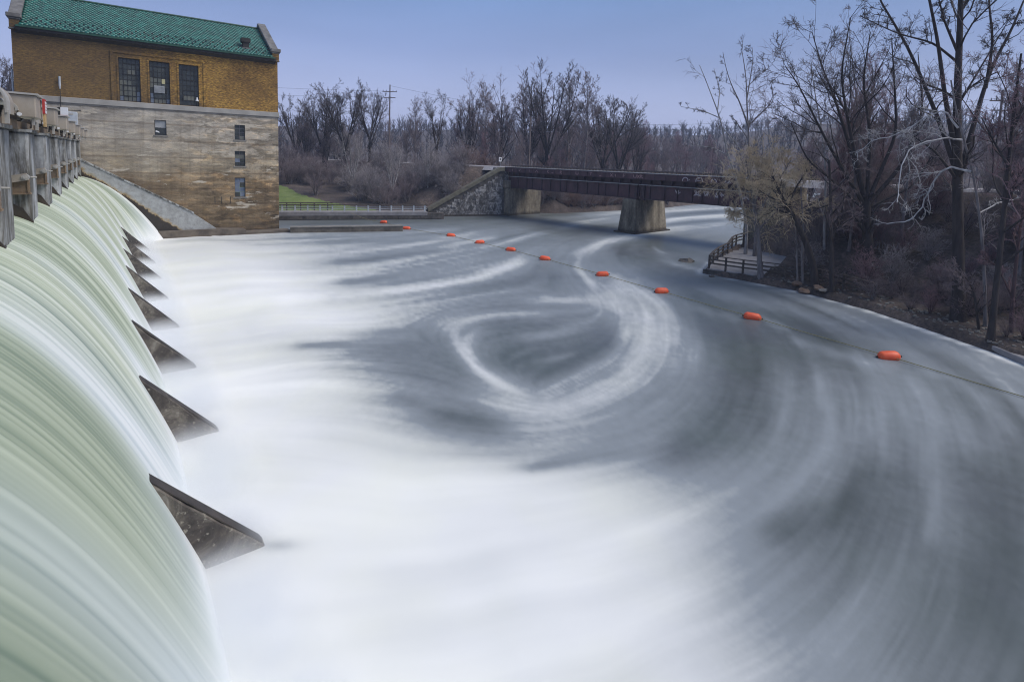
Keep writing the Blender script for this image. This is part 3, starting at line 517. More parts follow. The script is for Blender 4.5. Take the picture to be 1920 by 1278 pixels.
STEMS = {'slender_a': [([(53.7, 30.96, 3.43), (53.2, 31.71, 6.75), (52.89, 32.15, 8.52), (52.17, 33.08, 11.27), (51.85, 33.77, 14.77), (51.18, 34.42, 16.57), (50.66, 35.05, 18.61), (50.15, 35.59, 20.14)], 0.17, 0.03), ([(51.8, 33.73, 14.65), (50.57, 35.19, 15.46), (49.98, 36.31, 15.7), (49.53, 37.13, 15.88)], 0.06, 0.02), ([(51.56, 34.02, 15.59), (52.5, 34.54, 17.65), (52.31, 35.31, 20.05)], 0.06, 0.02), ([(52.31, 32.88, 10.78), (51.36, 34.02, 11.52), (50.03, 35.38, 11.8), (49.59, 36.18, 11.56)], 0.06, 0.02), ([(51.95, 33.5, 13.65), (52.86, 31.89, 11.47), (53.25, 30.94, 9.29)], 0.05, 0.02)], 'slender_b': [([(53.5, 29.84, 3.3), (53.24, 30.67, 8.2), (53.09, 31.2, 12.19), (53.14, 31.37, 14.05), (53.01, 31.79, 16.55), (53.16, 31.87, 18.57), (52.9, 32.33, 20.48), (52.81, 32.57, 21.84)], 0.18, 0.03), ([(53.18, 31.38, 13.78), (52.06, 31.91, 16.32), (51.07, 32.31, 17.85), (50.41, 32.61, 19.4), (49.94, 32.8, 21.04)], 0.09, 0.02), ([(53.18, 31.39, 13.89), (54.27, 30.42, 15.55), (54.82, 29.77, 16.42), (54.39, 30.04, 18.42)], 0.08, 0.02), ([(53.14, 31.76, 16.67), (53.59, 31.83, 18.62), (54.14, 31.98, 20.87), (54.14, 32.2, 22.09)], 0.07, 0.02), ([(53.14, 31.24, 12.46), (52.44, 32.47, 14.48), (52.16, 32.87, 14.86)], 0.06, 0.02), ([(53.13, 31.9, 17.76), (54.67, 31.51, 19.25), (55.86, 31.36, 19.92)], 0.05, 0.015)], 'willow': [([(43.72, 23.69, 0.43), (43.69, 23.96, 2.24), (43.72, 24.25, 4.47), (43.58, 24.61, 6.47), (43.28, 25.07, 8.46), (43.09, 25.44, 10.23)], 0.24, 0.05), ([(43.63, 24.36, 5.36), (44.31, 23.81, 7.63), (44.93, 23.15, 9.22), (45.58, 22.9, 10.34)], 0.11, 0.03), ([(43.58, 24.48, 6.03), (42.37, 25.07, 8.01), (41.63, 25.44, 9.32)], 0.1, 0.03), ([(43.53, 24.6, 6.69), (43.69, 24.04, 8.95), (43.34, 23.77, 10.71)], 0.09, 0.03), ([(43.67, 24.22, 4.47), (45.89, 23.62, 6.27), (47.25, 23.03, 7.2)], 0.09, 0.03), ([(43.62, 24.34, 5.14), (42.67, 25.31, 5.75), (41.95, 25.86, 5.94)], 0.07, 0.02)], 'leaning': [([(44.24, 19.45, 0.4), (44.1, 19.73, 2.06), (43.77, 20.1, 3.5), (43.35, 20.59, 4.93), (42.76, 21.13, 6.07), (42.17, 21.79, 7.58), (41.72, 22.31, 9.01)], 0.33, 0.07), ([(43.31, 20.71, 5.13), (44.47, 20.35, 6.39), (45.77, 19.76, 6.83)], 0.1, 0.03), ([(42.84, 21.17, 6.07), (42.33, 22.21, 6.4), (42.08, 22.91, 6.0)], 0.09, 0.03), ([(42.68, 21.34, 6.48), (42.6, 20.83, 8.26), (42.99, 20.32, 9.51)], 0.1, 0.03), ([(42.46, 21.56, 6.96), (41.45, 22.24, 7.35), (40.32, 22.98, 8.14)], 0.08, 0.02)], 'multi': [([(47.11, 16.84, 1.26), (47.16, 17.13, 3.51), (47.13, 17.41, 5.55), (47.06, 17.65, 7.4)], 0.42, 0.34), ([(47.09, 17.54, 6.79), (45.52, 18.51, 9.2), (44.07, 19.43, 11.58), (43.07, 20.34, 13.95), (42.07, 21.24, 16.31), (41.1, 21.63, 17.23)], 0.17, 0.03), ([(47.1, 17.56, 6.99), (47.12, 18.77, 10.46), (46.62, 20.24, 15.06), (46.33, 21.33, 17.63), (46.35, 22.43, 20.73)], 0.18, 0.03), ([(47.07, 17.6, 7.2), (45.55, 18.65, 12.85), (44.49, 19.18, 16.77), (44.39, 18.77, 20.88)], 0.18, 0.03), ([(47.14, 17.56, 7.28), (46.9, 17.67, 12.5), (46.21, 18.3, 16.48), (46.45, 18.16, 20.04)], 0.18, 0.03), ([(47.17, 17.53, 7.2), (48.76, 16.55, 12.58), (48.36, 16.94, 16.59), (47.96, 17.26, 19.74)], 0.17, 0.03), ([(47.17, 17.51, 7.0), (49.57, 16.25, 10.16), (51.37, 15.79, 14.36), (51.28, 16.52, 18.91)], 0.18, 0.03), ([(47.02, 17.56, 6.58), (44.68, 19.07, 8.77), (42.73, 20.26, 10.32), (41.39, 21.03, 13.07)], 0.13, 0.03), ([(47.16, 17.49, 6.79), (50.52, 15.7, 8.54), (52.6, 14.9, 11.93)], 0.12, 0.03)], 'giant': [([(41.97, 9.94, 0.67), (42.11, 10.34, 4.59), (42.09, 10.69, 8.2), (42.2, 11.27, 13.74), (42.57, 11.63, 18.33), (42.75, 11.87, 21.28), (42.95, 12.14, 24.87)], 0.36, 0.1), ([(42.24, 10.96, 10.48), (41.47, 11.66, 14.03), (40.88, 12.18, 17.52), (40.37, 12.69, 20.04), (39.74, 13.18, 22.5)], 0.16, 0.05), ([(42.21, 10.86, 9.5), (41.87, 11.81, 12.44), (40.88, 13.37, 16.72), (40.49, 14.34, 18.78), (39.83, 15.37, 20.67), (39.41, 15.73, 22.14)], 0.15, 0.04), ([(42.31, 10.78, 9.51), (43.85, 10.52, 14.49), (44.86, 10.38, 16.61), (45.93, 9.95, 18.59), (47.05, 9.74, 20.7)], 0.17, 0.05), ([(43.82, 10.36, 14.96), (44.65, 10.45, 17.82), (44.92, 10.97, 20.55), (45.72, 11.29, 22.75)], 0.1, 0.03), ([(42.41, 11.58, 16.54), (40.77, 12.37, 17.54), (38.67, 13.66, 17.98), (36.78, 14.99, 18.9)], 0.08, 0.02), ([(42.35, 11.29, 13.76), (43.27, 10.76, 15.75), (45.17, 9.98, 19.12)], 0.07, 0.02), ([(42.51, 11.57, 17.03), (41.51, 12.16, 18.89), (40.92, 12.57, 20.75)], 0.09, 0.03), ([(42.73, 11.74, 19.66), (43.15, 11.11, 21.19), (43.99, 10.6, 23.12)], 0.09, 0.03)], 'thin_right': [([(39.03, 7.74, 0.72), (39.28, 7.83, 2.84), (39.63, 7.92, 5.48), (39.98, 8.05, 8.42), (40.28, 8.14, 10.49), (40.71, 8.28, 13.44), (41.14, 8.35, 16.41)], 0.17, 0.05), ([(39.86, 8.01, 7.84), (39.8, 7.66, 9.33), (39.76, 7.22, 10.49)], 0.08, 0.03), ([(40.11, 8.13, 10.19), (40.0, 8.92, 11.66), (39.83, 9.45, 12.85)], 0.07, 0.02), ([(40.31, 8.2, 11.95), (40.52, 7.85, 13.4), (41.16, 7.46, 14.87)], 0.07, 0.02)], 'pale': [([(41.67, 8.57, 0.88), (41.68, 8.93, 3.9), (41.56, 9.26, 6.41), (41.34, 9.84, 9.54), (40.88, 10.46, 11.87), (40.59, 10.9, 13.43), (40.47, 11.23, 15.16)], 0.1, 0.04), ([(41.24, 9.98, 9.78), (40.91, 10.86, 10.04), (40.78, 11.31, 9.7), (40.61, 11.7, 8.57), (40.67, 12.0, 7.79), (40.81, 12.32, 6.85), (40.6, 12.99, 6.45), (40.43, 13.8, 6.26)], 0.07, 0.025), ([(40.71, 10.69, 12.34), (40.47, 11.39, 13.51), (40.25, 11.83, 13.2), (39.91, 12.56, 12.67), (39.2, 13.38, 11.9), (38.22, 14.28, 11.54), (37.73, 14.91, 10.73)], 0.06, 0.02), ([(40.84, 10.5, 11.65), (39.59, 10.81, 11.72), (38.03, 11.21, 11.5), (36.87, 11.83, 10.94), (36.01, 11.81, 10.1), (35.4, 11.68, 8.82), (34.6, 11.41, 7.96)], 0.06, 0.02), ([(41.57, 9.44, 7.35), (43.15, 9.02, 7.98), (44.34, 8.54, 8.16)], 0.05, 0.02)], 'pole_a': [([(48.5, 20.72, 0.56), (48.66, 21.21, 5.05), (48.96, 21.52, 9.56), (48.75, 22.19, 13.46), (48.42, 22.63, 15.37), (48.21, 23.19, 18.51)], 0.13, 0.03)], 'pole_b': [([(50.27, 18.22, 0.87), (50.43, 18.82, 6.14), (50.45, 19.33, 10.54), (50.18, 19.84, 13.03), (50.15, 20.35, 16.68), (49.82, 21.04, 20.62)], 0.12, 0.03)], 'dark_post': [([(43.43, 17.94, 0.49), (43.49, 18.3, 4.0), (43.55, 18.67, 7.58), (43.57, 19.03, 10.37)], 0.19, 0.08)], 'twin': [([(44.42, 20.54, 0.15), (44.54, 20.85, 2.68), (44.74, 21.08, 5.24), (44.71, 21.52, 8.21)], 0.13, 0.05), ([(44.07, 20.79, 0.13), (44.49, 21.28, 3.06), (44.52, 21.71, 6.04)], 0.09, 0.04)], 'reddish': [([(41.24, 7.31, 0.22), (41.37, 7.49, 2.65), (41.66, 7.58, 5.39), (42.03, 7.63, 8.12)], 0.12, 0.05), ([(41.39, 7.5, 2.64), (41.39, 8.31, 4.35), (41.2, 9.03, 4.88)], 0.05, 0.02)], 'arching': [([(40.82, 8.62, 0.29), (40.7, 8.98, 2.39), (40.48, 9.25, 3.32), (39.93, 9.66, 3.86), (39.53, 10.04, 4.21)], 0.09, 0.03)]}
LEFT_TREES = [(32.5, 124.5, 21.4, 0), (35.6, 115.1, 23.5, 0), (38.7, 110.4, 23.8, 0), (44.2, 111.4, 24.2, 0), (56.3, 114.7, 22.5, 1), (50.7, 93.9, 22.2, 2), (65.7, 106.2, 28.4, 3), (71.8, 109.0, 26.9, 1), (70.2, 100.3, 27.6, 3), (76.8, 98.3, 30.7, 3), (78.9, 94.2, 30.0, 0), (86.6, 95.9, 28.5, 1), (80.7, 83.9, 27.6, 1), (87.2, 85.1, 25.5, 0), (94.5, 87.1, 23.7, 0), (102.3, 88.4, 20.5, 2)]

# ================================================================== THE SETTING
RIVER = np.array([(-4, -30), (18, -30), (26, -14), (33, -3), (37.9, 6.3), (40.3, 10.65), (42.3, 14.9), (43.6, 20.6), (43.3, 24.6), (42.7, 28.5),
                  (48, 31.1), (56, 34.2), (64.4, 35.6), (72, 41), (100, 54), (130, 62), (190, 75), (260, 90), (260, 120), (190, 105), (150, 92), (125, 84), (97, 77.2),
                  (80, 76.2), (66, 76), (63.4, 78.2), (55.5, 77.4), (54.3, 76.9), (41.5, 79.8), (40.4, 78.2), (39.5, 77.4), (19, 83.6), (15, 83.6), (15, 69.5), (-4, 69.5)], float)

def signed_dist(x, y):
    """+ on land, - on the river"""
    x = np.asarray(x, float); y = np.asarray(y, float)
    d = np.full(x.shape, 1e9); ins = np.zeros(x.shape, bool)
    P = RIVER; Qn = np.roll(RIVER, -1, 0)
    for (ax, ay), (bx, by) in zip(P, Qn):
        ex, ey = bx - ax, by - ay
        t = np.clip(((x - ax) * ex + (y - ay) * ey) / (ex * ex + ey * ey), 0, 1)
        d = np.minimum(d, np.hypot(x - ax - t * ex, y - ay - t * ey))
        c = (ay > y) != (by > y)
        with np.errstate(divide='ignore', invalid='ignore'):
            xi = (bx - ax) * (y - ay) / (by - ay if by != ay else 1e-9) + ax
        ins ^= c & (x < xi)
    return np.where(ins, -d, d)

def hash2(ix, iy, seed):
    h = (ix.astype(np.int64) * 374761393 + iy.astype(np.int64) * 668265263 + seed * 974711) & 0x7fffffff
    h = ((h ^ (h >> 13)) * 1274126177) & 0x7fffffff
    return ((h ^ (h >> 16)) & 0xffff) / 65535.0

def vnoise(x, y, seed=0):
    ix = np.floor(x); iy = np.floor(y); fx = x - ix; fy = y - iy
    fx = fx * fx * (3 - 2 * fx); fy = fy * fy * (3 - 2 * fy)
    a = hash2(ix, iy, seed); b = hash2(ix + 1, iy, seed); c = hash2(ix, iy + 1, seed); d = hash2(ix + 1, iy + 1, seed)
    return (a * (1 - fx) + b * fx) * (1 - fy) + (c * (1 - fx) + d * fx) * fy

def fbm(x, y, seed=0, o=4):
    s = 0; a = 0.5; t = 0
    for i in range(o):
        s = s + a * vnoise(x * 2 ** i, y * 2 ** i, seed + i * 17); t += a; a *= 0.5
    return s / t

def seg_dist(x, y, pts):
    d = np.full(np.shape(x), 1e9)
    for (ax, ay), (bx, by) in zip(pts[:-1], pts[1:]):
        ex, ey = bx - ax, by - ay
        t = np.clip(((x - ax) * ex + (y - ay) * ey) / (ex * ex + ey * ey), 0, 1)
        d = np.minimum(d, np.hypot(x - ax - t * ex, y - ay - t * ey))
    return d

def inside(px, py, poly):
    r = np.zeros(px.shape, bool)
    for (ax, ay), (bx, by) in zip(poly, poly[1:] + poly[:1]):
        c = (ay > py) != (by > py)
        r ^= c & (px < (bx - ax) * (py - ay) / ((by - ay) or 1e-9) + ax)
    return r
RAIL_SOUTH = [(60.0, 33.0), (60.9, 22), (61.6, 5), (61.5, -20), (60, -60)]
RAIL_NORTH = [(54.5, 77.5), (53.3, 88), (50.5, 102), (42, 124), (25, 150), (-10, 178), (-70, 205)]

def ground_z(x, y):
    x = np.asarray(x, float); y = np.asarray(y, float)
    sd = signed_dist(x, y)
    mid = np.interp(x, [0, 20, 50, 80, 130, 190, 260, 320], [20, 40, 52, 58, 72, 90, 105, 110])
    right = y < mid
    # right bank: low muddy bank and a path, then the railway embankment
    bank = 0.45 + np.clip(sd, 0, 40) * 0.10
    emb = np.where(y < 40, 8.1 - np.maximum(0, seg_dist(x, y, RAIL_SOUTH) - 3.2) / 1.75, -9)
    zr = np.maximum(bank, emb)
    zr = np.minimum(zr, 0.45 + 0.75 * np.maximum(sd, 0))
    behind = np.clip((x - 70) / 60, 0, 1)
    zr = np.where((x > 66) & (sd > 6), np.maximum(zr, 2.5 + 3 * behind), zr)
    # left bank: lawn rising to the embankment
    lawn = 0.95 + np.clip(sd - 0.5, 0, 60) * 0.135
    lawn = np.minimum(lawn, 5.5)
    embn = 8.25 - np.maximum(0, seg_dist(x, y, RAIL_NORTH) - 3.0) / 1.7
    zl = np.maximum(lawn, embn)
    zl = np.where(x > 41, np.minimum(zl, 0.5 + 1.5 * np.maximum(sd, 0)), zl)
    zl = np.where((x < 12) & (y > 72), 9.0, zl); zl = np.where((x < 16.5) & (y > 66) & (y < 71), -2.0, zl)
    z = np.where(right, zr, zl)
    rr = np.hypot(x - 0, y - 0)
    th = np.arctan2(y, x)
    hill = np.clip((rr - 230) / 330, 0, 1); hill = hill * hill * (3 - 2 * hill)
    hh = 29 + 24 * np.clip((0.75 - th) / 0.7, 0, 1) + 10 * (vnoise(th * 9, rr * 0 + 3.0, 5) - 0.5) + 5 * (fbm(x / 60, y / 60, 9) - 0.5)
    z = z + hill * hh
    z = z + np.where(sd > 0.5, (fbm(x / 2.2, y / 2.2, 3) - 0.5) * 0.30 * np.clip(sd / 3, 0, 1) + (fbm(x / 14, y / 14, 4) - 0.5) * 0.8 * np.clip((sd - 8) / 10, 0, 1) * (rr > 120), 0)
    z = np.where(inside(x, y, [(42.6, 28.6), (43.9, 24.2), (50.5, 22.4), (56, 24.8), (58, 33.9), (48, 30.9)]), np.minimum(z, 0.3), z)
    wet = -1.6
    z = np.where(sd < 0, np.maximum(wet, sd * 1.2 + 0.15), z)
    z = np.where((x < -4) & (y < 69.5), -3.0, z)
    return z

def grid_axis(parts):
    return np.unique(np.round(np.concatenate([np.arange(a, b, s) for a, b, s in parts]), 3))
gx = grid_axis([(-1600, -200, 100), (-200, -20, 10), (-20, 30, 1.2), (30, 72, 0.45), (72, 130, 1.6), (130, 300, 8), (300, 700, 16), (700, 1700, 100)])
gy = grid_axis([(-900, -100, 80), (-100, -10, 8), (-10, 46, 0.45), (46, 72, 1.2), (72, 110, 0.8), (110, 200, 4), (200, 700, 14), (700, 1700, 100)])
GX, GY = np.meshgrid(gx, gy)
GZ = ground_z(GX, GY)
nx, ny = len(gx), len(gy)
idx = np.arange(nx * ny).reshape(ny, nx)
quads = np.stack([idx[:-1, :-1], idx[:-1, 1:], idx[1:, 1:], idx[1:, :-1]], -1).reshape(-1, 4)
me = mesh_np('ground', np.stack([GX, GY, GZ], -1), quads, smooth=True)
tag(link('ground', me, M['ground']), 'brown leaf-strewn river banks rising to the far wooded hills', kind='structure')

def gz(x, y): return float(ground_z(np.array([x]), np.array([y]))[0])

# lawn on the far bank
lawn_poly = [(15.5, 84.6), (33.2, 80.3), (33.4, 81.2), (30.5, 84.5), (27.5, 89.5), (25.6, 96), (24.2, 103), (14, 106)]
lx, ly = np.meshgrid(np.arange(13, 35, 0.3), np.arange(79.8, 107, 0.3))
lz = ground_z(lx, ly) + 0.05
li = np.arange(lx.size).reshape(lx.shape)
lq = np.stack([li[:-1, :-1], li[:-1, 1:], li[1:, 1:], li[1:, :-1]], -1).reshape(-1, 4)
cxm = (lx[:-1, :-1] + 0.15).ravel(); cym = (ly[:-1, :-1] + 0.15).ravel()
wob = 1.2 * (fbm(cxm / 2.5, cym / 2.5, 31) - 0.5)
me = mesh_np('lawn', np.stack([lx, ly, lz + 0.06 * fbm(lx / 0.5, ly / 0.5, 2)], -1), lq[inside(cxm + wob, cym + wob, lawn_poly)], smooth=True)
tag(link('lawn', me, M['grass']), 'mown green lawn sloping up behind the far railing', kind='structure')

# railway: ballast bed, sleepers joined, rails
def ribbon(name, pts, zf, w, th, mat, label=None, kind=None, parent=None):
    mb = MB()
    P = []
    for (ax, ay), (bx, by) in zip(pts[:-1], pts[1:]):
        n = max(1, int(math.hypot(bx - ax, by - ay) / 4))
        P += [(ax + (bx - ax) * i / n, ay + (by - ay) * i / n) for i in range(n)]
    P.append(pts[-1])
    sec = []
    for i, (x, y) in enumerate(P):
        a = Vector(P[max(0, i - 1)]); b = Vector(P[min(len(P) - 1, i + 1)]); d = (b - a).normalized(); nn = Vector((d.y, -d.x))
        z = zf(i, x, y)
        sec.append([(x - nn.x * w, y - nn.y * w, z - th), (x - nn.x * w * .7, y - nn.y * w * .7, z), (x + nn.x * w * .7, y + nn.y * w * .7, z), (x + nn.x * w, y + nn.y * w, z - th)])
    v = [p for s_ in sec for p in s_]; f = []
    for i in range(len(sec) - 1):
        for k in range(3): f.append((4 * i + k, 4 * i + k + 1, 4 * i + 5 + k, 4 * i + 4 + k))
    mb.add(v, f)
    o = mb.build(name, mat, parent)
    tag(o, label, None, None, kind)
    return o, P
BR_A = Vector((54.8, 75.1)); BR_D = Vector((0.12, -1.0)).normalized(); BR_N = Vector((-BR_D.y, BR_D.x))   # along the bridge, and away from the dam
BR_LEN = 43.0
def bp(s, off, z=0.0):
    p = BR_A + BR_D * s + BR_N * off
    return Vector((p.x, p.y, z))
c0, c1 = bp(-2.2, 2.9), bp(BR_LEN, 2.9)
south = [(c1.x, c1.y), (62.9, 20), (63.6, 5), (63.5, -20), (62, -60)]
north = [(c0.x, c0.y)] + [(x + 2.4, y + 1) for x, y in RAIL_NORTH[1:]]
ribbon('railway_bed', south, lambda i, x, y: 8.35, 3.0, 0.7, M['ballast'], 'pale ballast of the railway running on behind the trees on the near bank', 'structure')
ribbon('railway_bed', north, lambda i, x, y: 8.38, 3.2, 0.7, M['ballast'], 'pale ballast of the railway curving away on the far bank', 'structure')

# ------------------------------------------------------------------ river water: foam drawn out along the current
def logpolar(x, y): return np.log(np.maximum(np.hypot(x, y), 0.5)), np.arctan2(y, x)
fp = np.array(FLOW_POINTS); qp = np.array(FOAM_POINTS)
L0, L1, T0, T1 = math.log(4.0), math.log(262.0), -0.35, 2.05
NL, NT_ = 300, 200
gl, gt = np.meshgrid(np.linspace(L0, L1, NL), np.linspace(T0, T1, NT_), indexing='ij')
def shepard(pl, pt, vals, sig, aniso=1.0):
    num = np.zeros(gl.shape + (vals.shape[1],)); den = np.zeros(gl.shape)
    for a, b, v in zip(pl, pt, vals):
        d2 = ((gl - a) * aniso) ** 2 + (gt - b) ** 2
        w_ = np.exp(-d2 / (2 * sig * sig)) + 1e-7 / (d2 + 0.01)
        num += w_[..., None] * v; den += w_
    return num / den[..., None]
pl, pt = logpolar(fp[:, 0], fp[:, 1])
# direction relative to the local polar frame, doubled so that sign does not matter
rel = fp[:, 2] - pt
dirs = shepard(pl, pt, np.stack([np.cos(2 * rel), np.sin(2 * rel)], -1), 0.075, 0.8)
ang = 0.5 * np.arctan2(dirs[..., 1], dirs[..., 0])
fl, ft = logpolar(qp[:, 0], qp[:, 1])
def lookup(G, l, t):
    u = np.clip((l - L0) / (L1 - L0) * (NL - 1), 0, NL - 1.001); v = np.clip((t - T0) / (T1 - T0) * (NT_ - 1), 0, NT_ - 1.001)
    i = u.astype(int); j = v.astype(int); a = u - i; b = v - j
    return (G[i, j] * (1 - a) + G[i + 1, j] * a) * (1 - b) + (G[i, j + 1] * (1 - a) + G[i + 1, j + 1] * a) * b
GC, GS = np.cos(2 * ang), np.sin(2 * ang)

foam_macro = shepard(fl, ft, qp[:, 2:3], 0.046, 0.85)[..., 0]
foam_soft = shepard(fl, ft, qp[:, 2:3], 0.085, 0.85)[..., 0]
near_ = np.clip((3.05 - gl) / 0.45, 0, 1)
foam_macro = foam_macro * (1 - near_) + foam_soft * near_
# fine log-polar lattice on which everything is drawn out along the current
HL0, HL1, HT0, HT1, HC = math.log(7.2), math.log(256.0), -0.32, 1.98, 0.003
NHL, NHT = int((HL1 - HL0) / HC), int((HT1 - HT0) / HC)
HL, HT = np.meshgrid(HL0 + HC * np.arange(NHL), HT0 + HC * np.arange(NHT), indexing='ij')
HL = HL.astype(np.float32); HT = HT.astype(np.float32)
wa_ = np.clip((HL - 2.75) / 0.5, 0.12, 1)
wl_ = HL + 0.022 * wa_ * (fbm(HL / 0.07, HT / 0.07, 51, 5) - 0.5) * 2; wt_ = HT + 0.020 * wa_ * (fbm(HL / 0.07, HT / 0.07, 52, 5) - 0.5) * 2
MAC = lookup(foam_macro, wl_, wt_)
for pts_, wd_, v_, a_ in FOAM_STROKES:
    sl_, st_ = logpolar(np.array(pts_)[:, 0], np.array(pts_)[:, 1])
    i0, i1 = np.searchsorted(HL[:, 0], [sl_.min() - .3, sl_.max() + .3]); j0, j1 = np.searchsorted(HT[0], [st_.min() - .2, st_.max() + .2])
    A_, B_ = wl_[i0:i1, j0:j1], wt_[i0:i1, j0:j1]
    # widths were surveyed across the line of sight: radial distances are foreshortened by the height of the eye over the range
    k_ = 9.6 / np.exp(np.clip(A_, 2, 6)); k_ = np.maximum(k_, .04)
    d2 = np.full(A_.shape, 1e9)
    for n_ in range(len(sl_) - 1):
        ax, ay, bx, by = sl_[n_], st_[n_], sl_[n_ + 1], st_[n_ + 1]
        ex, ey = (bx - ax) * k_, by - ay
        px, py = (A_ - ax) * k_, B_ - ay
        t = np.clip((px * ex + py * ey) / (ex * ex + ey * ey + 1e-9), 0, 1)
        d2 = np.minimum(d2, (px - t * ex) ** 2 + (py - t * ey) ** 2)
    m_ = a_ * np.exp(-d2 / (wd_ * .85) ** 2)
    if v_ > .4 and wd_ > .010: m_ = m_ * np.clip(0.25 + 1.5 * fbm(A_ / .045, B_ / .045, 91, 4), 0, 1)
    MAC[i0:i1, j0:j1] = MAC[i0:i1, j0:j1] * (1 - m_) + v_ * m_
DA = 0.5 * np.arctan2(lookup(GS, HL, HT), lookup(GC, HL, HT))
DX, DY = np.cos(DA).astype(np.float32), np.sin(DA).astype(np.float32)
kk = np.clip(9.6 / np.exp(HL), .06, 1.2)           # finer across the range, as the swell patterns stretch with distance
N1 = (0.55 * vnoise(HL / 0.026, HT / 0.026, 1) + 0.45 * vnoise(HL / 0.0125, HT / 0.0125, 2)).astype(np.float32)
N2 = fbm(HL / 0.085, HT / 0.085, 7, 2).astype(np.float32)
N3 = np.random.default_rng(6).random(HL.shape, np.float32)
N3 = (N3 + np.roll(N3, 1, 0) + np.roll(N3, 1, 1)) / 3
MAC = MAC.astype(np.float32)
A1 = np.zeros_like(HL); A2 = np.zeros_like(HL); A3 = np.zeros_like(HL); AF = np.zeros_like(HL); W1 = W3 = WF = 0.0
UI = np.arange(NHL, dtype=np.float32)[:, None] + np.zeros_like(HL); VI = np.zeros_like(HL) + np.arange(NHT, dtype=np.float32)[None]
SUB = 2.1
for sgn in (1.0, -1.0):
    u = UI.copy(); v = VI.copy(); pdx = pdy = None
    for k in range(46):
        ii = np.clip(u, 0, NHL - 1).astype(np.int32); jj = np.clip(v, 0, NHT - 1).astype(np.int32); fi_ = ii * NHT + jj
        dx = DX.ravel()[fi_]; dy = DY.ravel()[fi_]
        if pdx is None: dx, dy = dx * sgn, dy * sgn
        else:
            fl_ = np.where(dx * pdx + dy * pdy < 0, np.float32(-1), np.float32(1)); dx *= fl_; dy *= fl_
        w1 = math.exp(-(k / 24.0) ** 2)
        A1 += w1 * N1.ravel()[fi_]; A2 += w1 * N2.ravel()[fi_]; W1 += w1
        if k < 22: w3 = math.exp(-(k / 12.0) ** 2); A3 += w3 * N3.ravel()[fi_]; W3 += w3
        if k < 12: wf = math.exp(-(k / 5.5) ** 2); AF += wf * MAC.ravel()[fi_]; WF += wf
        pdx, pdy = dx, dy
        u += dx * SUB; v += dy * SUB
zs = lambda a: (a - a.mean()) / a.std()
S1, S2, S3, F = zs(A1 / W1), zs(A2 / W1), zs(A3 / W3), AF / WF
fine = fbm(HL / 0.014, HT / 0.014, 21, 3) - 0.5
wisp = fbm(HL / 0.11, HT / 0.11, 33, 3)
F = F - 0.06 * np.clip((F - 0.8) * 5, 0, 1)
amp = 0.016 + 0.064 * np.clip((F + 0.1) / 0.5, 0.25, 1) * np.clip((0.97 - F) / 0.35, 0, 1)
amp = amp * (0.30 + 0.70 * np.clip(np.maximum((HL - 2.75) / 0.5, (0.55 - F) * 4), 0, 1))
foamH = F + amp * (0.50 + 1.0 * wisp) * (0.62 * S1 + 0.50 * S2 + 0.34 * S3) + 0.12 * fine * np.clip((0.9 - F) * 3, 0.1, 1) * np.clip((HL - 2.5) / 0.5, 0.35, 1) + 0.022 * S2 * np.clip((F - 0.6) * 4, 0, 1)
foamH = np.clip(0.05 * np.log1p(np.exp(np.minimum(foamH / 0.05, 60))), 0.0, 1.0)

NR, NTH = 372, 830
inv = np.linspace(1 / 7.4, 1 / 60.0, 280)
rads = np.concatenate([1 / inv, 1 / np.linspace(1 / 60.0, 1 / 255.0, NR - 280 + 1)[1:]])
ths = np.linspace(-0.30, 1.96, NTH)
RR, TH = np.meshgrid(rads, ths, indexing='ij')
WL, WT = np.log(RR), TH
def hi(G):
    u = np.clip((WL - HL0) / HC, 0, NHL - 1.01); v = np.clip((WT - HT0) / HC, 0, NHT - 1.01)
    i = u.astype(int); j = v.astype(int); a = u - i; b = v - j
    return (G[i, j] * (1 - a) + G[i + 1, j] * a) * (1 - b) + (G[i, j + 1] * (1 - a) + G[i + 1, j + 1] * a) * b
foam = hi(foamH); F = hi(F)
# keep the calm tailrace and the lee of the walls dark; a bright line of wash along the right bank
WX, WY = RR * np.cos(TH), RR * np.sin(TH)
sdw = signed_dist(WX, WY)
bankline = (WX > 36) & (WX < 60) & (WY < 32)
foam = np.clip(foam + np.where(bankline, 0.38 * np.exp(-((sdw + 0.45) / 0.3) ** 2), 0), 0, 1)
# the boil: a gentle swell where the water plunges in
zz = 0.20 * np.exp(-((WX - 7.5) / 2.4) ** 2) * (WY < 68) * np.clip((WY - 2) / 4, 0, 1)
fd = (WY - 13.48) / 6.76; fd = (fd - np.round(fd)) * 6.76
zz = zz + (0.10 * (fbm(WX / 0.8, WY / 0.8, 71, 2) - 0.5) - 0.05) * np.exp(-((WX - 2.0) / 1.2) ** 2)
zz = zz + (fbm(WX / 3.5, WY / 6.0, 12, 3) - 0.5) * 0.30 * np.clip((F - 0.75) / 0.25, 0, 1) * np.clip((WX - 3) / 3, 0, 1)
wi = np.arange(RR.size).reshape(RR.shape)
wq = np.stack([wi[:-1, :-1], wi[1:, :-1], wi[1:, 1:], wi[:-1, 1:]], -1).reshape(-1, 4)
keep = (sdw < 1.5); keepq = (keep[:-1, :-1] | keep[1:, :-1] | keep[1:, 1:] | keep[:-1, 1:]).ravel()
me = mesh_np('river_water', np.stack([WX, WY, zz], -1), wq[keepq], smooth=True)
add_attr(me, 'foam', foam)
tag(link('river_water', me, M['water']), 'white foam and long grey swirling streaks on the river below the dam', kind='structure')

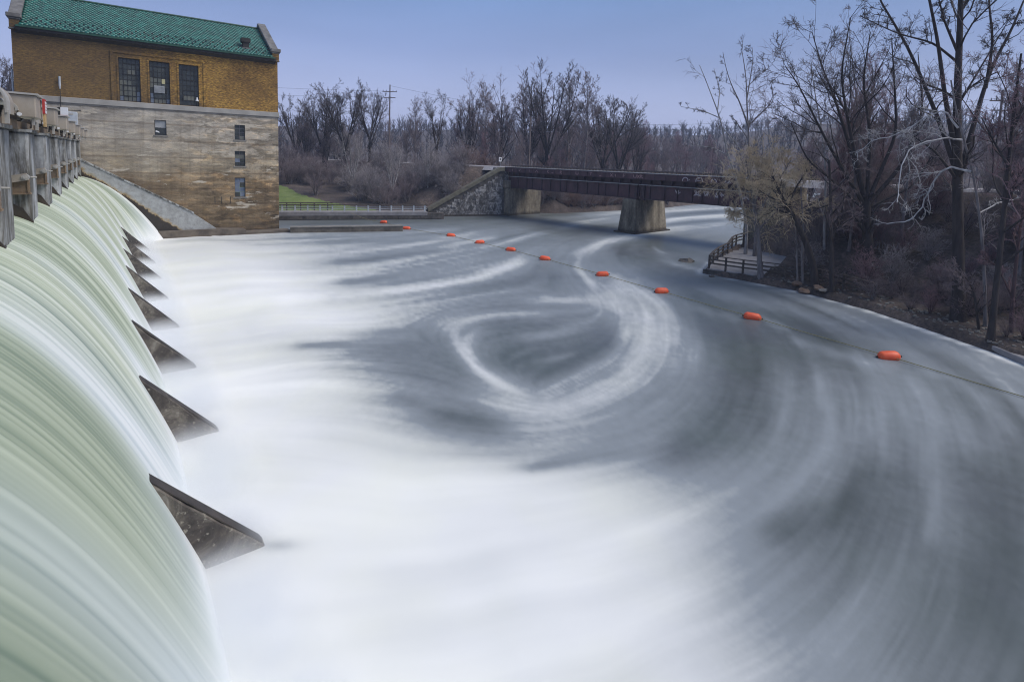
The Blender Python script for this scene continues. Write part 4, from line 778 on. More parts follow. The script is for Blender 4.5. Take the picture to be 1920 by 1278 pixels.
# ================================================================== THE DAM
PIER_Y0, PIER_STEP, PIER_T = 20.4, 6.72, 2.2
def nappe_b(y):
    t = np.clip((y - 62.0) / 7.0, 0, 1); t = t * t * (3 - 2 * t)
    return 0.27 * (1 - t) + 0.112 * t
yy = np.concatenate([np.arange(-9.0, 24.0, 0.038), np.arange(24.0, 40, 0.05), np.arange(40, 69.02, 0.08)])
ss = np.linspace(0, 1, 48)
FY, FS = np.meshgrid(yy, ss)
B = nappe_b(FY)
xfoot = -3.73 + np.sqrt((7.11 + 0.45) / B)
FXp = -5.6 + (xfoot + 5.6) * FS ** 0.85
fall_z = np.where(FXp < -3.73, 7.11 + 0.02 * (-3.73 - FXp), 7.11 - B * np.maximum(FXp + 3.73, 0) ** 2)
# streamlines close in behind the piers
rel = (FY - PIER_Y0 - PIER_T / 2) / PIER_STEP
cell = rel - np.round(rel)                     # 0 behind a pier, +-.5 at mid bay
u = np.clip((FXp + 2.5) / 4.0, 0, 1)
lane = np.exp(-(cell * PIER_STEP / (0.75 + 0.7 * u)) ** 2)
def r1(y, f, seed): return vnoise(y * f, np.zeros_like(y) + 0.5, seed)
def r2(y, s_, f, g, seed): return vnoise(y * f, s_ * g, seed)
YS = FY + 0.10 * np.sin(FS * 2.2 + FY)
streak = 0.22 * r2(YS, FS, 0.8, 0.8, 1) + 0.24 * r2(YS, FS, 3.1, 1.2, 2) + 0.28 * r2(YS, FS, 7.3, 1.6, 3) + 0.26 * r2(YS, FS, 14.0, 2.0, 4)
streak = np.clip((streak - 0.5) * 1.75 + 0.53, 0, 1)
white = np.clip(0.72 * lane * np.clip(0.25 + u, 0, 1) + 0.60 * np.clip((r1(FY, 0.55, 44) - 0.60) * 3.5, 0, 1) * np.clip(FS * 1.6, 0, 1), 0, 1)
footw = np.clip((FS - 0.70 - 0.10 * (r1(FY, 0.9, 77) - 0.5)) / 0.28, 0, 1) ** 2
white = np.clip(white + footw, 0, 1)
streak = np.clip(streak * (1 - footw) + 0.86 * footw + 0.20 * lane, 0, 1)
streak = streak * (0.40 + 0.60 * np.clip((FY - 4) / 15, footw, 1))
dz = 0.055 * (streak - 0.5) + 0.02 * np.cos(2 * math.pi * cell) * -1 * u
side = np.clip((FY - 62) / 7, 0, 1)
FXp2 = FXp + dz * 0.8; fall_z2 = fall_z + dz * 0.6 - 0.45 * side * (1 - FS)
fi = np.arange(FY.size).reshape(FY.shape)
fq = np.stack([fi[:-1, :-1], fi[1:, :-1], fi[1:, 1:], fi[:-1, 1:]], -1).reshape(-1, 4)
me = mesh_np('waterfall', np.stack([FXp2, FY, fall_z2], -1), fq[:, ::-1], smooth=True)
add_attr(me, 'streak', streak); add_attr(me, 'white', white)
tag(link('waterfall', me, M['fall']), 'smooth pale green sheet of water pouring over the spillway', kind='structure')
res = MB(); res.box(-140, -5.5, -60, 69.4, 6.4, 7.13)
tag(res.build('reservoir_water', M['reservoir']), 'still water held back behind the dam', kind='structure')

dam = empty('dam', (-2.5, 20.4, 0), 'concrete spillway dam with a row of piers and steel gate arms beside the brick powerhouse', 'dam')
def child(o, root):
    o.parent = root; o.matrix_parent_inverse = Matrix.Translation(-Vector(root.location)); return o
body = [(-9, -2), (0.2, -2), (0.2, 0.0), (-0.6, 2.6), (-1.6, 4.4), (-2.6, 5.6), (-3.8, 6.3), (-5.4, 6.2), (-9, 3)]
child(MB().prism(body, 'y', -9, 69.2).build('spillway', M['wet_dark']), dam)

pier_face = [(-6.2, 5.9), (-5.2, 6.6), (-3.1, 6.75), (-2.5, 5.7), (-2.5, 10.12), (-6.2, 10.12)]
def make_pier(y, first):
    mb = MB()
    # shaft, with a chamfered downstream nose
    mb.prism([(-7.5, y), (-2.5, y), (-2.5, y + PIER_T), (-7.5, y + PIER_T)], 'z', 5.4, 10.06)
    p = child(mb.build('pier', M['pier'], bevel=0.07), dam)
    ns = MB().prism([(-6.9, 5.2), (-2.46, 5.2), (-2.46, 6.70), (-2.74, 7.22), (-3.0, 7.40), (-6.9, 7.75)], 'y', y - 0.05, y + 0.2)
    nose = ns.build('pier_base', M['wet_dark'], p)
    cap = MB().box(-7.7, -2.42, y - 0.08, y + PIER_T + 0.05, 10.06, 10.16).build('pier_cap', M['pier'], p)
    z = 8.4
    a = MB().bar((-5.6, y - 0.42, z - 0.55), (-2.52, y - 0.42, z + 0.02), 0.20, 0.26).build('gate_arm', M['steel_beige'], p)
    b_ = MB().bar((-5.6, y - 0.42, z + 0.42), (-3.0, y - 0.42, z + 0.10), 0.18, 0.10).build('gate_arm', M['steel_brown'], p)
    pin = MB().cyl((-2.58, y - 0.58, z), (-2.58, y - 0.26, z), 0.11, n=12).cyl((-2.58, y - 0.63, z), (-2.58, y - 0.575, z), 0.06, n=8).build('trunnion_pin', M['steel_light'], p)
    bx = MB().box(-2.98, -2.50, y - 0.30, y - 0.002, z - 0.58, z - 0.10)
    bx.box(-3.02, -2.46, y - 0.34, y - 0.002, z - 0.64, z - 0.58).box(-3.02, -2.95, y - 0.36, y - 0.30, z - 0.58, z - 0.1).box(-2.55, -2.48, y - 0.36, y - 0.30, z - 0.58, z - 0.1)
    bx.build('bearing_block', M['steel_brown'], p)
    bl = MB().cyl((-2.46, y - 0.2, z + 0.0), (-2.28, y - 0.2, z - 0.01), 0.035, n=6).build('bolt', M['steel_light'], p)
    return p
for k in range(-1, 8):
    make_pier(PIER_Y0 + k * PIER_STEP if k < 7 else 67.4, k == 0)
for k in range(-1, 8):
    y0 = PIER_Y0 + PIER_T + k * PIER_STEP
    g = [(-5.9, 6.9), (-5.7, 6.9), (-5.35, 8.0), (-5.25, 9.2), (-5.45, 9.2), (-5.55, 8.0)]
    if k < 7: child(MB().prism(g, 'y', y0 + 0.02, y0 + PIER_STEP - PIER_T - 0.02).build('gate', M['steel_brown']), dam)
# downstream fins standing out of the nappe
for k in range(9):
    y = 13.48 + k * 6.76
    tip = 2.68 + random.Random(k).uniform(-0.04, 0.04)
    f = MB()
    f.prism([(-3.6, -1.4), (4.0, -1.4), (tip, 0.0)] + [(tip - (tip - .4) * t_, 2.42 * t_ + random.Random(k * 9 + int(t_ * 20)).uniform(-.07, .02)) for t_ in (.12, .27, .41, .55, .7, .86)] + [(0.4, 2.42), (-2.2, 5.16), (-3.6, 5.16)], 'y', y, y + 0.42)
    fin = child(f.build('buttress', M['fin'], bevel=0.03), dam)
    MB().hexa([(-2.2, y + .03, 5.162), (tip - .06, y + .03, 0.04), (tip - .06, y + .40, 0.04), (-2.2, y + .40, 5.162), (-2.2, y + .03, 5.19), (tip - .03, y + .03, .06), (tip - .03, y + .40, .06), (-2.2, y + .40, 5.19)]).build('worn_cap', M['fin_top'], fin)

# training wall between the chute and the powerhouse
tw = empty('training_wall', (2, 69.2, 0), 'sloping concrete training wall stained brown along the foot of the powerhouse', 'wall')
o = MB().prism([(-4.5, -1.5), (9.4, -1.5), (9.4, 0.75), (7.15, 2.55), (-2.7, 8.3), (-4.5, 8.5)], 'y', 69.0, 69.97).build('wall', M['training'])
child(o, tw)
child(MB().prism([(-4.5, 8.52), (-2.7, 8.32), (7.15, 2.57), (7.15, 2.72), (-2.7, 8.48), (-4.5, 8.68)], 'y', 68.93, 69.98).build('coping', M['pier']), tw)

# ------------------------------------------------------------------ gate hoists on the piers
def arc(cx, cz, r, a0, a1, n):
    return [(cx + r * math.cos(math.radians(a0 + (a1 - a0) * i / n)), cz + r * math.sin(math.radians(a0 + (a1 - a0) * i / n))) for i in range(n + 1)]
hoist_words = ['nearest in the row', 'next to the red warning sign', 'third along the row', 'fourth along the row', 'fifth along the row', 'sixth along the row', 'last one, close to the grey cabinet']
def make_hoist(k):
    y = 20.8 + k * PIER_STEP
    root = empty('gate_hoist', (-2.2, y, 10.16), 'beige steel gate hoist on the dam, ' + hoist_words[k], 'gate hoist', 'gate hoists along the top of the dam')
    def ch(mb, n, m, **kw): return child(mb.build(n, m, **kw), root)
    # arched housing plate: notch where the shaft goes in
    prof = [(-4.6, 11.05), (-4.6, 10.72), (-2.55, 10.72)] + arc(-2.33, 10.55, 0.22, 130, 0, 6) + [(-2.11, 10.36), (-1.70, 10.36), (-1.70, 11.0)]
    ch(MB().prism(prof, 'y', y, y + 1.5), 'housing', M['steel_beige'], bevel=0.03)
    ch(MB().prism([(-4.62, 11.05), (-1.64, 11.0), (-1.64, 11.05), (-4.62, 11.11)], 'y', y - 0.06, y + 1.56), 'lid', M['steel_light'])
    ch(MB().prism(arc(-2.33, 10.55, 0.26, 150, 0, 8) + arc(-2.33, 10.55, 0.20, 0, 150, 8), 'y', y - 0.12, y), 'arch_rim', M['steel_light'])
    ch(MB().cyl((-2.33, y - 5.0, 10.72), (-2.33, y + 0.4, 10.72), 0.085, n=10), 'shaft', M['steel_light'], smooth=False)
    ch(MB().cyl((-2.33, y - 0.32, 10.72), (-2.33, y - 0.05, 10.72), 0.16, n=14), 'coupling', M['steel_beige'])
    ch(MB().cyl((-2.33, y - 3.6, 10.72), (-2.33, y - 3.3, 10.72), 0.17, n=14), 'coupling', M['steel_beige'])
    # curved hood over the shaft
    hood = arc(-2.55, 10.62, 0.52, 100, 5, 8) + [(-2.03, 10.36)] + [(-2.07, 10.36)] + arc(-2.55, 10.62, 0.48, 5, 100, 8)
    ch(MB().prism(hood, 'y', y - 2.6, y - 1.95), 'hood', M['steel_light'])
    ch(MB().prism(hood, 'y', y - 1.92, y - 1.35), 'hood', M['steel_beige'])
    ch(MB().box(-2.09, -2.01, y - 2.5, y - 2.36, 10.10, 10.42), 'leg', M['steel_light'])
    ch(MB().box(-1.83, -1.77, y + 0.2, y + 0.34, 10.16, 10.42), 'leg', M['steel_light'])
    ch(MB().box(-2.40, -2.34, y - 0.3, y - 0.2, 10.16, 10.62), 'strut', M['steel_beige'])
    ch(MB().bar((-2.2, y - 2.6, 10.18), (-2.2, y - 1.9, 10.55), 0.05, 0.05), 'brace', M['steel_dark'])
    ch(MB().box(-3.2, -2.9, y - 5.0, y + 1.7, 10.18, 10.95), 'back_plate', M['steel_dark'])
    ch(MB().box(-2.88, -2.70, y - 5.0, y + 1.7, 10.16, 10.44), 'base_beam', M['steel_brown'])
    ch(MB().box(-2.95, -2.55, y - 2.6, y - 1.6, 10.44, 10.62).cyl((-2.6, y - 1.5, 10.5), (-2.6, y - 1.1, 10.5), 0.1), 'motor', M['steel_dark'])
    ch(MB().cyl((-1.95, y - 1.2, 10.40), (-1.95, y - 1.1, 10.40), 0.05, n=8), 'lamp', M['white_paint'])
for k in range(7): make_hoist(k)
# the next hoist's cover reaching in from the left edge
# the span of dam walkway by the powerhouse
cab = empty('electrical_cabinet', (-2.7, 66.2, 10.16), 'grey steel electrical cabinet at the end of the dam against the powerhouse', 'cabinet')
child(MB().box(-3.6, -2.45, 65.4, 66.6, 11.15, 12.75).build('cabinet_body', M['galv'], bevel=0.04), cab)
child(MB().box(-3.25, -2.75, 65.36, 65.4, 12.45, 12.65).build('door_plate', M['steel_light']), cab)
for x in (-3.5, -2.6): child(MB().box(x - 0.05, x + 0.05, 65.5, 65.6, 10.1, 11.15).build('leg', M['steel_dark']), cab)
child(MB().box(-3.4, -2.7, 65.8, 66.4, 10.1, 11.1).build('base', M['steel_dark']), cab)

sg = empty('warning_sign', (-1.66, 22.6, 10.2), 'narrow red and white warning sign on a wooden board on the dam', 'sign')
child(MB().box(-1.66, -1.60, 22.1, 22.65, 10.55, 11.0).build('panel', M['sign_red']), sg)
mb = MB()
rnd = random.Random(5)
for r in range(3):
    for c in range(3):
        y0 = 22.15 + c * 0.17; mb.box(-1.598, -1.592, y0, y0 + 0.11, 10.86 - r * 0.09, 10.93 - r * 0.09)
mb.box(-1.598, -1.592, 22.13, 22.62, 10.57, 10.66)
child(mb.build('lettering', M['white_paint']), sg)
child(MB().box(-1.66, -1.61, 22.15, 22.6, 10.16, 10.55).build('board', M['wood_tan']), sg)
fl = empty('floodlight', (-2.3, 44, 11.0), 'small white box with a black floodlight on the dam machinery', 'lamp')
child(MB().box(-2.45, -2.10, 43.8, 44.3, 11.45, 11.95).build('junction_box', M['white_paint']), fl)
child(MB().hexa([(-2.85, 43.5, 11.55), (-2.5, 43.7, 11.45), (-2.5, 44.2, 11.45), (-2.85, 44.0, 11.55), (-2.85, 43.5, 11.85), (-2.47, 43.7, 11.95), (-2.47, 44.2, 11.95), (-2.85, 44.0, 11.85)]).build('lamp_head', M['frame_dark']), fl)
child(MB().cyl((-2.3, 44.05, 10.1), (-2.3, 44.05, 11.45), 0.05).build('post', M['steel_dark']), fl)
child(MB().box(-2.45, -2.1, 43.78, 43.8, 11.43, 11.47).build('trim', M['sign_red']), fl)

# ================================================================== THE POWERHOUSE
FYp = 70.0
ph = empty('powerhouse', (4.6, FYp, 0), 'tall powerhouse of yellow brick on stained concrete with a green tiled roof', 'building')
XL, XR, ZB, ZE, YB = -7.2, 16.28, 14.1, 20.75, 84.0
holes_brick = [(0.87, 2.70, 14.40, 18.80), (3.50, 5.33, 14.40, 18.80), (6.17, 8.03, 14.40, 18.80)]
holes_conc = [(3.80, 4.88, 11.05, 12.65), (11.53, 12.64, 10.92, 12.63), (11.50, 12.61, 7.88, 9.62), (11.46, 12.57, 4.28, 6.53), (7.24, 7.81, 1.24, 1.95)]
def holed_wall(x0, x1, z0, z1, y, holes, depth):
    xs = sorted({x0, x1, *[h[0] for h in holes], *[h[1] for h in holes]}); zs = sorted({z0, z1, *[h[2] for h in holes], *[h[3] for h in holes]})
    mb = MB()
    for a, b in zip(xs[:-1], xs[1:]):
        for c, d in zip(zs[:-1], zs[1:]):
            mx, mz = (a + b) / 2, (c + d) / 2
            if any(h[0] < mx < h[1] and h[2] < mz < h[3] for h in holes): continue
            mb.add([(a, y, c), (b, y, c), (b, y, d), (a, y, d)], [(0, 1, 2, 3)])
    for a, b, c, d in holes:
        mb.add([(a, y, c), (b, y, c), (b, y, d), (a, y, d), (a, y + depth, c), (b, y + depth, c), (b, y + depth, d), (a, y + depth, d)],
               [(0, 4, 5, 1), (1, 5, 6, 2), (2, 6, 7, 3), (3, 7, 4, 0)])
    return mb
def raw(mb, name, mat): return link(name, mb.mesh(name, fix=False), mat)
ZT = ZE + 0.12
mb = holed_wall(XL, XR, ZB, ZT, FYp, holes_brick, 0.5)
mb.add([(XR, FYp, ZB), (XR, YB, ZB), (XR, YB, ZT), (XR, FYp, ZT)], [(0, 1, 2, 3)])
mb.add([(XL, FYp, ZB), (XL, YB, ZB), (XL, YB, ZT), (XL, FYp, ZT)], [(3, 2, 1, 0)])
mb.add([(XL, YB, ZB), (XR, YB, ZB), (XR, YB, ZT), (XL, YB, ZT)], [(3, 2, 1, 0)])
child(raw(mb, 'brick_wall', M['brick']), ph)
mb = holed_wall(XL, XR, -1.5, 13.80, FYp, holes_conc, 0.45)
mb.add([(XR, FYp, -1.5), (XR, YB, -1.5), (XR, YB, 13.8), (XR, FYp, 13.8)], [(0, 1, 2, 3)])
mb.add([(XL, FYp, -1.5), (XL, YB, -1.5), (XL, YB, 13.8), (XL, FYp, 13.8)], [(3, 2, 1, 0)])
child(raw(mb, 'concrete_wall', M['facade']), ph)
child(MB().box(XL - 0.1, XR + 0.12, FYp - 0.14, YB, 13.80, 14.36).build('belt_course', simple('belt_concrete', (0.28, 0.265, 0.24), (0.38, 0.36, 0.33), 0.7, 0.9), bevel=0.04), ph)
child(MB().box(XL - 0.06, XR + 0.06, FYp - 0.07, FYp + 0.2, 13.66, 13.80).build('belt_moulding', M['coping']), ph)
child(MB().prism([(3.6, -1.5), (17.2, -1.5), (17.2, 0.36), (12.4, 0.34), (12.3, 0.62), (9.5, 0.8), (3.6, 0.8)], 'y', 68.6, FYp).build('footing', simple('footing_concrete', (0.075, 0.06, 0.048), (0.16, 0.13, 0.10), 1.2, 0.85), bevel=0.06), ph)
# dark patch of old formwork and iron straps
mb = MB()
for x in (9.35, 10.0, 10.95): mb.box(x, x + 0.05, FYp - 0.03, FYp, 3.55, 4.35)
child(mb.build('iron_strap', M['frame_dark']), ph)
# brick surrounds and pilasters of the tall windows
fr = MB()
d0, d1 = FYp - 0.06, FYp - 0.001
for a, b, c, d in holes_brick:
    fr.box(a - 0.16, a, d0, d1, 14.37, d + 0.16).box(b, b + 0.16, d0, d1, 14.37, d + 0.16).box(a, b, d0, d1, d, d + 0.16)
child(fr.build('window_surround', M['brick']), ph)
fr = MB(); d0, d1 = FYp - 0.10, FYp - 0.001
fr.box(0.20, 0.42, d0, d1, 14.37, 19.45).box(8.48, 8.70, d0, d1, 14.37, 19.45).box(0.42, 8.48, d0, d1, 19.23, 19.45)
child(fr.build('brick_band', M['brick']), ph)

pane_glass = {'d': M['dark_glass'], 'g': M['glass_grey'], 'b': M['glass_blue'], 'w': M['white_paint'], 'h': M['blind_grey']}
pane_cache = {}
def pane(parent, w, h, key, x, y, z, tilt=0.0):
    k = (round(w, 3), round(h, 3), key)
    if k not in pane_cache:
        pane_cache[k] = MB().box(-w / 2, w / 2, -0.01, 0.01, -h / 2, h / 2).mesh('pane')
        pane_cache[k].materials.append(pane_glass[key])
    o = link('pane', pane_cache[k], None, parent); o.location = (x, y, z); o.rotation_euler.x = tilt; o.rotation_euler.z = tilt * 0.7
    return o
def steel_window(a, b, c, d, pattern, label):
    root = empty('window', (0, 0, 0)); root.parent = ph; root.location = ((a + b) / 2 - ph.location.x, 0.28, c)
    root['label'] = label
    w, h = b - a, d - c
    nxp, nzp = 5, 8
    cw, chh = w / nxp, h / nzp
    mb = MB()
    mb.box(-w / 2, -w / 2 + 0.06, -0.04, 0.04, 0, h).box(w / 2 - 0.06, w / 2, -0.04, 0.04, 0, h).box(-w / 2 + .06, w / 2 - .06, -0.04, 0.04, h - 0.10, h).box(-w / 2 + .06, w / 2 - .06, -0.04, 0.04, 0, 0.06)
    mb.build('frame', M['frame_dark'], root)
    mb = MB()
    for i in range(1, nxp): mb.box(-w / 2 + i * cw - 0.028, -w / 2 + i * cw + 0.028, -0.03, 0.03, 0.06, h - 0.1)
    for j in range(1, nzp): mb.box(-w / 2 + .06, w / 2 - .06, -0.028, 0.028, j * chh - 0.028, j * chh + 0.028)
    # opening vents with a heavier frame
    for z0, z1 in ((chh, 3 * chh), (5 * chh, 7 * chh)):
        x0, x1 = -w / 2 + cw, w / 2 - cw
        mb.box(x0 - .05, x0 + .05, -0.06, -0.03, z0, z1).box(x1 - .05, x1 + .05, -0.06, -0.03, z0, z1).box(x0, x1, -0.061, -0.031, z0 - .05, z0 + .05).box(x0, x1, -0.061, -0.031, z1 - .05, z1 + .05)
    mb.build('glazing_bars', M['frame_dark'], root)
    rnd = random.Random(sum(map(ord, label)))
    for j in range(nzp):
        for i in range(nxp):
            key = pattern[nzp - 1 - j][i]
            pane(root, cw - 0.03, chh - 0.03, key, -w / 2 + (i + .5) * cw, 0.0, (j + .5) * chh, rnd.uniform(-0.03, 0.03))
    return root
steel_window(*holes_brick[0], ['ddddd', 'ddddd', 'ddggd', 'ddddd', 'gggdd', 'ggggd', 'ggggb', 'bgggb'], 'left tall window with grey lower panes')
w2 = steel_window(*holes_brick[1], ['ddddd', 'ddddd', 'ddddd', 'ggggd', 'ggggd', 'ddddd', 'bdddd', 'bgggb'], 'middle tall window with a pale louvred panel')
steel_window(*holes_brick[2], ['ddddd', 'ddddd', 'ddddd', 'ddddd', 'ddddd', 'ddddd', 'dgggd', 'ddddd'], 'right tall window, darkest of the three')
lv = MB(); lv.box(-0.52, 0.42, -0.12, -0.065, 1.12, 1.88)
for i in range(7): lv.box(-0.5, 0.4, -0.15, -0.12, 1.16 + i * 0.1, 1.19 + i * 0.1)
lv.build('louvre', M['blind_grey'], w2)
MB().box(0.18, 0.48, -0.1, -0.065, 2.12, 2.62).build('notice', simple('notice_yellow', (0.42, 0.38, 0.2), (0.5, 0.46, 0.26), 6, 0.6, bmp=0), w2)
lampw = MB().prism(arc(0, 0, 0.14, 0, 180, 8), 'y', -0.14, 0.14)
lamp = empty('wall_lamp', (7.83, FYp - 0.05, 14.95), 'small white lamp standing on the sill of the rightmost tall window', 'lamp')
MB().cyl((0, 0, 0), (0, 0, 0.22), 0.17, 0.10).cyl((0, 0, 0.22), (0, 0, 0.42), 0.10, 0.05).build('shade', M['white_paint'], lamp)
MB().cyl((0, 0, -0.57), (0, 0, 0), 0.05).build('stem', M['frame_dark'], lamp)

def small_window(a, b, c, d, pat, sill=True, label=None):
    root = empty('window', (0, 0, 0)); root.parent = ph; root.location = ((a + b) / 2 - ph.location.x, 0.22, c)
    if label: root['label'] = label
    w, h = b - a, d - c
    MB().box(-w / 2, -w / 2 + .05, -.04, .04, 0, h).box(w / 2 - .05, w / 2, -.04, .04, 0, h).box(-w / 2 + .05, w / 2 - .05, -.04, .04, h - .06, h).box(-w / 2 + .05, w / 2 - .05, -.04, .04, 0, .05).build('frame', M['frame_dark'], root)
    nr, nc = len(pat), len(pat[0])
    for j in range(nr):
        for i in range(nc):
            pane(root, w / nc - .03, h / nr - .03, pat[nr - 1 - j][i], -w / 2 + (i + .5) * w / nc, 0.0, (j + .5) * h / nr, 0.015 * ((i * 7 + j * 3) % 3 - 1))
    if sill: MB().box(-w / 2 - .12, w / 2 + .12, -.30, .02, -.16, -.005).build('sill', M['stone_grey'], root)
    return root
ww = small_window(*holes_conc[0], ['h', 'd'], label='small window with a half drawn white blind')
MB().hexa([(-.45, -.05, .35), (-.1, -.05, .25), (-.1, -.02, .3), (-.45, -.02, .4), (-.42, -.05, .5), (-.12, -.05, .4), (-.12, -.02, .4), (-.42, -.02, .5)]).build('torn_paper', M['white_paint'], ww)
small_window(*holes_conc[1], ['dd', 'dd', 'dd', 'dg'], label='dark window nearest the top right of the concrete wall')
small_window(*holes_conc[2], ['dd', 'gg', 'bd', 'dd'], label='middle window of the right hand column')
small_window(*holes_conc[3], ['bb', 'bd', 'bb', 'db'], label='lowest window of the right hand column with bluish panes')
small_window(*holes_conc[4], ['d'], False, label='small square drain opening near the water')
# roof: two slopes of tiles, gables with coped parapets
RY, RZ = 77.0, 25.15
EY, EZ = 69.35, 20.72
child(MB().add([(XL + .5, EY, EZ - .1), (XR - .5, EY, EZ - .1), (XR - .5, RY, RZ - .1), (XL + .5, RY, RZ - .1), (XR - .5, 84.65, EZ - .1), (XL + .5, 84.65, EZ - .1)], [(0, 1, 2, 3), (3, 2, 4, 5)]).build('roof', M['copper_dark']), ph)
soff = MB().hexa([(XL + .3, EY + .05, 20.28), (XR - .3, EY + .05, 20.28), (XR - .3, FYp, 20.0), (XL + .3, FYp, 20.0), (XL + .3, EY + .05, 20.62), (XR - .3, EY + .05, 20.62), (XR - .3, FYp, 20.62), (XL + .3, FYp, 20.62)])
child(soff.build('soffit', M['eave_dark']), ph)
child(MB().box(XL + .4, XR - .4, EY - .10, EY + .04, EZ - .22, EZ - .06).build('gutter', M['copper_dark']), ph)
mb = MB()
for i in range(34):
    x = XL + .6 + i * (XR - XL - 1.2) / 33; mb.box(x - .05, x + .05, EY + .06, FYp, 20.20, 20.30)
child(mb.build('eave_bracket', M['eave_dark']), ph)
V, Qd, sh = [], [], []
rnd = random.Random(11)
sl = Vector((0, RY - EY, RZ - EZ)); slen = sl.length; sl.normalize(); nrm = Vector((0, -sl.z, sl.y))
rows = 26; colsn = 64; tw_ = (XR - XL - 1.3) / colsn
for r in range(rows):
    s0 = r * slen / rows
    for c in range(colsn):
        x0 = XL + .62 + (c + (0.5 if r % 2 else 0)) * tw_
        if x0 + tw_ > XR - .5: continue
        j = rnd.uniform(-.012, .012); lift = .048 + rnd.uniform(-.012, .012)
        p0 = Vector((0, EY, EZ)) + sl * (s0 - .05 + j); p1 = Vector((0, EY, EZ)) + sl * (s0 + slen / rows + .06)
        a = p0 + nrm * lift; b = p1 + nrm * .03; c_ = p0 + nrm * (lift - .055)
        n = len(V)
        xa, xb = x0 + .007, x0 + tw_ - .007
        V += [(xa, a.y, a.z), (xb, a.y, a.z), (xb, b.y, b.z), (xa, b.y, b.z), (xa, c_.y, c_.z), (xb, c_.y, c_.z), (xb, b.y, b.z - .04), (xa, b.y, b.z - .04)]
        Qd += [(n, n + 1, n + 2, n + 3), (n + 4, n + 5, n + 1, n), (n + 5, n + 6, n + 2, n + 1), (n + 4, n, n + 3, n + 7)]
        sh += [rnd.random()] * 8
me = mesh_np('roof_tiles', V, Qd); add_attr(me, 'shade', sh)
child(tag(link('roof_tiles', me, M['tiles']), kind='stuff'), ph)
child(MB().cyl((XL + .5, RY, RZ + .08), (XR - .5, RY, RZ + .08), .13, n=8).build('ridge_cap', M['copper_dark']), ph)
mb = MB()
for r in range(3):
    for i in range(30):
        x = XL + 1.1 + (i + r * .5) * (XR - XL - 2) / 30; p = Vector((0, EY, EZ)) + sl * (.55 + r * .62) + nrm * .1
        mb.box(x - .07, x + .07, p.y - .03, p.y + .05, p.z - .02, p.z + .1)
child(tag(mb.build('snow_guards', M['frame_dark']), kind='stuff'), ph)
for sx, x0, x1 in ((1, XR - .62, XR + .06), (-1, XL - .06, XL + .62)):
    gp = [(69.62, 20.4), (69.62, 21.05), (70.25, 21.35), (RY, 25.55), (84.0, 21.3), (84.4, 20.4)]
    child(MB().prism(gp, 'x', x0, x1).build('gable_parapet', M['brick']), ph)
    g2 = MB()
    n_ = (Vector((RY, 25.55)) - Vector((70.2, 21.34)))
    g2.add([(x0 - .12, 70.15, 21.36), (x1 + .12, 70.15, 21.36), (x1 + .12, RY, 25.56), (x0 - .12, RY, 25.56), (x0 - .12, 70.0, 21.66), (x1 + .12, 70.0, 21.66), (x1 + .12, RY, 25.9), (x0 - .12, RY, 25.9)],
           [(0, 3, 2, 1), (4, 5, 6, 7), (0, 1, 5, 4), (1, 2, 6, 5), (2, 3, 7, 6), (3, 0, 4, 7)])
    g2.add([(x0 - .12, RY, 25.56), (x1 + .12, RY, 25.56), (x1 + .12, 84.2, 21.3), (x0 - .12, 84.2, 21.3), (x0 - .12, RY, 25.9), (x1 + .12, RY, 25.9), (x1 + .12, 84.3, 21.6), (x0 - .12, 84.3, 21.6)],
           [(0, 3, 2, 1), (4, 5, 6, 7), (0, 1, 5, 4), (1, 2, 6, 5), (2, 3, 7, 6), (3, 0, 4, 7)])
    child(g2.build('gable_coping', M['coping'], bevel=.04), ph)
    child(MB().box(x0 - .2, x1 + .2, 69.38, 70.2, 21.32, 21.72).box(x0 - .1, x1 + .1, 69.48, 70.1, 21.16, 21.32).build('corner_block', M['coping'], bevel=.05), ph)
    child(MB().box(x0 - .02, x1 + .02, 69.58, 69.98, 20.25, 21.16).build('kneeler', M['brick']), ph)
    child(MB().box(x0 - .08, x1 + .08, 69.5, 70.0, 20.28, 20.38).build('kneeler_band', M['coping']), ph)
rv = empty('roof_vent', (13.0, 70.9, 21.6)); rv.parent = ph; rv.location = (13.0 - ph.location.x, .95, 21.5)
MB().box(-.32, .32, -.3, .3, .0, .72).build('vent_neck', M['eave_dark'], rv)
MB().box(-.48, .48, -.42, .42, .72, 1.16).box(-.40, .40, -.36, .36, .62, .72).build('vent_hood', M['eave_dark'], rv)
MB().box(-.42, .42, -.45, -.2, -.1, .08).build('flashing', M['coping'], rv)
an = empty('conduit', (-3.85, FYp - .1, 13.2)); an.parent = ph; an.location = (-3.85 - ph.location.x, -.25, 0)
MB().cyl((0, 0, 13.1), (0, 0, 15.4), .035).build('pipe', M['steel_dark'], an)
MB().cyl((0, 0, 15.4), (0, 0, 16.3), .09).cyl((0, 0, 15.1), (0, 0, 15.4), .05, .09).build('antenna', M['galv'], an)
MB().cyl((0, 0, 13.1), (1.4, 0, 13.1), .035).cyl((1.4, 0, 13.1), (1.52, 0, 13.1), .06).build('pipe', M['steel_dark'], an)
dp = MB().cyl((XL - .12, FYp + .3, 9), (XL - .12, FYp + .3, 16.6), .07).build('downpipe', M['galv']); child(dp, ph)

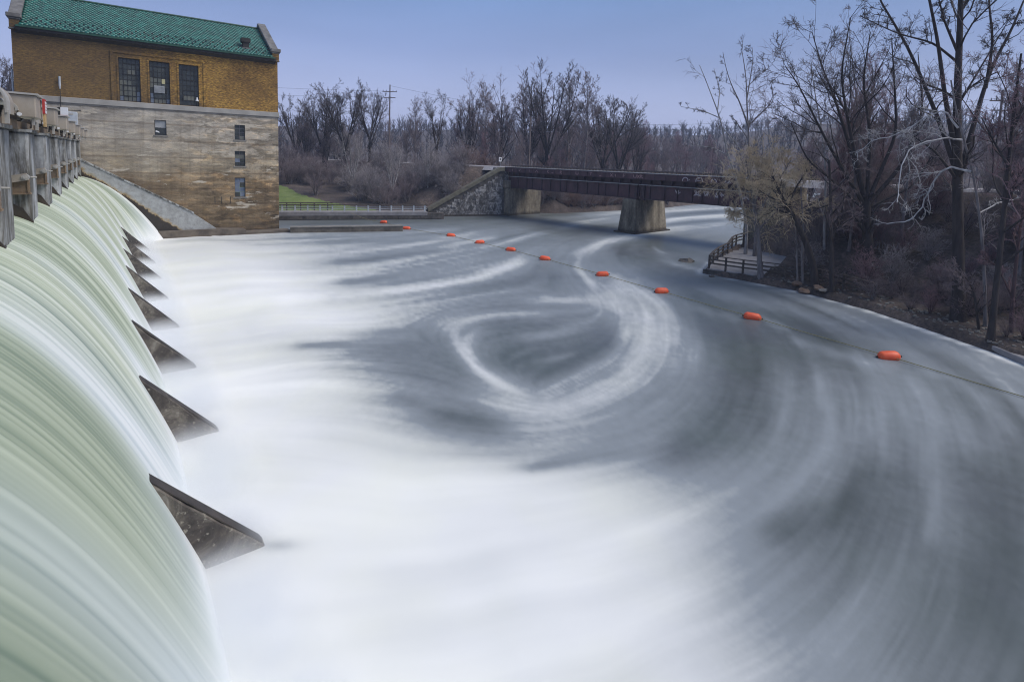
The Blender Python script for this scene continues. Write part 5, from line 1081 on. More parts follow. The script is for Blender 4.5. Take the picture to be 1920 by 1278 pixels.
# low wall that runs out from the powerhouse footing
lw = empty('tailrace_wall', (16.3, 68.6, 0), 'low dark concrete wall running out into the river from the powerhouse', 'wall')
a, b = Vector((17.2, 68.55, 0)), Vector((30.2, 64.85, 0)); d = (b - a).normalized(); n_ = Vector((-d.y, d.x, 0)) * .55
child(MB().hexa([a - n_ + Vector((0, 0, -1.2)), b - n_ + Vector((0, 0, -1.2)), b + n_ + Vector((0, 0, -1.2)), a + n_ + Vector((0, 0, -1.2)), a - n_ + Vector((0, 0, .62)), b - n_ + Vector((0, 0, .62)), b + n_ + Vector((0, 0, .62)), a + n_ + Vector((0, 0, .62))]).build('wall', simple('low_wall_concrete', (0.08, 0.068, 0.055), (0.19, 0.165, 0.135), 0.9, 0.85), bevel=.05), lw)
n2 = n_ * 1.1
child(MB().hexa([a - n2 + Vector((0, 0, .625)), b - n2 + Vector((0, 0, .625)), b + n2 + Vector((0, 0, .625)), a + n2 + Vector((0, 0, .625)), a - n2 + Vector((0, 0, .72)), b - n2 + Vector((0, 0, .72)), b + n2 + Vector((0, 0, .72)), a + n2 + Vector((0, 0, .72))]).build('coping', M['stone_grey']), lw)

# ------------------------------------------------------------------ walkway and railing on the far bank
wa, wb = Vector((15.2, 82.62, 0)), Vector((39.3, 75.35, 0)); wd = (wb - wa).normalized(); wn_ = Vector((-wd.y, wd.x, 0)); wlen = (wb - wa).length
def wp(s, off, z): p = wa + wd * s + wn_ * off; return Vector((p.x, p.y, z))
def wbox(mb, s0, s1, o0, o1, z0, z1):
    return mb.hexa([wp(s0, o0, z0), wp(s1, o0, z0), wp(s1, o1, z0), wp(s0, o1, z0), wp(s0, o0, z1), wp(s1, o0, z1), wp(s1, o1, z1), wp(s0, o1, z1)])
tag(wbox(MB(), 0, wlen, 0, 2.2, .6, 1.2).build('riverside_path', M['slab'], bevel=.04), 'grey concrete walkway along the far bank below the lawn', kind='structure')
qw = empty('river_wall', wp(0, 0, 0), 'dark concrete river wall beneath the far walkway', 'wall')
child(wbox(MB(), 0, wlen + 2.6, .08, 1.0, -1.2, 1.0).build('wall', simple('river_wall_concrete', (0.045, 0.04, 0.036), (0.12, 0.10, 0.085), .7, .9)), qw)
for s in np.arange(.4, wlen, 3.4): child(wbox(MB(), s, s + 3.2, .02, .08, .1, .95).build('panel', M['stone_dark']), qw)
rl = empty('railing', wp(0, .25, 1.2), 'pale post and rail fence along the walkway in front of the green lawn', 'fence')
pm = None
for i in range(15):
    s = .9 + i * (wlen - 1.3) / 14
    if pm is None:
        pm = MB().box(-.11, .11, -.09, .09, 0, 1.0).mesh('post'); pm.materials.append(M['galv'])
    o = link('post', pm, None, rl); o.location = wp(s, .3, 1.2) - Vector(rl.location); o.rotation_euler.z = math.atan2(wd.y, wd.x)
for z, h in ((1.02, .10), (.66, .09), (.38, .09)):
    m_ = M['wood_fence'] if z > 1 else M['galv']
    o = wbox(MB(), .5, wlen, .36 if z < 1 else .16, .42 if z < 1 else .44, 1.2 + z - h / 2, 1.2 + z + h / 2).build('rail', m_); child(o, rl)
rl2 = empty('railing', wp(0, 2.4, 1.3), 'second darker wooden fence close behind the pale railing by the powerhouse', 'fence')
for i in range(6):
    s = 1.0 + i * 1.9; o = link('post', MB().box(-.07, .07, -.07, .07, -.4, 1.05).mesh('post'), M['wood_fence'], rl2); o.location = wp(s, 2.5, 1.25) - Vector(rl2.location)
for z in (1.0, .65, .3): child(wbox(MB(), .2, 11.2, 2.42, 2.5, 1.25 + z, 1.25 + z + .13).build('rail', M['wood_fence']), rl2)

# ================================================================== THE RAILWAY BRIDGE
br = empty('railway_bridge', bp(0, 0, 0), 'dark red steel girder railway bridge crossing the river on concrete piers', 'bridge')
def bbox(mb, s0, s1, o0, o1, z0, z1):
    return mb.hexa([bp(s0, o0, z0), bp(s1, o0, z0), bp(s1, o1, z0), bp(s0, o1, z0), bp(s0, o0, z1), bp(s1, o0, z1), bp(s1, o1, z1), bp(s0, o1, z1)])
S0, S1 = -1.2, BR_LEN
panels = 27
pw = (S1 - S0) / panels
pmesh = {}
def along(mesh, name, s, off, z, root, mat):
    o = link(name, mesh, mat, root); o.location = bp(s, off, z) - Vector(root.location); o.rotation_euler.z = math.atan2(BR_D.y, BR_D.x); return o
fpm = MB().box(.02, pw - .02, -.06, .0, -.4, .4).mesh('fascia_plate')
for i in range(panels): along(fpm, 'fascia_plate', S0 + i * pw, 0, 7.95, br, M['bridge_red']).rotation_euler.x = 0.004 * ((i * 5) % 3 - 1)
fpb = MB().box(-.035, .035, -.10, -.062, -.38, .38).mesh('fascia_rib')
for i in range(panels + 1): along(fpb, 'fascia_rib', S0 + i * pw, 0, 7.95, br, M['bridge_dark'])
child(bbox(MB(), S0, S1, .06, 5.9, 7.62, 8.2).build('deck', M['bridge_dark']), br)
child(bbox(MB(), S0, S1, -.16, .30, 8.352, 8.43).build('deck_edge', M['flange']), br)
child(bbox(MB(), S0, S1, 5.6, 6.0, 7.5, 8.4).build('far_fascia', M['bridge_red']), br)
for s0, s1 in ((S0, 25.4), (25.6, S1)):
    for off in (.75, 4.9):
        child(bbox(MB(), s0, s1, off, off + .06, 4.95, 7.6).build('girder_web', M['bridge_red']), br)
        child(bbox(MB(), s0, s1, off - .24, off + .28, 4.83, 4.95).build('bottom_flange', M['bridge_dark']), br)
    child(bbox(MB(), s0, s1, .38, .746, 6.74, 6.84).build('walkway_flange', M['flange']), br)
    child(bbox(MB(), s0, s1, .70, .748, 6.845, 7.60).build('recess_shade', M['bridge_dark']), br)  # dark sheet over the web: shade under the deck overhang put into colour
st_m = MB().box(-.05, .05, -.16, 0, -.92, .92).mesh('stiffener')
s = S0 + .6; i = 0
while s < S1:
    along(st_m, 'stiffener', s, .745, 5.87, br, M['bridge_dark']); s += (1.9, 2.1, 1.3, 2.2)[i % 4]; i += 1
for s in (24.9, 26.1): child(bbox(MB(), s, s + .35, .40, .745, 4.7, 6.72).build('bearing_stiffener', M['bridge_dark']), br)
cb = MB().box(-.04, .04, 0, .66, -.38, .12).mesh('bracket')
for i in range(panels): along(cb, 'bracket', S0 + (i + .5) * pw, .06, 7.35, br, M['bridge_dark'])
for i in range(14): child(bbox(MB(), S0 + 1 + i * 3.1, S0 + 1.15 + i * 3.1, .82, 4.9, 5.2, 7.4).build('cross_frame', M['bridge_dark']), br)
# rails and sleepers on top
for off in (2.15, 3.6):
    child(bbox(MB(), S0 - 1, S1, off - .05, off + .05, 8.56, 8.72).build('rail', M['rail_steel']), br)
mb = MB(); 
for i in range(70): bbox(mb, S0 + i * .63, S0 + i * .63 + .25, 1.6, 4.1, 8.43, 8.56)
child(tag(mb.build('sleepers', M['wood_fence']), kind='stuff'), br)
child(bbox(MB(), S0, S1, .3, 5.6, 8.2, 8.42).build('ballast', M['ballast']), br)
# chalky paint marks on the near faces
rnd = random.Random(3)
def stroke(mb, pts, w, off):
    for (s0, z0), (s1, z1) in zip(pts[:-1], pts[1:]):
        L_ = math.hypot(s1 - s0, z1 - z0) or 1; ns, nz_ = -(z1 - z0) / L_ * w / 2, (s1 - s0) / L_ * w / 2
        mb.hexa([bp(s0 - ns, off, z0 - nz_), bp(s1 - ns, off, z1 - nz_), bp(s1 - ns, off + .004, z1 - nz_), bp(s0 - ns, off + .004, z0 - nz_), bp(s0 + ns, off, z0 + nz_), bp(s1 + ns, off, z1 + nz_), bp(s1 + ns, off + .004, z1 + nz_), bp(s0 + ns, off + .004, z0 + nz_)])
mb = MB()
def arcs(s, z, r, a0, a1): return [(s + r * 1.1 * math.cos(math.radians(a)), z + r * math.sin(math.radians(a))) for a in np.linspace(a0, a1, 7)]
o_ = -.068
for s, r in ((32.7, .35), (34.6, .42), (36.5, .32)):
    stroke(mb, arcs(s, 7.75, r, 200, -10), .09, o_)
stroke(mb, [(34.3, 7.8), (34.9, 7.8)], .06, o_); stroke(mb, [(33.0, 7.7), (33.3, 7.85)], .07, o_)
for s in (37.9, 38.3, 40.2, 40.7): stroke(mb, [(s, 7.65), (s + .18, 8.1), (s + .1, 7.9), (s + .35, 7.7)], .08, o_)
child(mb.build('chalk_mark', M['graffiti']), br)
mb = MB()
for s, kind in ((.6, 'l'), (2.0, 'v'), (4.6, 'l'), (6.0, 'a'), (8.6, 'r'), (9.6, 'd'), (11.4, 'r'), (14.6, 'u'), (17.2, 't'), (19.0, 'd'), (21.0, 'x'), (21.6, 'x'), (23.2, 'f'), (24.9, 'u'), (25.5, 'x'), (26.0, 'r')):
    z = 7.72
    P_ = {'l': [[(0, 0), (0, .4)]], 'v': [[(0, .4), (.2, .1), (.4, .4)]], 'a': [[(0, 0), (.25, .35), (.5, 0)]], 'r': [[(0, 0), (0, .42), (.25, .35), (.05, .2), (.3, 0)]], 'd': [[(0, .05), (.3, .05)]],
          'u': [[(0, .42), (0, .05), (.35, .05), (.35, .42)]], 't': [[(.2, 0), (.2, .42)], [(0, .42), (.4, .42)]], 'x': [[(0, 0), (.3, .4)], [(0, .4), (.3, 0)]], 'f': [[(0, 0), (0, .42), (.3, .42)], [(0, .22), (.2, .22)]]}[kind]
    for st_ in P_: stroke(mb, [(s + x * 1.3, z + y) for x, y in st_], .075, o_)
child(mb.build('chalk_mark', M['graffiti_pink']), br)
for s0 in (31.0, 33.4, 33.9, 34.9, 36.3, 36.9, 39.5, 40.1):
    mb = MB()
    pts = [(s0 + rnd.uniform(-.1, .7), 6.15 + rnd.uniform(-.35, .35)) for _ in range(9)]
    stroke(mb, pts, .08, .738)
    child(mb.build('spray_mark', M['graffiti']), br)

# bridge pier
def pier_loft(base, top, z0, z1):
    v = [(x, y, z0) for x, y in base] + [(x, y, z1) for x, y in top]; n = len(base)
    return MB().add(v, [tuple(range(n - 1, -1, -1)), tuple(range(n, 2 * n))] + [(i, (i + 1) % n, n + (i + 1) % n, n + i) for i in range(n)])
def loft(s0, s1, o0, o1, ins, z0, z1):
    base = [bp(s0, o0), bp(s1, o0), bp(s1, o1), bp(s0, o1)]; top = [bp(s0 + ins, o0 + ins * 1.2), bp(s1 - ins, o0 + ins * 1.2), bp(s1 - ins, o1 - ins * 1.2), bp(s0 + ins, o1 - ins * 1.2)]
    return pier_loft([(p.x, p.y) for p in base], [(p.x, p.y) for p in top], z0, z1)
pr = empty('bridge_pier', bp(25.4, 3, 0), 'massive battered concrete pier standing in midstream under the railway bridge', 'bridge pier')
child(loft(22.6, 25.8, -.4, 8.3, .55, -1.5, 4.75).build('shaft', M['bridge_pier'], bevel=.12), pr)
child(loft(22.35, 26.05, -.65, 8.55, .06, -1.5, .18).build('footing', M['wet_dark']), pr)
for off in (.75, 4.9): child(bbox(MB(), 23.9, 24.9, off - .3, off + .4, 4.752, 4.828).build('bearing', M['bridge_dark']), pr)

# far abutment with its stepped stone wing wall
ab = empty('bridge_abutment', bp(-1, 3, 0), 'mottled black and white stone bridge abutment with a sloping wing wall', 'abutment')
child(bbox(MB(), -4.2, .0, -.2, 1.9, -1.5, 4.75).build('corner_pier', M['bridge_pier'], bevel=.08), ab)
child(bbox(MB(), -4.0, -.6, 1.9, 8.4, -1.5, 4.75).build('breast_wall', M['bridge_pier'], bevel=.08), ab)
child(bbox(MB(), -4.2, -1.25, -.25, 6.2, 4.753, 8.18).build('back_wall', M['masonry']), ab)
child(bbox(MB(), -2.2, -.05, -.45, .3, 4.80, 6.1).build('bearing_stone', M['bridge_pier'], bevel=.08), ab)
ww0, ww1 = Vector((41.4, 79.25, 0)), bp(-1.0, -.3); wdir = (ww1 - ww0); wdir.z = 0; WLn = wdir.length; wdir.normalize(); wno = Vector((-wdir.y, wdir.x, 0))
def wwp(s, o, z): p = ww0 + wdir * s + wno * o; return (p.x, p.y, z)
def top_at(s): return 1.15 + (8.15 - 1.15) * min(1, s / (WLn - .9))
child(MB().add([wwp(0, .15, -1.5), wwp(WLn, .15, -1.5), wwp(WLn, .15, 8.0), wwp(WLn - .9, .15, 8.0), wwp(0, .15, 1.0), wwp(0, 1.3, -1.5), wwp(WLn, 1.3, -1.5), wwp(WLn, 1.3, 8.0), wwp(WLn - .9, 1.3, 8.0), wwp(0, 1.3, 1.0)],
              [(0, 1, 2, 3, 4), (9, 8, 7, 6, 5), (0, 5, 6, 1), (1, 6, 7, 2), (2, 7, 8, 3), (3, 8, 9, 4), (4, 9, 5, 0)]).build('wing_wall', M['stone_dark']), ab)
mb = MB(); rnd = random.Random(8)
z = .1
while z < 7.3:
    hgt = rnd.uniform(.36, .5); s = rnd.uniform(-.5, 0)
    while s < WLn - .35:
        wdt = rnd.uniform(.45, .95); s0, s1 = max(s, 0), min(s + wdt, WLn - .35)
        if s1 - s0 > .2 and z + hgt < top_at(s0) - .75:
            o0 = rnd.uniform(-.04, .07)
            mb.hexa([wwp(s0 + .02, o0, z + .02), wwp(s1 - .02, o0 + rnd.uniform(-.03, .03), z + .02), wwp(s1 - .02, .16, z + .02), wwp(s0 + .02, .16, z + .02), wwp(s0 + .02, o0, z + hgt - .02), wwp(s1 - .02, o0 + rnd.uniform(-.03, .03), z + hgt - .02), wwp(s1 - .02, .16, z + hgt - .02), wwp(s0 + .02, .16, z + hgt - .02)])
        s += wdt
    z += hgt
child(tag(mb.build('stones', M['masonry']), kind='stuff'), ab)
v = []
def cop(s, z, o0=-.14, o1=1.4): return [wwp(s, o0, z - .62), wwp(s, o1, z - .62), wwp(s, o1, z), wwp(s, o0, z)]
A_ = cop(0, 1.35) + cop(WLn - .9, 8.3) + cop(WLn - .1, 8.3)
child(MB().add(A_, [(0, 1, 2, 3)] + [(4 * k + a, 4 * k + (a + 1) % 4, 4 * k + 4 + (a + 1) % 4, 4 * k + 4 + a) for k in range(2) for a in range(4)] + [(11, 10, 9, 8)]).build('coping', simple('coping_moss', (.10, .09, .065), (.18, .165, .12), 1.2, .9)), ab)
child(MB().add([wwp(-2, -.4, -1.2), wwp(WLn + .6, -.4, -1.2), wwp(WLn + .6, .5, -1.2), wwp(-2, .5, -1.2), wwp(-2, -.3, .25), wwp(WLn + .6, -.3, .25), wwp(WLn + .6, .5, .25), wwp(-2, .5, .25)], [(0, 3, 2, 1), (4, 5, 6, 7), (0, 1, 5, 4), (1, 2, 6, 5), (2, 3, 7, 6), (3, 0, 4, 7)]).build('footing', M['wet_dark']), ab)
# near abutment
ab2 = empty('bridge_abutment', bp(BR_LEN, 3, 0), 'concrete abutment of the railway bridge half hidden behind the yellow willow', 'abutment')
child(bbox(MB(), BR_LEN - 2.4, BR_LEN + 2, -.3, 6.4, -1, 4.78).build('breast_wall', M['bridge_pier'], bevel=.08), ab2)
child(bbox(MB(), BR_LEN + .02, BR_LEN + 2, -.3, 6.4, 4.80, 8.2).build('back_wall', M['bridge_pier']), ab2)
# trackside sign
ts = empty('trackside_sign', (54.15, 77.3, 8.4), 'small white trackside board on a thin post at the end of the bridge', 'sign')
MB().cyl((0, 0, -.4), (0, 0, 1.0), .04).build('post', M['galv'], ts)
MB().box(-.28, .28, -.03, .03, .85, 1.62).build('board', M['white_paint'], ts)
MB().box(-.12, .1, -.04, -.031, 1.1, 1.45).build('lettering', M['frame_dark'], ts)

# ------------------------------------------------------------------ utility poles and wires
def pole(loc, top, label):
    root = empty('utility_pole', loc, label, 'utility pole', 'utility poles behind the far bank')
    h = top - loc[2]
    MB().cyl((0, 0, -.5), (0.06, 0, h), .19, .12, n=8).build('pole', M['pole_wood'], root)
    for dzz, L_ in ((1.4, 1.5), (2.6, 1.2)):
        MB().bar((-L_ * .8, L_ * .6, h - dzz), (L_ * .8, -L_ * .6, h - dzz), .12, .14).build('crossarm', M['pole_wood'], root)
    mb = MB()
    for t in (-.9, -.45, .45, .9):
        mb.cyl((-1.2 * t, .9 * t, h - 1.33), (-1.2 * t, .9 * t, h - 1.05), .06, .03, n=6)
    mb.build('insulator', M['frame_dark'], root)
    return root
PA, PB = (46.3, 106.2), (67.2, 85.9)
pole((PA[0], PA[1], gz(*PA)), 24.1, 'tall dark wooden utility pole among the bare trees left of the bridge')
pole((PB[0], PB[1], gz(*PB)), 18.2, 'short brown utility pole above the far end of the bridge')
PC = (92, 20)
pole((PC[0], PC[1], gz(*PC)), 20.5, 'utility pole hidden in the wood behind the railway on the near bank')
wire = empty('power_lines', (PA[0], PA[1], 22), 'thin power lines strung between the poles across the river', 'power line')
def cat(a, b, sag, n=18):
    return [Vector(a).lerp(Vector(b), i / n) - Vector((0, 0, sag * 4 * (i / n) * (1 - i / n))) for i in range(n + 1)]
for a, b, sg_ in (((46.4, 106.2, 23.9), (98, 84.5, 18.6), .9), ((-30, 150, 26), (46.4, 106.2, 22.8), 1.5), ((-30, 152, 24), (46.4, 106.2, 21.6), 1.5), ((98, 84.5, 18.6), (92, 20, 19.5), 1.0), ((67.2, 85.9, 16.9), (92, 20, 18.0), 1.8)):
    child(MB().tube(cat(a, b, sg_), .018, 4).build('wire', M['wire']), wire)

# ------------------------------------------------------------------ platform and wooden fence on the near bank
plat = [(42.85, 28.25), (43.95, 24.35), (50.5, 22.6), (60, 27), (64.6, 34.9), (56, 33.7), (48, 30.75)]
tag(MB().prism(plat, 'z', -1.0, .50).build('viewing_platform', M['slab'], bevel=.06), 'grey concrete riverside platform inside the wooden fence', kind='structure')
tag(MB().prism([(42.6, 28.5), (43.75, 24.0), (44.3, 24.1), (43.2, 28.15)], 'z', -1.0, .40).build('platform_kerb', M['stone_dark']), 'dark kerb at the river edge of the platform', kind='structure')
wf = empty('wooden_fence', (42.95, 28.2, .5), 'dark weathered wooden fence with three rails round the riverside platform', 'fence')
fpts = [(64.2, 34.65), (60, 34.1), (56.0, 33.5), (52, 32.0), (48.0, 30.55), (45.4, 29.35), (42.97, 28.15), (43.35, 26.75), (43.75, 25.35), (44.15, 23.9), (44.5, 22.1), (44.8, 20.2), (44.5, 17.6), (43.6, 15.2)]
F2 = []
for (ax, ay), (bx, by) in zip(fpts[:-1], fpts[1:]):
    n = max(1, round(math.hypot(bx - ax, by - ay) / 2.1))
    F2 += [(ax + (bx - ax) * i / n, ay + (by - ay) * i / n) for i in range(n)]
F2.append(fpts[-1])
fz = lambda x, y: max(.5, gz(x, y))
pm = MB().box(-.075, .075, -.075, .075, -.3, 1.12).mesh('post')
for x, y in F2:
    o = link('post', pm, M['wood_fence'], wf); o.location = (x - wf.location.x, y - wf.location.y, fz(x, y) - .5); o.rotation_euler.z = .3
for (ax, ay), (bx, by) in zip(F2[:-1], F2[1:]):
    za, zb = fz(ax, ay), fz(bx, by)
    child(MB().bar((ax, ay, za + 1.15), (bx, by, zb + 1.15), .20, .06).build('rail', M['wood_fence']), wf)
    for z in (.82, .48): child(MB().bar((ax, ay, za + z), (bx, by, zb + z), .05, .13).build('rail', M['wood_fence']), wf)
ramp_ = MB().prism([(58, 26.2), (58.6, 25.8), (60.6, 33.6), (60, 34)], 'z', 0, 2.0).build('platform_wall', M['bridge_pier'])
tag(ramp_, 'short pale concrete wall closing the platform under the bridge end', 'wall')
sl_ = MB().prism([(37.2, 5.9), (38.6, 7.6), (39.6, 7.0), (38.4, 5.2), (33, -3), (32, -2.4)], 'z', -.6, .32).build('bank_slab', M['slab'], bevel=.04)
tag(sl_, 'flat concrete slab at the water edge on the right bank', 'slab')

# ------------------------------------------------------------------ buoys and rope
bm_ = bmesh.new()
bmesh.ops.create_uvsphere(bm_, u_segments=18, v_segments=12, radius=.29)
for v in bm_.verts:
    v.co = Vector((v.co.z, v.co.y, v.co.x))
    v.co.x += .25 if v.co.x > 1e-4 else (-.25 if v.co.x < -1e-4 else 0)
bme = bpy.data.meshes.new('float'); bm_.to_mesh(bme); bm_.free(); bme.polygons.foreach_set('use_smooth', np.ones(len(bme.polygons), bool)); bme.materials.append(M['buoy_orange'])
collar = MB().cyl((-.62, 0, 0), (-.5, 0, 0), .05, n=8).cyl((.5, 0, 0), (.62, 0, 0), .05, n=8).mesh('end_fitting'); collar.materials.append(M['steel_dark'])
order = ['farthest, by the far walkway', 'just beyond the tip of the low wall', 'third from the far end', 'fourth from the far end', 'fifth from the far end', 'sixth from the far end, in line with the swirl', 'fourth nearest the camera, beyond the swirl', 'third nearest the camera', 'second nearest the camera', 'nearest the camera and largest']
SP = [Vector((x, y, 0)) for x, y in BUOY_SPOTS]
SP[1] = Vector((31.3, 65.9, 0)); 
for i, p in enumerate(SP):
    r = empty('buoy', (p.x, p.y, .10), 'orange barrel buoy on the rope, ' + order[i], 'buoy', 'orange buoys strung across the river')
    q = SP[min(i + 1, len(SP) - 1)] - SP[max(i - 1, 0)]
    # the floats swing across the rope, nearly square to it
    r.rotation_euler = (0.3 * i, 0.09 * ((i * 7) % 3 - 1), math.radians(-38 + 9 * ((i * 5) % 4 - 1.5)))
    link('float', bme, None, r); link('end_fitting', collar, None, r)
rp = [Vector((28.2, 79.0, 1.15))] + [p + Vector((0, 0, .12)) for p in SP] + [Vector((31.6, 4.5, .08)), Vector((31, -2, .08))]
pts = []
for a, b in zip(rp[:-1], rp[1:]):
    for i in range(8):
        t = i / 8; q = a.lerp(b, t); q.x += .12 * math.sin(math.pi * t); q.z = q.z - .05 * math.sin(math.pi * t) if a.z < .5 else q.z - .3 * math.sin(math.pi * t); q.z = max(q.z, .045); pts.append(q)
pts.append(rp[-1])
tag(MB().tube(pts, .022, 5).build('buoy_rope', M['rope_yellow']), 'thin yellow rope linking the orange buoys across the river', 'rope')

# ------------------------------------------------------------------ rocks along the right bank
def rock(name, x, y, r, mat, label, seed, flat=.6, z=None):
    bm = bmesh.new(); bmesh.ops.create_icosphere(bm, subdivisions=2, radius=r); rr = random.Random(seed)
    ph_ = [rr.uniform(0, 6) for _ in range(6)]
    for v in bm.verts:
        n = v.co.normalized(); k = 1 + .22 * math.sin(3 * n.x + ph_[0]) * math.sin(4 * n.y + ph_[1]) + .16 * math.sin(6 * n.z + ph_[2] + 3 * n.x)
        v.co = Vector((n.x * r * k * 1.25, n.y * r * k, n.z * r * k * flat))
    me = bpy.data.meshes.new(name); bm.to_mesh(me); bm.free(); me.materials.append(mat)
    o = bpy.data.objects.new(name, me); COL.objects.link(o); o.location = (x, y, (gz(x, y) if z is None else z) + r * .2); o.rotation_euler.z = rr.uniform(0, 6)
    return tag(o, label, 'rock', 'rocks along the near bank')
rock('rock', 43.35, 19.9, .42, M['stone_warm'], 'reddish rock at the foot of the leaning tree', 1)
rock('rock', 43.6, 19.0, .36, M['stone_warm'], 'second reddish rock, nearer the dark post tree', 2)
rock('rock', 43.3, 18.5, .30, simple('stone_pale', (.3, .25, .2), (.45, .39, .32), 2, .9), 'pale flat rock beside the reddish rocks', 3, .35)
rock('rock', 43.7, 20.7, .33, M['stone_warm'], 'rounded brown rock below the twin trunks', 4)
rock('rock', 46.6, 33.0, .75, M['stone_dark'], 'dark rock awash in the river off the platform corner', 5, .45, z=-.16)
rock('rock', 42.0, 27.2, .22, M['stone_dark'], 'small dark rock just breaking the water near the platform', 6, .5, z=-.02)
rnd = random.Random(77)
bank_stones = MB()
for i in range(260):
    t = rnd.uniform(0, 1); k = rnd.randrange(4, 8); ax, ay = RIVER[k]; bx, by = RIVER[k + 1]
    o_ = rnd.uniform(.1, 2.4) ** 1.0
    ex, ey = bx - ax, by - ay; L_ = math.hypot(ex, ey); x = ax + ex * t + ey / L_ * o_; y = ay + ey * t - ex / L_ * o_
    r = rnd.uniform(.04, .11); z = gz(x, y)
    p = [(x + r * rnd.uniform(.6, 1.2) * sx, y + r * rnd.uniform(.6, 1.2) * sy, z + r * (rnd.uniform(.4, .8) if sz > 0 else -.4)) for sz in (-1, 1) for sx, sy in ((-1, -1), (1, -1), (1, 1), (-1, 1))]
    bank_stones.hexa(p)
tag(bank_stones.build('bank_stones', M['stone_grey']), 'loose stones scattered along the muddy right bank', kind='stuff')

# ================================================================== TREES AND BRUSH
class Wood:
    def __init__(s): s.V = []; s.Q = []; s.n = 0
    def tubes(s, P, Rd, n):
        P = np.asarray(P, float); N_, K, _ = P.shape
        if N_ == 0: return
        T = np.gradient(P, axis=1); T /= np.linalg.norm(T, axis=2, keepdims=True) + 1e-9
        ref = np.where(np.abs(T[:, :1, 2:3]) > .9, np.array([1., 0, 0]), np.array([0, 0, 1.])); ref = np.broadcast_to(ref, P.shape)
        X = np.cross(T, ref); X /= np.linalg.norm(X, axis=2, keepdims=True) + 1e-9
        Y = np.cross(T, X)
        a = 2 * np.pi * np.arange(n) / n
        ring = P[:, :, None] + Rd[:, :, None, None] * (X[:, :, None] * np.cos(a)[None, None, :, None] + Y[:, :, None] * np.sin(a)[None, None, :, None])
        idx = np.arange(N_ * K * n).reshape(N_, K, n) + s.n
        q = np.stack([idx[:, :-1], np.roll(idx, -1, 2)[:, :-1], np.roll(idx, -1, 2)[:, 1:], idx[:, 1:]], -1).reshape(-1, 4)
        s.V.append(ring.reshape(-1, 3)); s.Q.append(q); s.n += N_ * K * n
    def mesh(s, name):
        return mesh_np(name, np.concatenate(s.V), np.concatenate(s.Q), smooth=True)

def unit(v): return v / (np.linalg.norm(v, axis=-1, keepdims=True) + 1e-9)

def march(rng, p0, d, L, r, steps, wig, up, tip=.3):
    n = len(p0); P = np.zeros((n, steps + 1, 3)); P[:, 0] = p0; cur = d.copy()
    for k in range(steps):
        cur = cur + rng.normal(0, wig, (n, 3)); cur[:, 2] += up
        cur = unit(cur)
        P[:, k + 1] = P[:, k] + cur * (L / steps)[:, None]
    Rd = r[:, None] * np.linspace(1, tip, steps + 1)[None]
    return P, Rd

def spawn(rng, P, Rd, per, tmin, tmax, ang, ratio, rr, rmin, lmax=99, flat=0.0):
    n, K, _ = P.shape
    cnt = rng.poisson(per, n) if per > 1.5 else rng.integers(0, int(per * 2) + 1, n)
    L = np.linalg.norm(np.diff(P, axis=1), axis=2).sum(1)
    who = np.repeat(np.arange(n), cnt)
    t = rng.uniform(tmin, tmax, len(who)) * (K - 1)
    i = np.minimum(t.astype(int), K - 2); f = (t - i)[:, None]
    p = P[who, i] * (1 - f) + P[who, i + 1] * f
    tan = unit(P[who, i + 1] - P[who, i])
    rad = Rd[who, i] * (1 - f[:, 0]) + Rd[who, i + 1] * f[:, 0]
    perp = rng.normal(0, 1, (len(who), 3)); perp -= (perp * tan).sum(1, keepdims=True) * tan; perp[:, 2] *= (1 - flat); perp = unit(perp)
    a = np.radians(rng.normal(ang, 11, len(who)))[:, None]
    d = unit(tan * np.cos(a) + perp * np.sin(a))
    ln = np.minimum(L[who] * ratio * rng.uniform(.55, 1.25, len(who)) * (1.25 - .6 * t / (K - 1)), lmax)
    return p, d, ln, np.maximum(rad * rr, rmin)

def grow(seed, stems, levels, trunk_levels=1):
    """stems: list of (points, r0, r1).  Each level: per, ang, ratio, rr, rmin, steps, wig, up, sides, tmin"""
    rng = np.random.default_rng(seed)
    tw, cw_ = Wood(), Wood()
    K = 14
    SP_, SR = [], []
    for pts, r0, r1 in stems:
        pts = np.array(pts, float); s = np.concatenate([[0], np.cumsum(np.linalg.norm(np.diff(pts, axis=0), axis=1))])
        u = np.linspace(0, s[-1], K)
        q = np.stack([np.interp(u, s, pts[:, k]) for k in range(3)], 1)
        if len(pts) < 12: q[1:-1] = .25 * q[:-2] + .5 * q[1:-1] + .25 * q[2:]
        SP_.append(q); SR.append(np.linspace(r0, r1, K))
    P, Rd = np.array(SP_), np.array(SR)
    # a flare at the ground for the first stem
    Rd[0, 0] *= 1.35
    tw.tubes(P, Rd, 8)
    for li, lv in enumerate(levels):
        per = lv['per']
        p, d, ln, r = spawn(rng, P, Rd, per, lv.get('tmin', .2), 1.0, lv['ang'], lv['ratio'], lv.get('rr', .6), lv.get('rmin', .01), lv.get('lmax', 99), lv.get('flat', 0))
        if len(p) == 0: break
        P, Rd = march(rng, p, d, ln, r, lv.get('steps', 4), lv.get('wig', .16), lv.get('up', .03), lv.get('tip', .4))
        (tw if li < trunk_levels else cw_).tubes(P, Rd, lv.get('sides', 3))
    return tw, cw_

def tree_thing(name, seed, stems, levels, bark, twig, label=None, cat='tree', group=None, loc=(0, 0, 0), trunk_levels=1):
    loc = Vector(loc)
    st = [([(p[0] - loc.x, p[1] - loc.y, p[2] - loc.z) for p in pts], a, b) for pts, a, b in stems]
    tw, cw_ = grow(seed, st, levels, trunk_levels)
    root = empty(name, loc, label, cat, group)
    link('trunk', tw.mesh('trunk'), bark, root)
    if cw_.n: link('crown', cw_.mesh('crown'), twig, root)
    return root

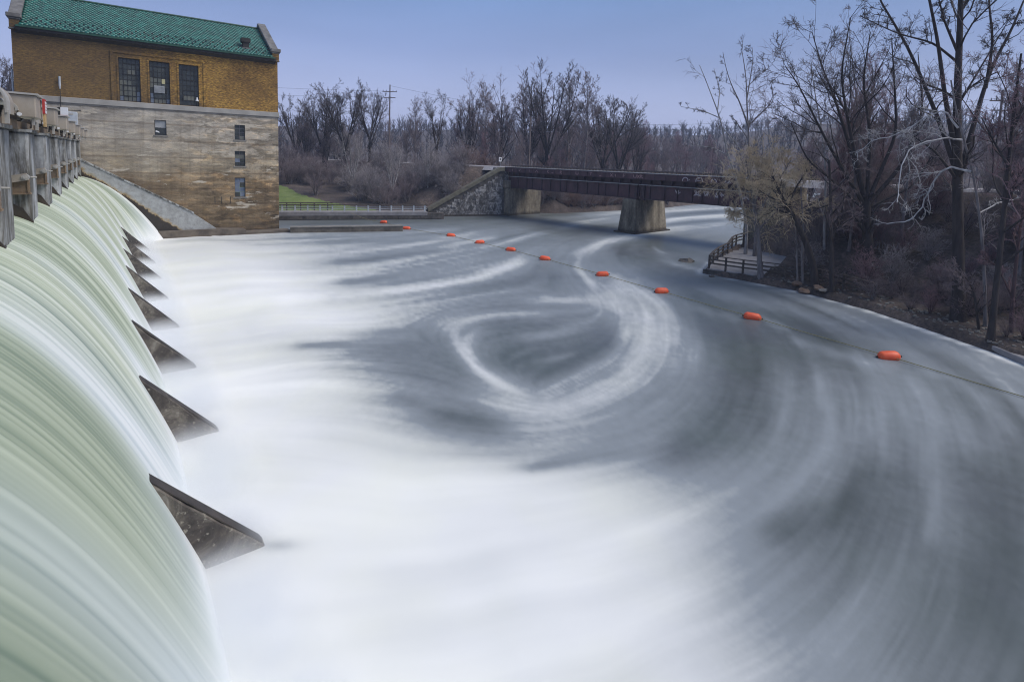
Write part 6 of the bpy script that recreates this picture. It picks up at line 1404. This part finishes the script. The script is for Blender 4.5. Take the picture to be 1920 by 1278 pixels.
def copy_tree(src, loc, rz, sc, label, group, szk=1.0):
    r = src.copy(); COL.objects.link(r)
    r.location = loc; r.rotation_euler = (0, 0, rz); r.scale = (sc, sc, sc * szk)
    for k in ('label', 'group', 'category', 'full_height'):
        if k in r: del r[k]
    tag(r, label, src.get('category', 'tree'), group)
    for c in list(src.children):
        d = c.copy(); COL.objects.link(d); d.parent = r
    return r

def L_(per, ang, ratio, rr=.6, rmin=.012, steps=4, wig=.16, up=.03, sides=3, tmin=.2, **k):
    return dict(per=per, ang=ang, ratio=ratio, rr=rr, rmin=rmin, steps=steps, wig=wig, up=up, sides=sides, tmin=tmin, **k)

# ---- prototypes about 20 m tall, used for the woods (the first copy of each is the prototype itself)
def proto_stems(kind, rng):
    if kind == 'oak':
        h = 6.5; st = [([(0, 0, -.4), (.1, 0, 3), (0, .2, h)], .42, .30)]
        for i in range(6):
            a = i * 1.05 + rng.uniform(-.3, .3); s = rng.uniform(3.5, 6.5); z0 = rng.uniform(4.2, 6.4); zt = rng.uniform(16.5, 20)
            st.append(([(0, .1, z0), (math.cos(a) * s * .35, math.sin(a) * s * .35, z0 + 3.5), (math.cos(a) * s * .75, math.sin(a) * s * .75, z0 + 8), (math.cos(a) * s, math.sin(a) * s, zt)], .22, .04))
        return st
    if kind == 'vase':
        st = [([(0, 0, -.4), (0, 0, 4), (.2, 0, 10), (.1, .1, 20)], .36, .05)]
        for i in range(6):
            a = i * 1.05 + rng.uniform(-.3, .3); s = rng.uniform(1.6, 3.4); z0 = rng.uniform(2.5, 6)
            st.append(([(0, 0, z0), (math.cos(a) * s * .6, math.sin(a) * s * .6, z0 + 5), (math.cos(a) * s, math.sin(a) * s, rng.uniform(15, 19.5))], .18, .03))
        return st
    if kind == 'slender':
        return [([(0, 0, -.4), (.2, 0, 6), (-.1, .2, 13), (.2, 0, 20)], .26, .03)]
    if kind == 'fork':
        st = [([(0, 0, -.4), (0, 0, 4.5)], .34, .28)]
        for a, s, t in ((.2, 4, 20), (3.3, 3.5, 19), (1.8, 2.2, 18), (4.6, 2.4, 17)):
            st.append(([(0, 0, 4.2), (math.cos(a) * s * .5, math.sin(a) * s * .5, 10), (math.cos(a) * s, math.sin(a) * s, t)], .2, .03))
        return st
    if kind == 'thicket':
        st = []
        for i in range(22):
            a = rng.uniform(0, 6.28); s = rng.uniform(.6, 2.6); b_ = rng.uniform(0, 1.6); t = rng.uniform(3.5, 7)
            st.append(([(math.cos(a) * b_, math.sin(a) * b_, -.3), (math.cos(a) * (b_ + s * .3), math.sin(a) * (b_ + s * .3), t * .55), (math.cos(a + .3) * (b_ + s), math.sin(a + .3) * (b_ + s), t)], .045, .014))
        return st
    if kind == 'shrub':
        st = []
        for i in range(13):
            a = rng.uniform(0, 6.28); s = rng.uniform(.8, 3.2); t = rng.uniform(2.6, 5.6)
            st.append(([(math.cos(a) * .2, math.sin(a) * .2, -.3), (math.cos(a) * s * .45, math.sin(a) * s * .45, t * .6), (math.cos(a) * s, math.sin(a) * s, t)], .06, .018))
        return st
BIG = [L_(9, 36, .38, .55, .035, 5, .10, .09, 4), L_(7, 36, .42, .6, .026, 4, .12, .09), L_(6, 36, .45, .75, .023, 2, .13, .07), L_(2.6, 36, .55, .85, .019, 1, .15, .05)]
SLIM = [L_(30, 40, .22, .5, .03, 5, .10, .12, 4, .22), L_(7, 36, .45, .6, .024, 4, .12, .09), L_(5, 36, .5, .75, .022, 2, .13, .07), L_(2.4, 36, .55, .85, .019, 1, .15, .05)]
SHR = [L_(6, 40, .55, .75, .024, 4, .2, .02, 3, .1), L_(5, 44, .55, .8, .019, 3, .22, .0), L_(3, 44, .6, .9, .015, 2, .22, .0)]
THK = [L_(7, 34, .42, .7, .016, 3, .16, .06, 3, .15), L_(6, 40, .5, .75, .0125, 2, .2, .03), L_(3, 40, .6, .9, .0105, 1, .2, .02)]
protos = {}
def get_proto(kind, bark, twig, seed):
    key = (kind, bark, twig, seed)
    if key in protos: return protos[key], False
    rng = np.random.default_rng(seed)
    lv = {'oak': BIG, 'vase': BIG, 'fork': BIG, 'slender': SLIM, 'shrub': SHR, 'thicket': THK}[kind]
    name = {'oak': 'spreading_tree', 'vase': 'tall_tree', 'fork': 'forked_tree', 'slender': 'slender_tree', 'shrub': 'bare_shrub', 'thicket': 'thicket_shrub'}[kind]
    protos[key] = tree_thing(name, seed, proto_stems(kind, rng), lv, M[bark], M[twig], cat='shrub' if kind in ('shrub', 'thicket') else 'tree', trunk_levels=0 if kind in ('shrub', 'thicket') else 1)
    return protos[key], True
def plant(kind, bark, twig, seed, x, y, h, rz, label, group, z=None, szk=1.0):
    pr_, fresh = get_proto(kind, bark, twig, seed)
    if 'full_height' not in pr_:
        pr_['full_height'] = max(max(v[2] for v in c.bound_box) for c in pr_.children)
    base = pr_['full_height']
    z = gz(x, y) if z is None else z
    sc = h / base
    if fresh:
        pr_.location = (x, y, z); pr_.rotation_euler = (0, 0, rz); pr_.scale = (sc, sc, sc * szk)
        tag(pr_, label, None, group); return pr_
    return copy_tree(pr_, (x, y, z), rz, sc, label, group, szk)

# ---- far bank trees behind the lawn and the bridge, left to right
far_words = ['broad dark tree closest to the powerhouse on the far bank', 'large spreading dark tree above the green lawn', 'tall dark tree behind the lawn, third from the powerhouse', 'dark spreading tree just left of the tall utility pole',
             'thin open tree just right of the tall utility pole', 'forked dark tree at the foot of the abutment wing wall', 'tall oval tree above the stone wing wall', 'slim upright tree above the end of the bridge', 'narrow tall tree above the trackside sign',
             'tallest tree on the far bank, beside the short utility pole', 'broad crowned tree right of the tallest one', 'pale slim tree over the left part of the bridge', 'second pale slim tree over the left part of the bridge', 'bushy tree above the midstream pier, left of it', 'bushy lower tree directly above the midstream pier', 'small dark tree at the right end of the far wood']
kinds = {0: ('oak', 'bark_dark', 'twig_dark'), 1: ('slender', 'bark_grey', 'twig_brown'), 2: ('fork', 'bark_dark', 'twig_dark'), 3: ('vase', 'bark_dark', 'twig_brown')}
for i, (x, y, zt, k) in enumerate(LEFT_TREES):
    kd = kinds[k]
    zg = gz(x, y); sd_ = 101 + (i % 2 if k == 0 else 0)
    plant(*kd, sd_, x, y, max(8, (zt - zg) * 1.08), i * 1.3, far_words[i], 'bare trees along the far bank', zg)
rnd = random.Random(21)
# pale shrubs and small trees on the far slope
sh_kinds = [('shrub', 'bark_grey', 'twig_grey', 201), ('shrub', 'bark_grey', 'twig_brown', 202), ('shrub', 'bark_dark', 'twig_brown', 203)]
def scatter(n, fx, kinds_, hr, label, group, seed, minsd=1.0, cond=None):
    r = random.Random(seed); c = 0; tries = 0
    while c < n and tries < n * 30:
        tries += 1
        x, y = fx(r)
        if signed_dist(np.array([x]), np.array([y]))[0] < minsd: continue
        if cond and not cond(x, y): continue
        k = r.choice(kinds_)
        plant(*k, x, y, r.uniform(*hr), r.uniform(0, 6.28), label, group, None, r.uniform(.9, 1.15)); c += 1
not_lawn = lambda x, y: not inside(np.array([x]), np.array([y]), [(14, 82), (36, 77), (34.5, 82.5), (31.5, 86), (28.8, 91), (27, 97), (25.4, 105), (13, 108)])[0]
off_track = lambda x, y: seg_dist(np.array([x]), np.array([y]), RAIL_NORTH)[0] > 3.4
GS_ = 'pale bare shrubs on the far bank slope'
LS_ = 'pale grey leafless shrub in the thicket on the far bank slope'
scatter(46, lambda r: (r.uniform(27, 52), r.uniform(79, 112)), sh_kinds[:2] + sh_kinds[:1], (3.6, 6.2), LS_, GS_, 5, 2.6, lambda x, y: not_lawn(x, y) and off_track(x, y) and not (x > 47 and y < 82))
scatter(26, lambda r: (r.uniform(18, 34), r.uniform(100, 125)), sh_kinds[1:], (4.5, 7.5), 'dark brown leafless shrub in the thicket above the lawn', 'dark shrubs above the lawn', 6, 2, lambda x, y: not_lawn(x, y) and off_track(x, y))
for i, (x, y, h, w_) in enumerate([(37.5, 84.5, 11, 'pale many stemmed small tree behind the end of the lawn'), (33.8, 93, 12, 'pale crooked small tree standing above the lawn edge'), (44.0, 84.5, 9, 'pale small tree just left of the stone wing wall')]):
    plant('fork', 'bark_pale', 'twig_grey', 305, x, y, h, i * 2.1, w_, 'pale small trees on the far slope')
# understorey and trees behind the rail line on the far bank and upstream
wood_kinds = [('slender', 'bark_grey', 'twig_brown', 101), ('slender', 'bark_red', 'twig_red', 104), ('vase', 'bark_dark', 'twig_brown', 101), ('oak', 'bark_grey', 'twig_brown', 106)]
GW = 'bare trees of the far wood'
LW = 'bare brown tree standing in the far wood across the river'
scatter(24, lambda r: (r.uniform(18, 62), r.uniform(112, 150)), wood_kinds[:3:2] + wood_kinds[3:], (9, 14), LW, GW, 8, 3, lambda x, y: off_track(x, y))
scatter(44, lambda r: (r.uniform(62, 122), r.uniform(82, 112)), wood_kinds[:2], (7.5, 12.5), LW, GW, 9, 3.0, lambda x, y: off_track(x, y))
scatter(60, lambda r: (r.uniform(100, 215), r.uniform(88, 150)), wood_kinds, (13, 18), LW, GW, 10, 3.0)
scatter(36, lambda r: (r.uniform(100, 240), r.uniform(50, 96)), wood_kinds, (12, 17), LW, GW, 11, 3.0, lambda x, y: True)
scatter(90, lambda r: (r.uniform(60, 122), r.uniform(76.2, 81)), [('shrub', 'bark_grey', 'twig_brown', 202), ('shrub', 'bark_red', 'twig_rust', 206), ('shrub', 'bark_grey', 'twig_grey', 201)], (3.2, 5.5), 'low bare shrub on the bank beneath the bridge', 'shrubs below the bridge', 12, .3)
scatter(30, lambda r: (r.uniform(41, 53), r.uniform(79.8, 96)), sh_kinds[:1] + [('shrub', 'bark_grey', 'twig_grey', 208)], (3.0, 5.2), LS_, GS_, 15, .9, off_track)
scatter(16, lambda r: (r.uniform(52, 92), r.uniform(84, 97)), [('shrub', 'bark_red', 'twig_rust', 206)], (5, 8), 'rust coloured shrub with clinging leaves behind the bridge', 'rusty shrubs behind the bridge', 13, 2, off_track)

# ---- right bank: the individual trees nearest the camera
MID = [L_(9, 42, .34, .5, .02, 5, .15, .04, 4, .25), L_(7, 44, .45, .55, .016, 4, .17, .04), L_(6, 44, .5, .7, .013, 3, .2, .03), L_(2.5, 42, .5, .9, .011, 1, .2, .02)]
MULTI = [L_(11, 36, .30, .5, .022, 5, .13, .05, 4, .3), L_(7, 40, .42, .55, .017, 4, .15, .05), L_(6, 42, .48, .7, .013, 3, .17, .04), L_(2.5, 42, .5, .9, .011, 1, .2, .02)]
SPARSE = [L_(8, 46, .20, .5, .020, 5, .18, .05, 4, .3), L_(6, 46, .45, .6, .016, 4, .22, .04), L_(6, 46, .45, .8, .014, 3, .25, .02)]
PALE = [L_(11, 46, .26, .55, .014, 5, .26, -.01, 4, .12), L_(6, 46, .46, .65, .011, 4, .26, -.02), L_(4, 46, .5, .75, .008, 3, .28, -.02)]
WIL = [L_(17, 48, .42, .36, .014, 5, .2, .0, 3, .3), L_(12, 46, .5, .55, .012, 4, .2, -.03), L_(6, 40, .6, .75, .0095, 3, .18, -.10), L_(1.8, 36, .7, .9, .009, 2, .15, -.16)]
LEAN = [L_(11, 46, .40, .33, .014, 5, .2, .0, 3, .6), L_(8, 46, .5, .55, .011, 4, .2, -.02), L_(5, 40, .6, .75, .0095, 3, .18, -.06), L_(1.6, 36, .7, .9, .009, 2, .15, -.12)]
GIANT = [L_(10, 48, .18, .4, .022, 5, .16, .03, 4, .25), L_(6, 44, .42, .5, .016, 5, .18, .03), L_(6, 44, .48, .65, .012, 3, .2, .02), L_(2.5, 42, .5, .9, .010, 2, .22, .01)]
def base_of(k):
    p = STEMS[k][0][0][0]; return (p[0], p[1], min(p[2], gz(p[0], p[1])) - .15)
def hero(name, k, seed, levels, bark, twig, label, **kw):
    st = [([tuple(p) for p in pts], a, b) for pts, a, b in STEMS[k]]
    b = base_of(k); st[0] = ([b] + st[0][0][0:], st[0][1], st[0][2]) if st[0][0][0][2] > b[2] + .1 else st[0]
    return tree_thing(name, seed, st, levels, M[bark], M[twig], label, 'tree', 'trees on the near right bank', b, **kw)
hero('slender_tree', 'slender_a', 11, SPARSE, 'bark_pale', 'twig_dark', 'slender pale tree leaning left with sparse twigs in front of the bridge')
hero('slender_tree', 'slender_b', 12, SPARSE, 'bark_grey', 'twig_dark', 'slender forked tree rising straight above the yellow willow')
hero('willow_tree', 'willow', 13, WIL, 'bark_grey', 'twig_yellow', 'yellow twigged willow drooping over the riverside platform')
hero('leaning_tree', 'leaning', 14, LEAN, 'bark_dark', 'twig_yellow', 'black trunked tree leaning over the water beside the reddish rocks')
hero('spreading_tree', 'multi', 15, MULTI, 'bark_dark', 'twig_dark', 'wide tree of many dark stems fanning out in the middle of the right bank')
hero('giant_tree', 'giant', 16, GIANT, 'bark_dark', 'twig_dark', 'biggest tree, its thick dark trunk rising out of the top of the picture')
hero('slender_tree', 'thin_right', 17, MID, 'bark_dark', 'twig_red', 'reddish dark thin tree nearest the right edge of the water')
def zigzag(pts, amp, seed):
    r = random.Random(seed); o = [pts[0]]
    for a, b in zip(pts[:-1], pts[1:]):
        for k in (1, 2, 3):
            t = k / 3; o.append(tuple(a[i] + (b[i] - a[i]) * t + (r.uniform(-amp, amp) if k < 3 else 0) for i in range(3)))
    return o
_st = STEMS['pale']
pb = base_of('pale')
pt_ = tree_thing('pale_tree', 18, [([pb] + list(_st[0][0]), _st[0][1], _st[0][2])], SPARSE, M['bark_grey'], M['twig_grey'], 'slim grey tree with white crooked boughs reaching left over the bank', 'tree', 'trees on the near right bank', pb)
for bi, (pts_, r0_, r1_) in enumerate(_st[1:]):
    tw_b, cw_b = grow(50 + bi, [([(p[0] - pb[0], p[1] - pb[1], p[2] - pb[2]) for p in zigzag([tuple(q) for q in pts_], .09, bi)], r0_ * .85, r1_)], PALE, 9)
    b_o = link('bough', tw_b.mesh('bough'), M['bark_white'], pt_)
    if cw_b.n: link('twigs', cw_b.mesh('twigs'), M['bark_pale'], b_o)
hero('straight_tree', 'pole_a', 19, MID, 'bark_pale', 'twig_brown', 'straight pale pole of a tree left of the many stemmed tree')
hero('straight_tree', 'pole_b', 20, MID, 'bark_grey', 'twig_brown', 'straight grey pole of a tree rising through the many stemmed tree')
hero('straight_tree', 'dark_post', 21, MID, 'bark_dark', 'twig_brown', 'short straight dark tree at the water edge right of the leaning tree')
hero('twin_tree', 'twin', 22, MID, 'bark_grey', 'twig_brown', 'pair of thin joined trunks behind the fence left of the leaning tree')
hero('young_tree', 'reddish', 23, MID, 'bark_red', 'twig_red', 'young reddish tree at the far right edge of the picture')
hero('arching_sapling', 'arching', 24, MID, 'bark_dark', 'twig_brown', 'dark arching sapling bent to the left beside the thin reddish tree')

# ---- thicket on the right bank slope
gb = [('shrub', 'bark_red', 'twig_red', 207), ('shrub', 'bark_grey', 'twig_brown', 202), ('shrub', 'bark_dark', 'twig_brown', 203), ('shrub', 'bark_grey', 'twig_grey', 208)]
GR, LR = 'bare shrubs on the right bank', 'leafless brown shrub in the undergrowth of the right bank'
clear = lambda x, y: not inside(np.array([x]), np.array([y]), [(42, 29), (43, 22), (46, 21.5), (62, 26), (66, 36), (55, 35)])[0]
scatter(80, lambda r: (r.uniform(41.5, 60), r.uniform(-4, 31)), gb, (1.6, 3.8), LR, GR, 31, 2.2, clear)
TK = [('thicket', 'bark_red', 'twig_red', 401), ('thicket', 'bark_grey', 'twig_brown', 402)]
scatter(44, lambda r: (r.uniform(49.5, 62), r.uniform(-4, 31)), TK, (3.2, 6.0), 'tall brushy thicket of fine purple brown twigs on the right bank', 'twiggy thickets on the right bank', 36, 3.2, clear)
scatter(40, lambda r: (r.uniform(38.5, 46.5), r.uniform(3, 21)), gb[:3], (1.1, 2.6), 'low leafless bush at the water edge of the right bank', 'low bushes at the water edge', 32, 1.0, clear)
scatter(34, lambda r: (r.uniform(48, 60), r.uniform(-2, 32)), [('slender', 'bark_grey', 'twig_brown', 101), ('slender', 'bark_red', 'twig_red', 104), ('slender', 'bark_grey', 'twig_brown', 109)], (8, 14), 'thin bare tree on the embankment slope of the right bank', 'thin trees on the right embankment', 33, 2, clear)
scatter(30, lambda r: (r.uniform(67, 105), r.uniform(-30, 42)), wood_kinds, (9, 13), 'bare tree beyond the railway on the right', 'bare trees beyond the railway', 34, 4)
scatter(7, lambda r: (r.uniform(48, 60), r.uniform(-4, 12)), [('slender', 'bark_grey', 'twig_dark', 110), ('slender', 'bark_red', 'twig_red', 104)], (11, 15), 'dark bare tree crowded behind the biggest tree', 'dark trees behind the biggest tree', 35, 4)

# ---- trees beyond the powerhouse at the left edge
plant('oak', 'bark_dark', 'twig_dark', 101, -16, 128, 17, .4, 'bare tree showing left of the powerhouse corner', None, 9.0)
plant('vase', 'bark_dark', 'twig_brown', 101, -24, 130, 13, 1.4, 'second bare tree beyond the powerhouse at the left edge', None, 9.0)
eg = Wood(); rng = np.random.default_rng(2)
n = 2600
u_ = unit(rng.normal(0, 1, (n, 3))); rad_ = rng.uniform(.55, 1, n) ** .5
p0 = u_ * rad_[:, None] * np.array([3.4, 3.4, 3.0]) + np.array([0, 0, 3.0])
P_, R_ = march(rng, p0, unit(u_ + rng.normal(0, .6, (n, 3))), np.full(n, .5), np.full(n, .09), 2, .2, .0, .2)
eg.tubes(P_, R_, 3)
ev = empty('evergreen_bush', (-9.6, 100, 9.0), 'dark evergreen bush beyond the powerhouse at the left edge', 'bush')
link('crown', eg.mesh('crown'), M['evergreen'], ev)
link('trunk', MB().cyl((0, 0, -.5), (0, 0, 3), .2, .1).mesh('trunk'), M['bark_dark'], ev)

# ---- the wood covering the distant hills: one mass
fw = Wood(); rng = np.random.default_rng(5)
n = 2400
th_ = rng.uniform(-.12, 1.75, n); rr_ = rng.uniform(250, 640, n) ** 1.0
hx, hy = rr_ * np.cos(th_), rr_ * np.sin(th_)
hz_ = ground_z(hx, hy)
P0 = np.stack([hx, hy, hz_ - .5], 1); H_ = rng.uniform(5, 15, n)
P_, R_ = march(rng, P0, np.tile([0, 0, 1.0], (n, 1)), H_, np.full(n, .30), 2, .05, .3, .3)
fw.tubes(P_, R_, 3)
for k in range(9):
    t = rng.uniform(.25, .8, n)[:, None]; a = rng.uniform(0, 6.28, n)
    d = unit(np.stack([np.cos(a), np.sin(a), rng.uniform(.8, 2.0, n)], 1))
    q, r_ = march(rng, P0 + np.array([0, 0, 1.0]) * H_[:, None] * t, d, H_ * rng.uniform(.25, .5, n), np.full(n, .24), 1, .1, .1, .35)
    fw.tubes(q, r_, 3)
tag(link('far_wood', fw.mesh('far_wood'), M['bark_dark']), 'bare brown woodland covering the distant blue hills', kind='stuff')

# ---- air: faint haze over the valley
HAZE = 0.0005
hm, hnt, hb = nodes_of('haze_air')
hnt.nodes.remove(hb)
pv = hnt.nodes.new('ShaderNodeVolumePrincipled'); pv.inputs['Color'].default_value = (.62, .72, .95, 1); pv.inputs['Density'].default_value = HAZE; pv.inputs['Anisotropy'].default_value = 0.2
hnt.links.new(pv.outputs[0], [n_ for n_ in hnt.nodes if n_.type == 'OUTPUT_MATERIAL'][0].inputs['Volume'])
if HAZE > 0:
    hz_o = MB().box(-1720, 1800, -1000, 1800, -5, 112).build('haze', hm)
    tag(hz_o, 'faint blue air over the river valley', kind='stuff')

# ---- spray drifting at the foot of the falls
SPRAY = 3.4
sm, snt, sb = nodes_of('spray')
snt.nodes.remove(sb)
sv = snt.nodes.new('ShaderNodeVolumePrincipled'); sv.inputs['Color'].default_value = (.97, .98, 1, 1); sv.inputs['Anisotropy'].default_value = 0.0
g_ = N(snt, 'ShaderNodeNewGeometry').outputs['Position']
sp_ = N(snt, 'ShaderNodeSeparateXYZ'); snt.links.new(g_, sp_.inputs[0])
dx_ = math_(snt, 'MULTIPLY', math_(snt, 'SUBTRACT', sp_.outputs['X'], 2.0), 0.62)
fx_ = math_(snt, 'SUBTRACT', 1.0, math_(snt, 'MULTIPLY', dx_, dx_), True)
fx_ = math_(snt, 'MULTIPLY', fx_, fx_)
fz_ = math_(snt, 'SUBTRACT', 1.0, math_(snt, 'DIVIDE', sp_.outputs['Z'], 0.85), True)
fz_ = math_(snt, 'MULTIPLY', fz_, fz_)
pn_ = ramp(snt, noise(snt, pos_map(snt, (.5, .5, .5)), 1.0, 2), [(.35, (.25, .25, .25)), (.65, (1, 1, 1))])
den_ = math_(snt, 'MULTIPLY', math_(snt, 'MULTIPLY', math_(snt, 'MULTIPLY', fx_, fz_), pn_), SPRAY)
snt.links.new(den_, sv.inputs['Density'])
snt.links.new(sv.outputs[0], [n_ for n_ in snt.nodes if n_.type == 'OUTPUT_MATERIAL'][0].inputs['Volume'])
tag(MB().box(.3, 3.7, -5, 68.4, -.35, .9).build('spray', sm), 'fine white spray hanging along the foot of the falls', kind='stuff')
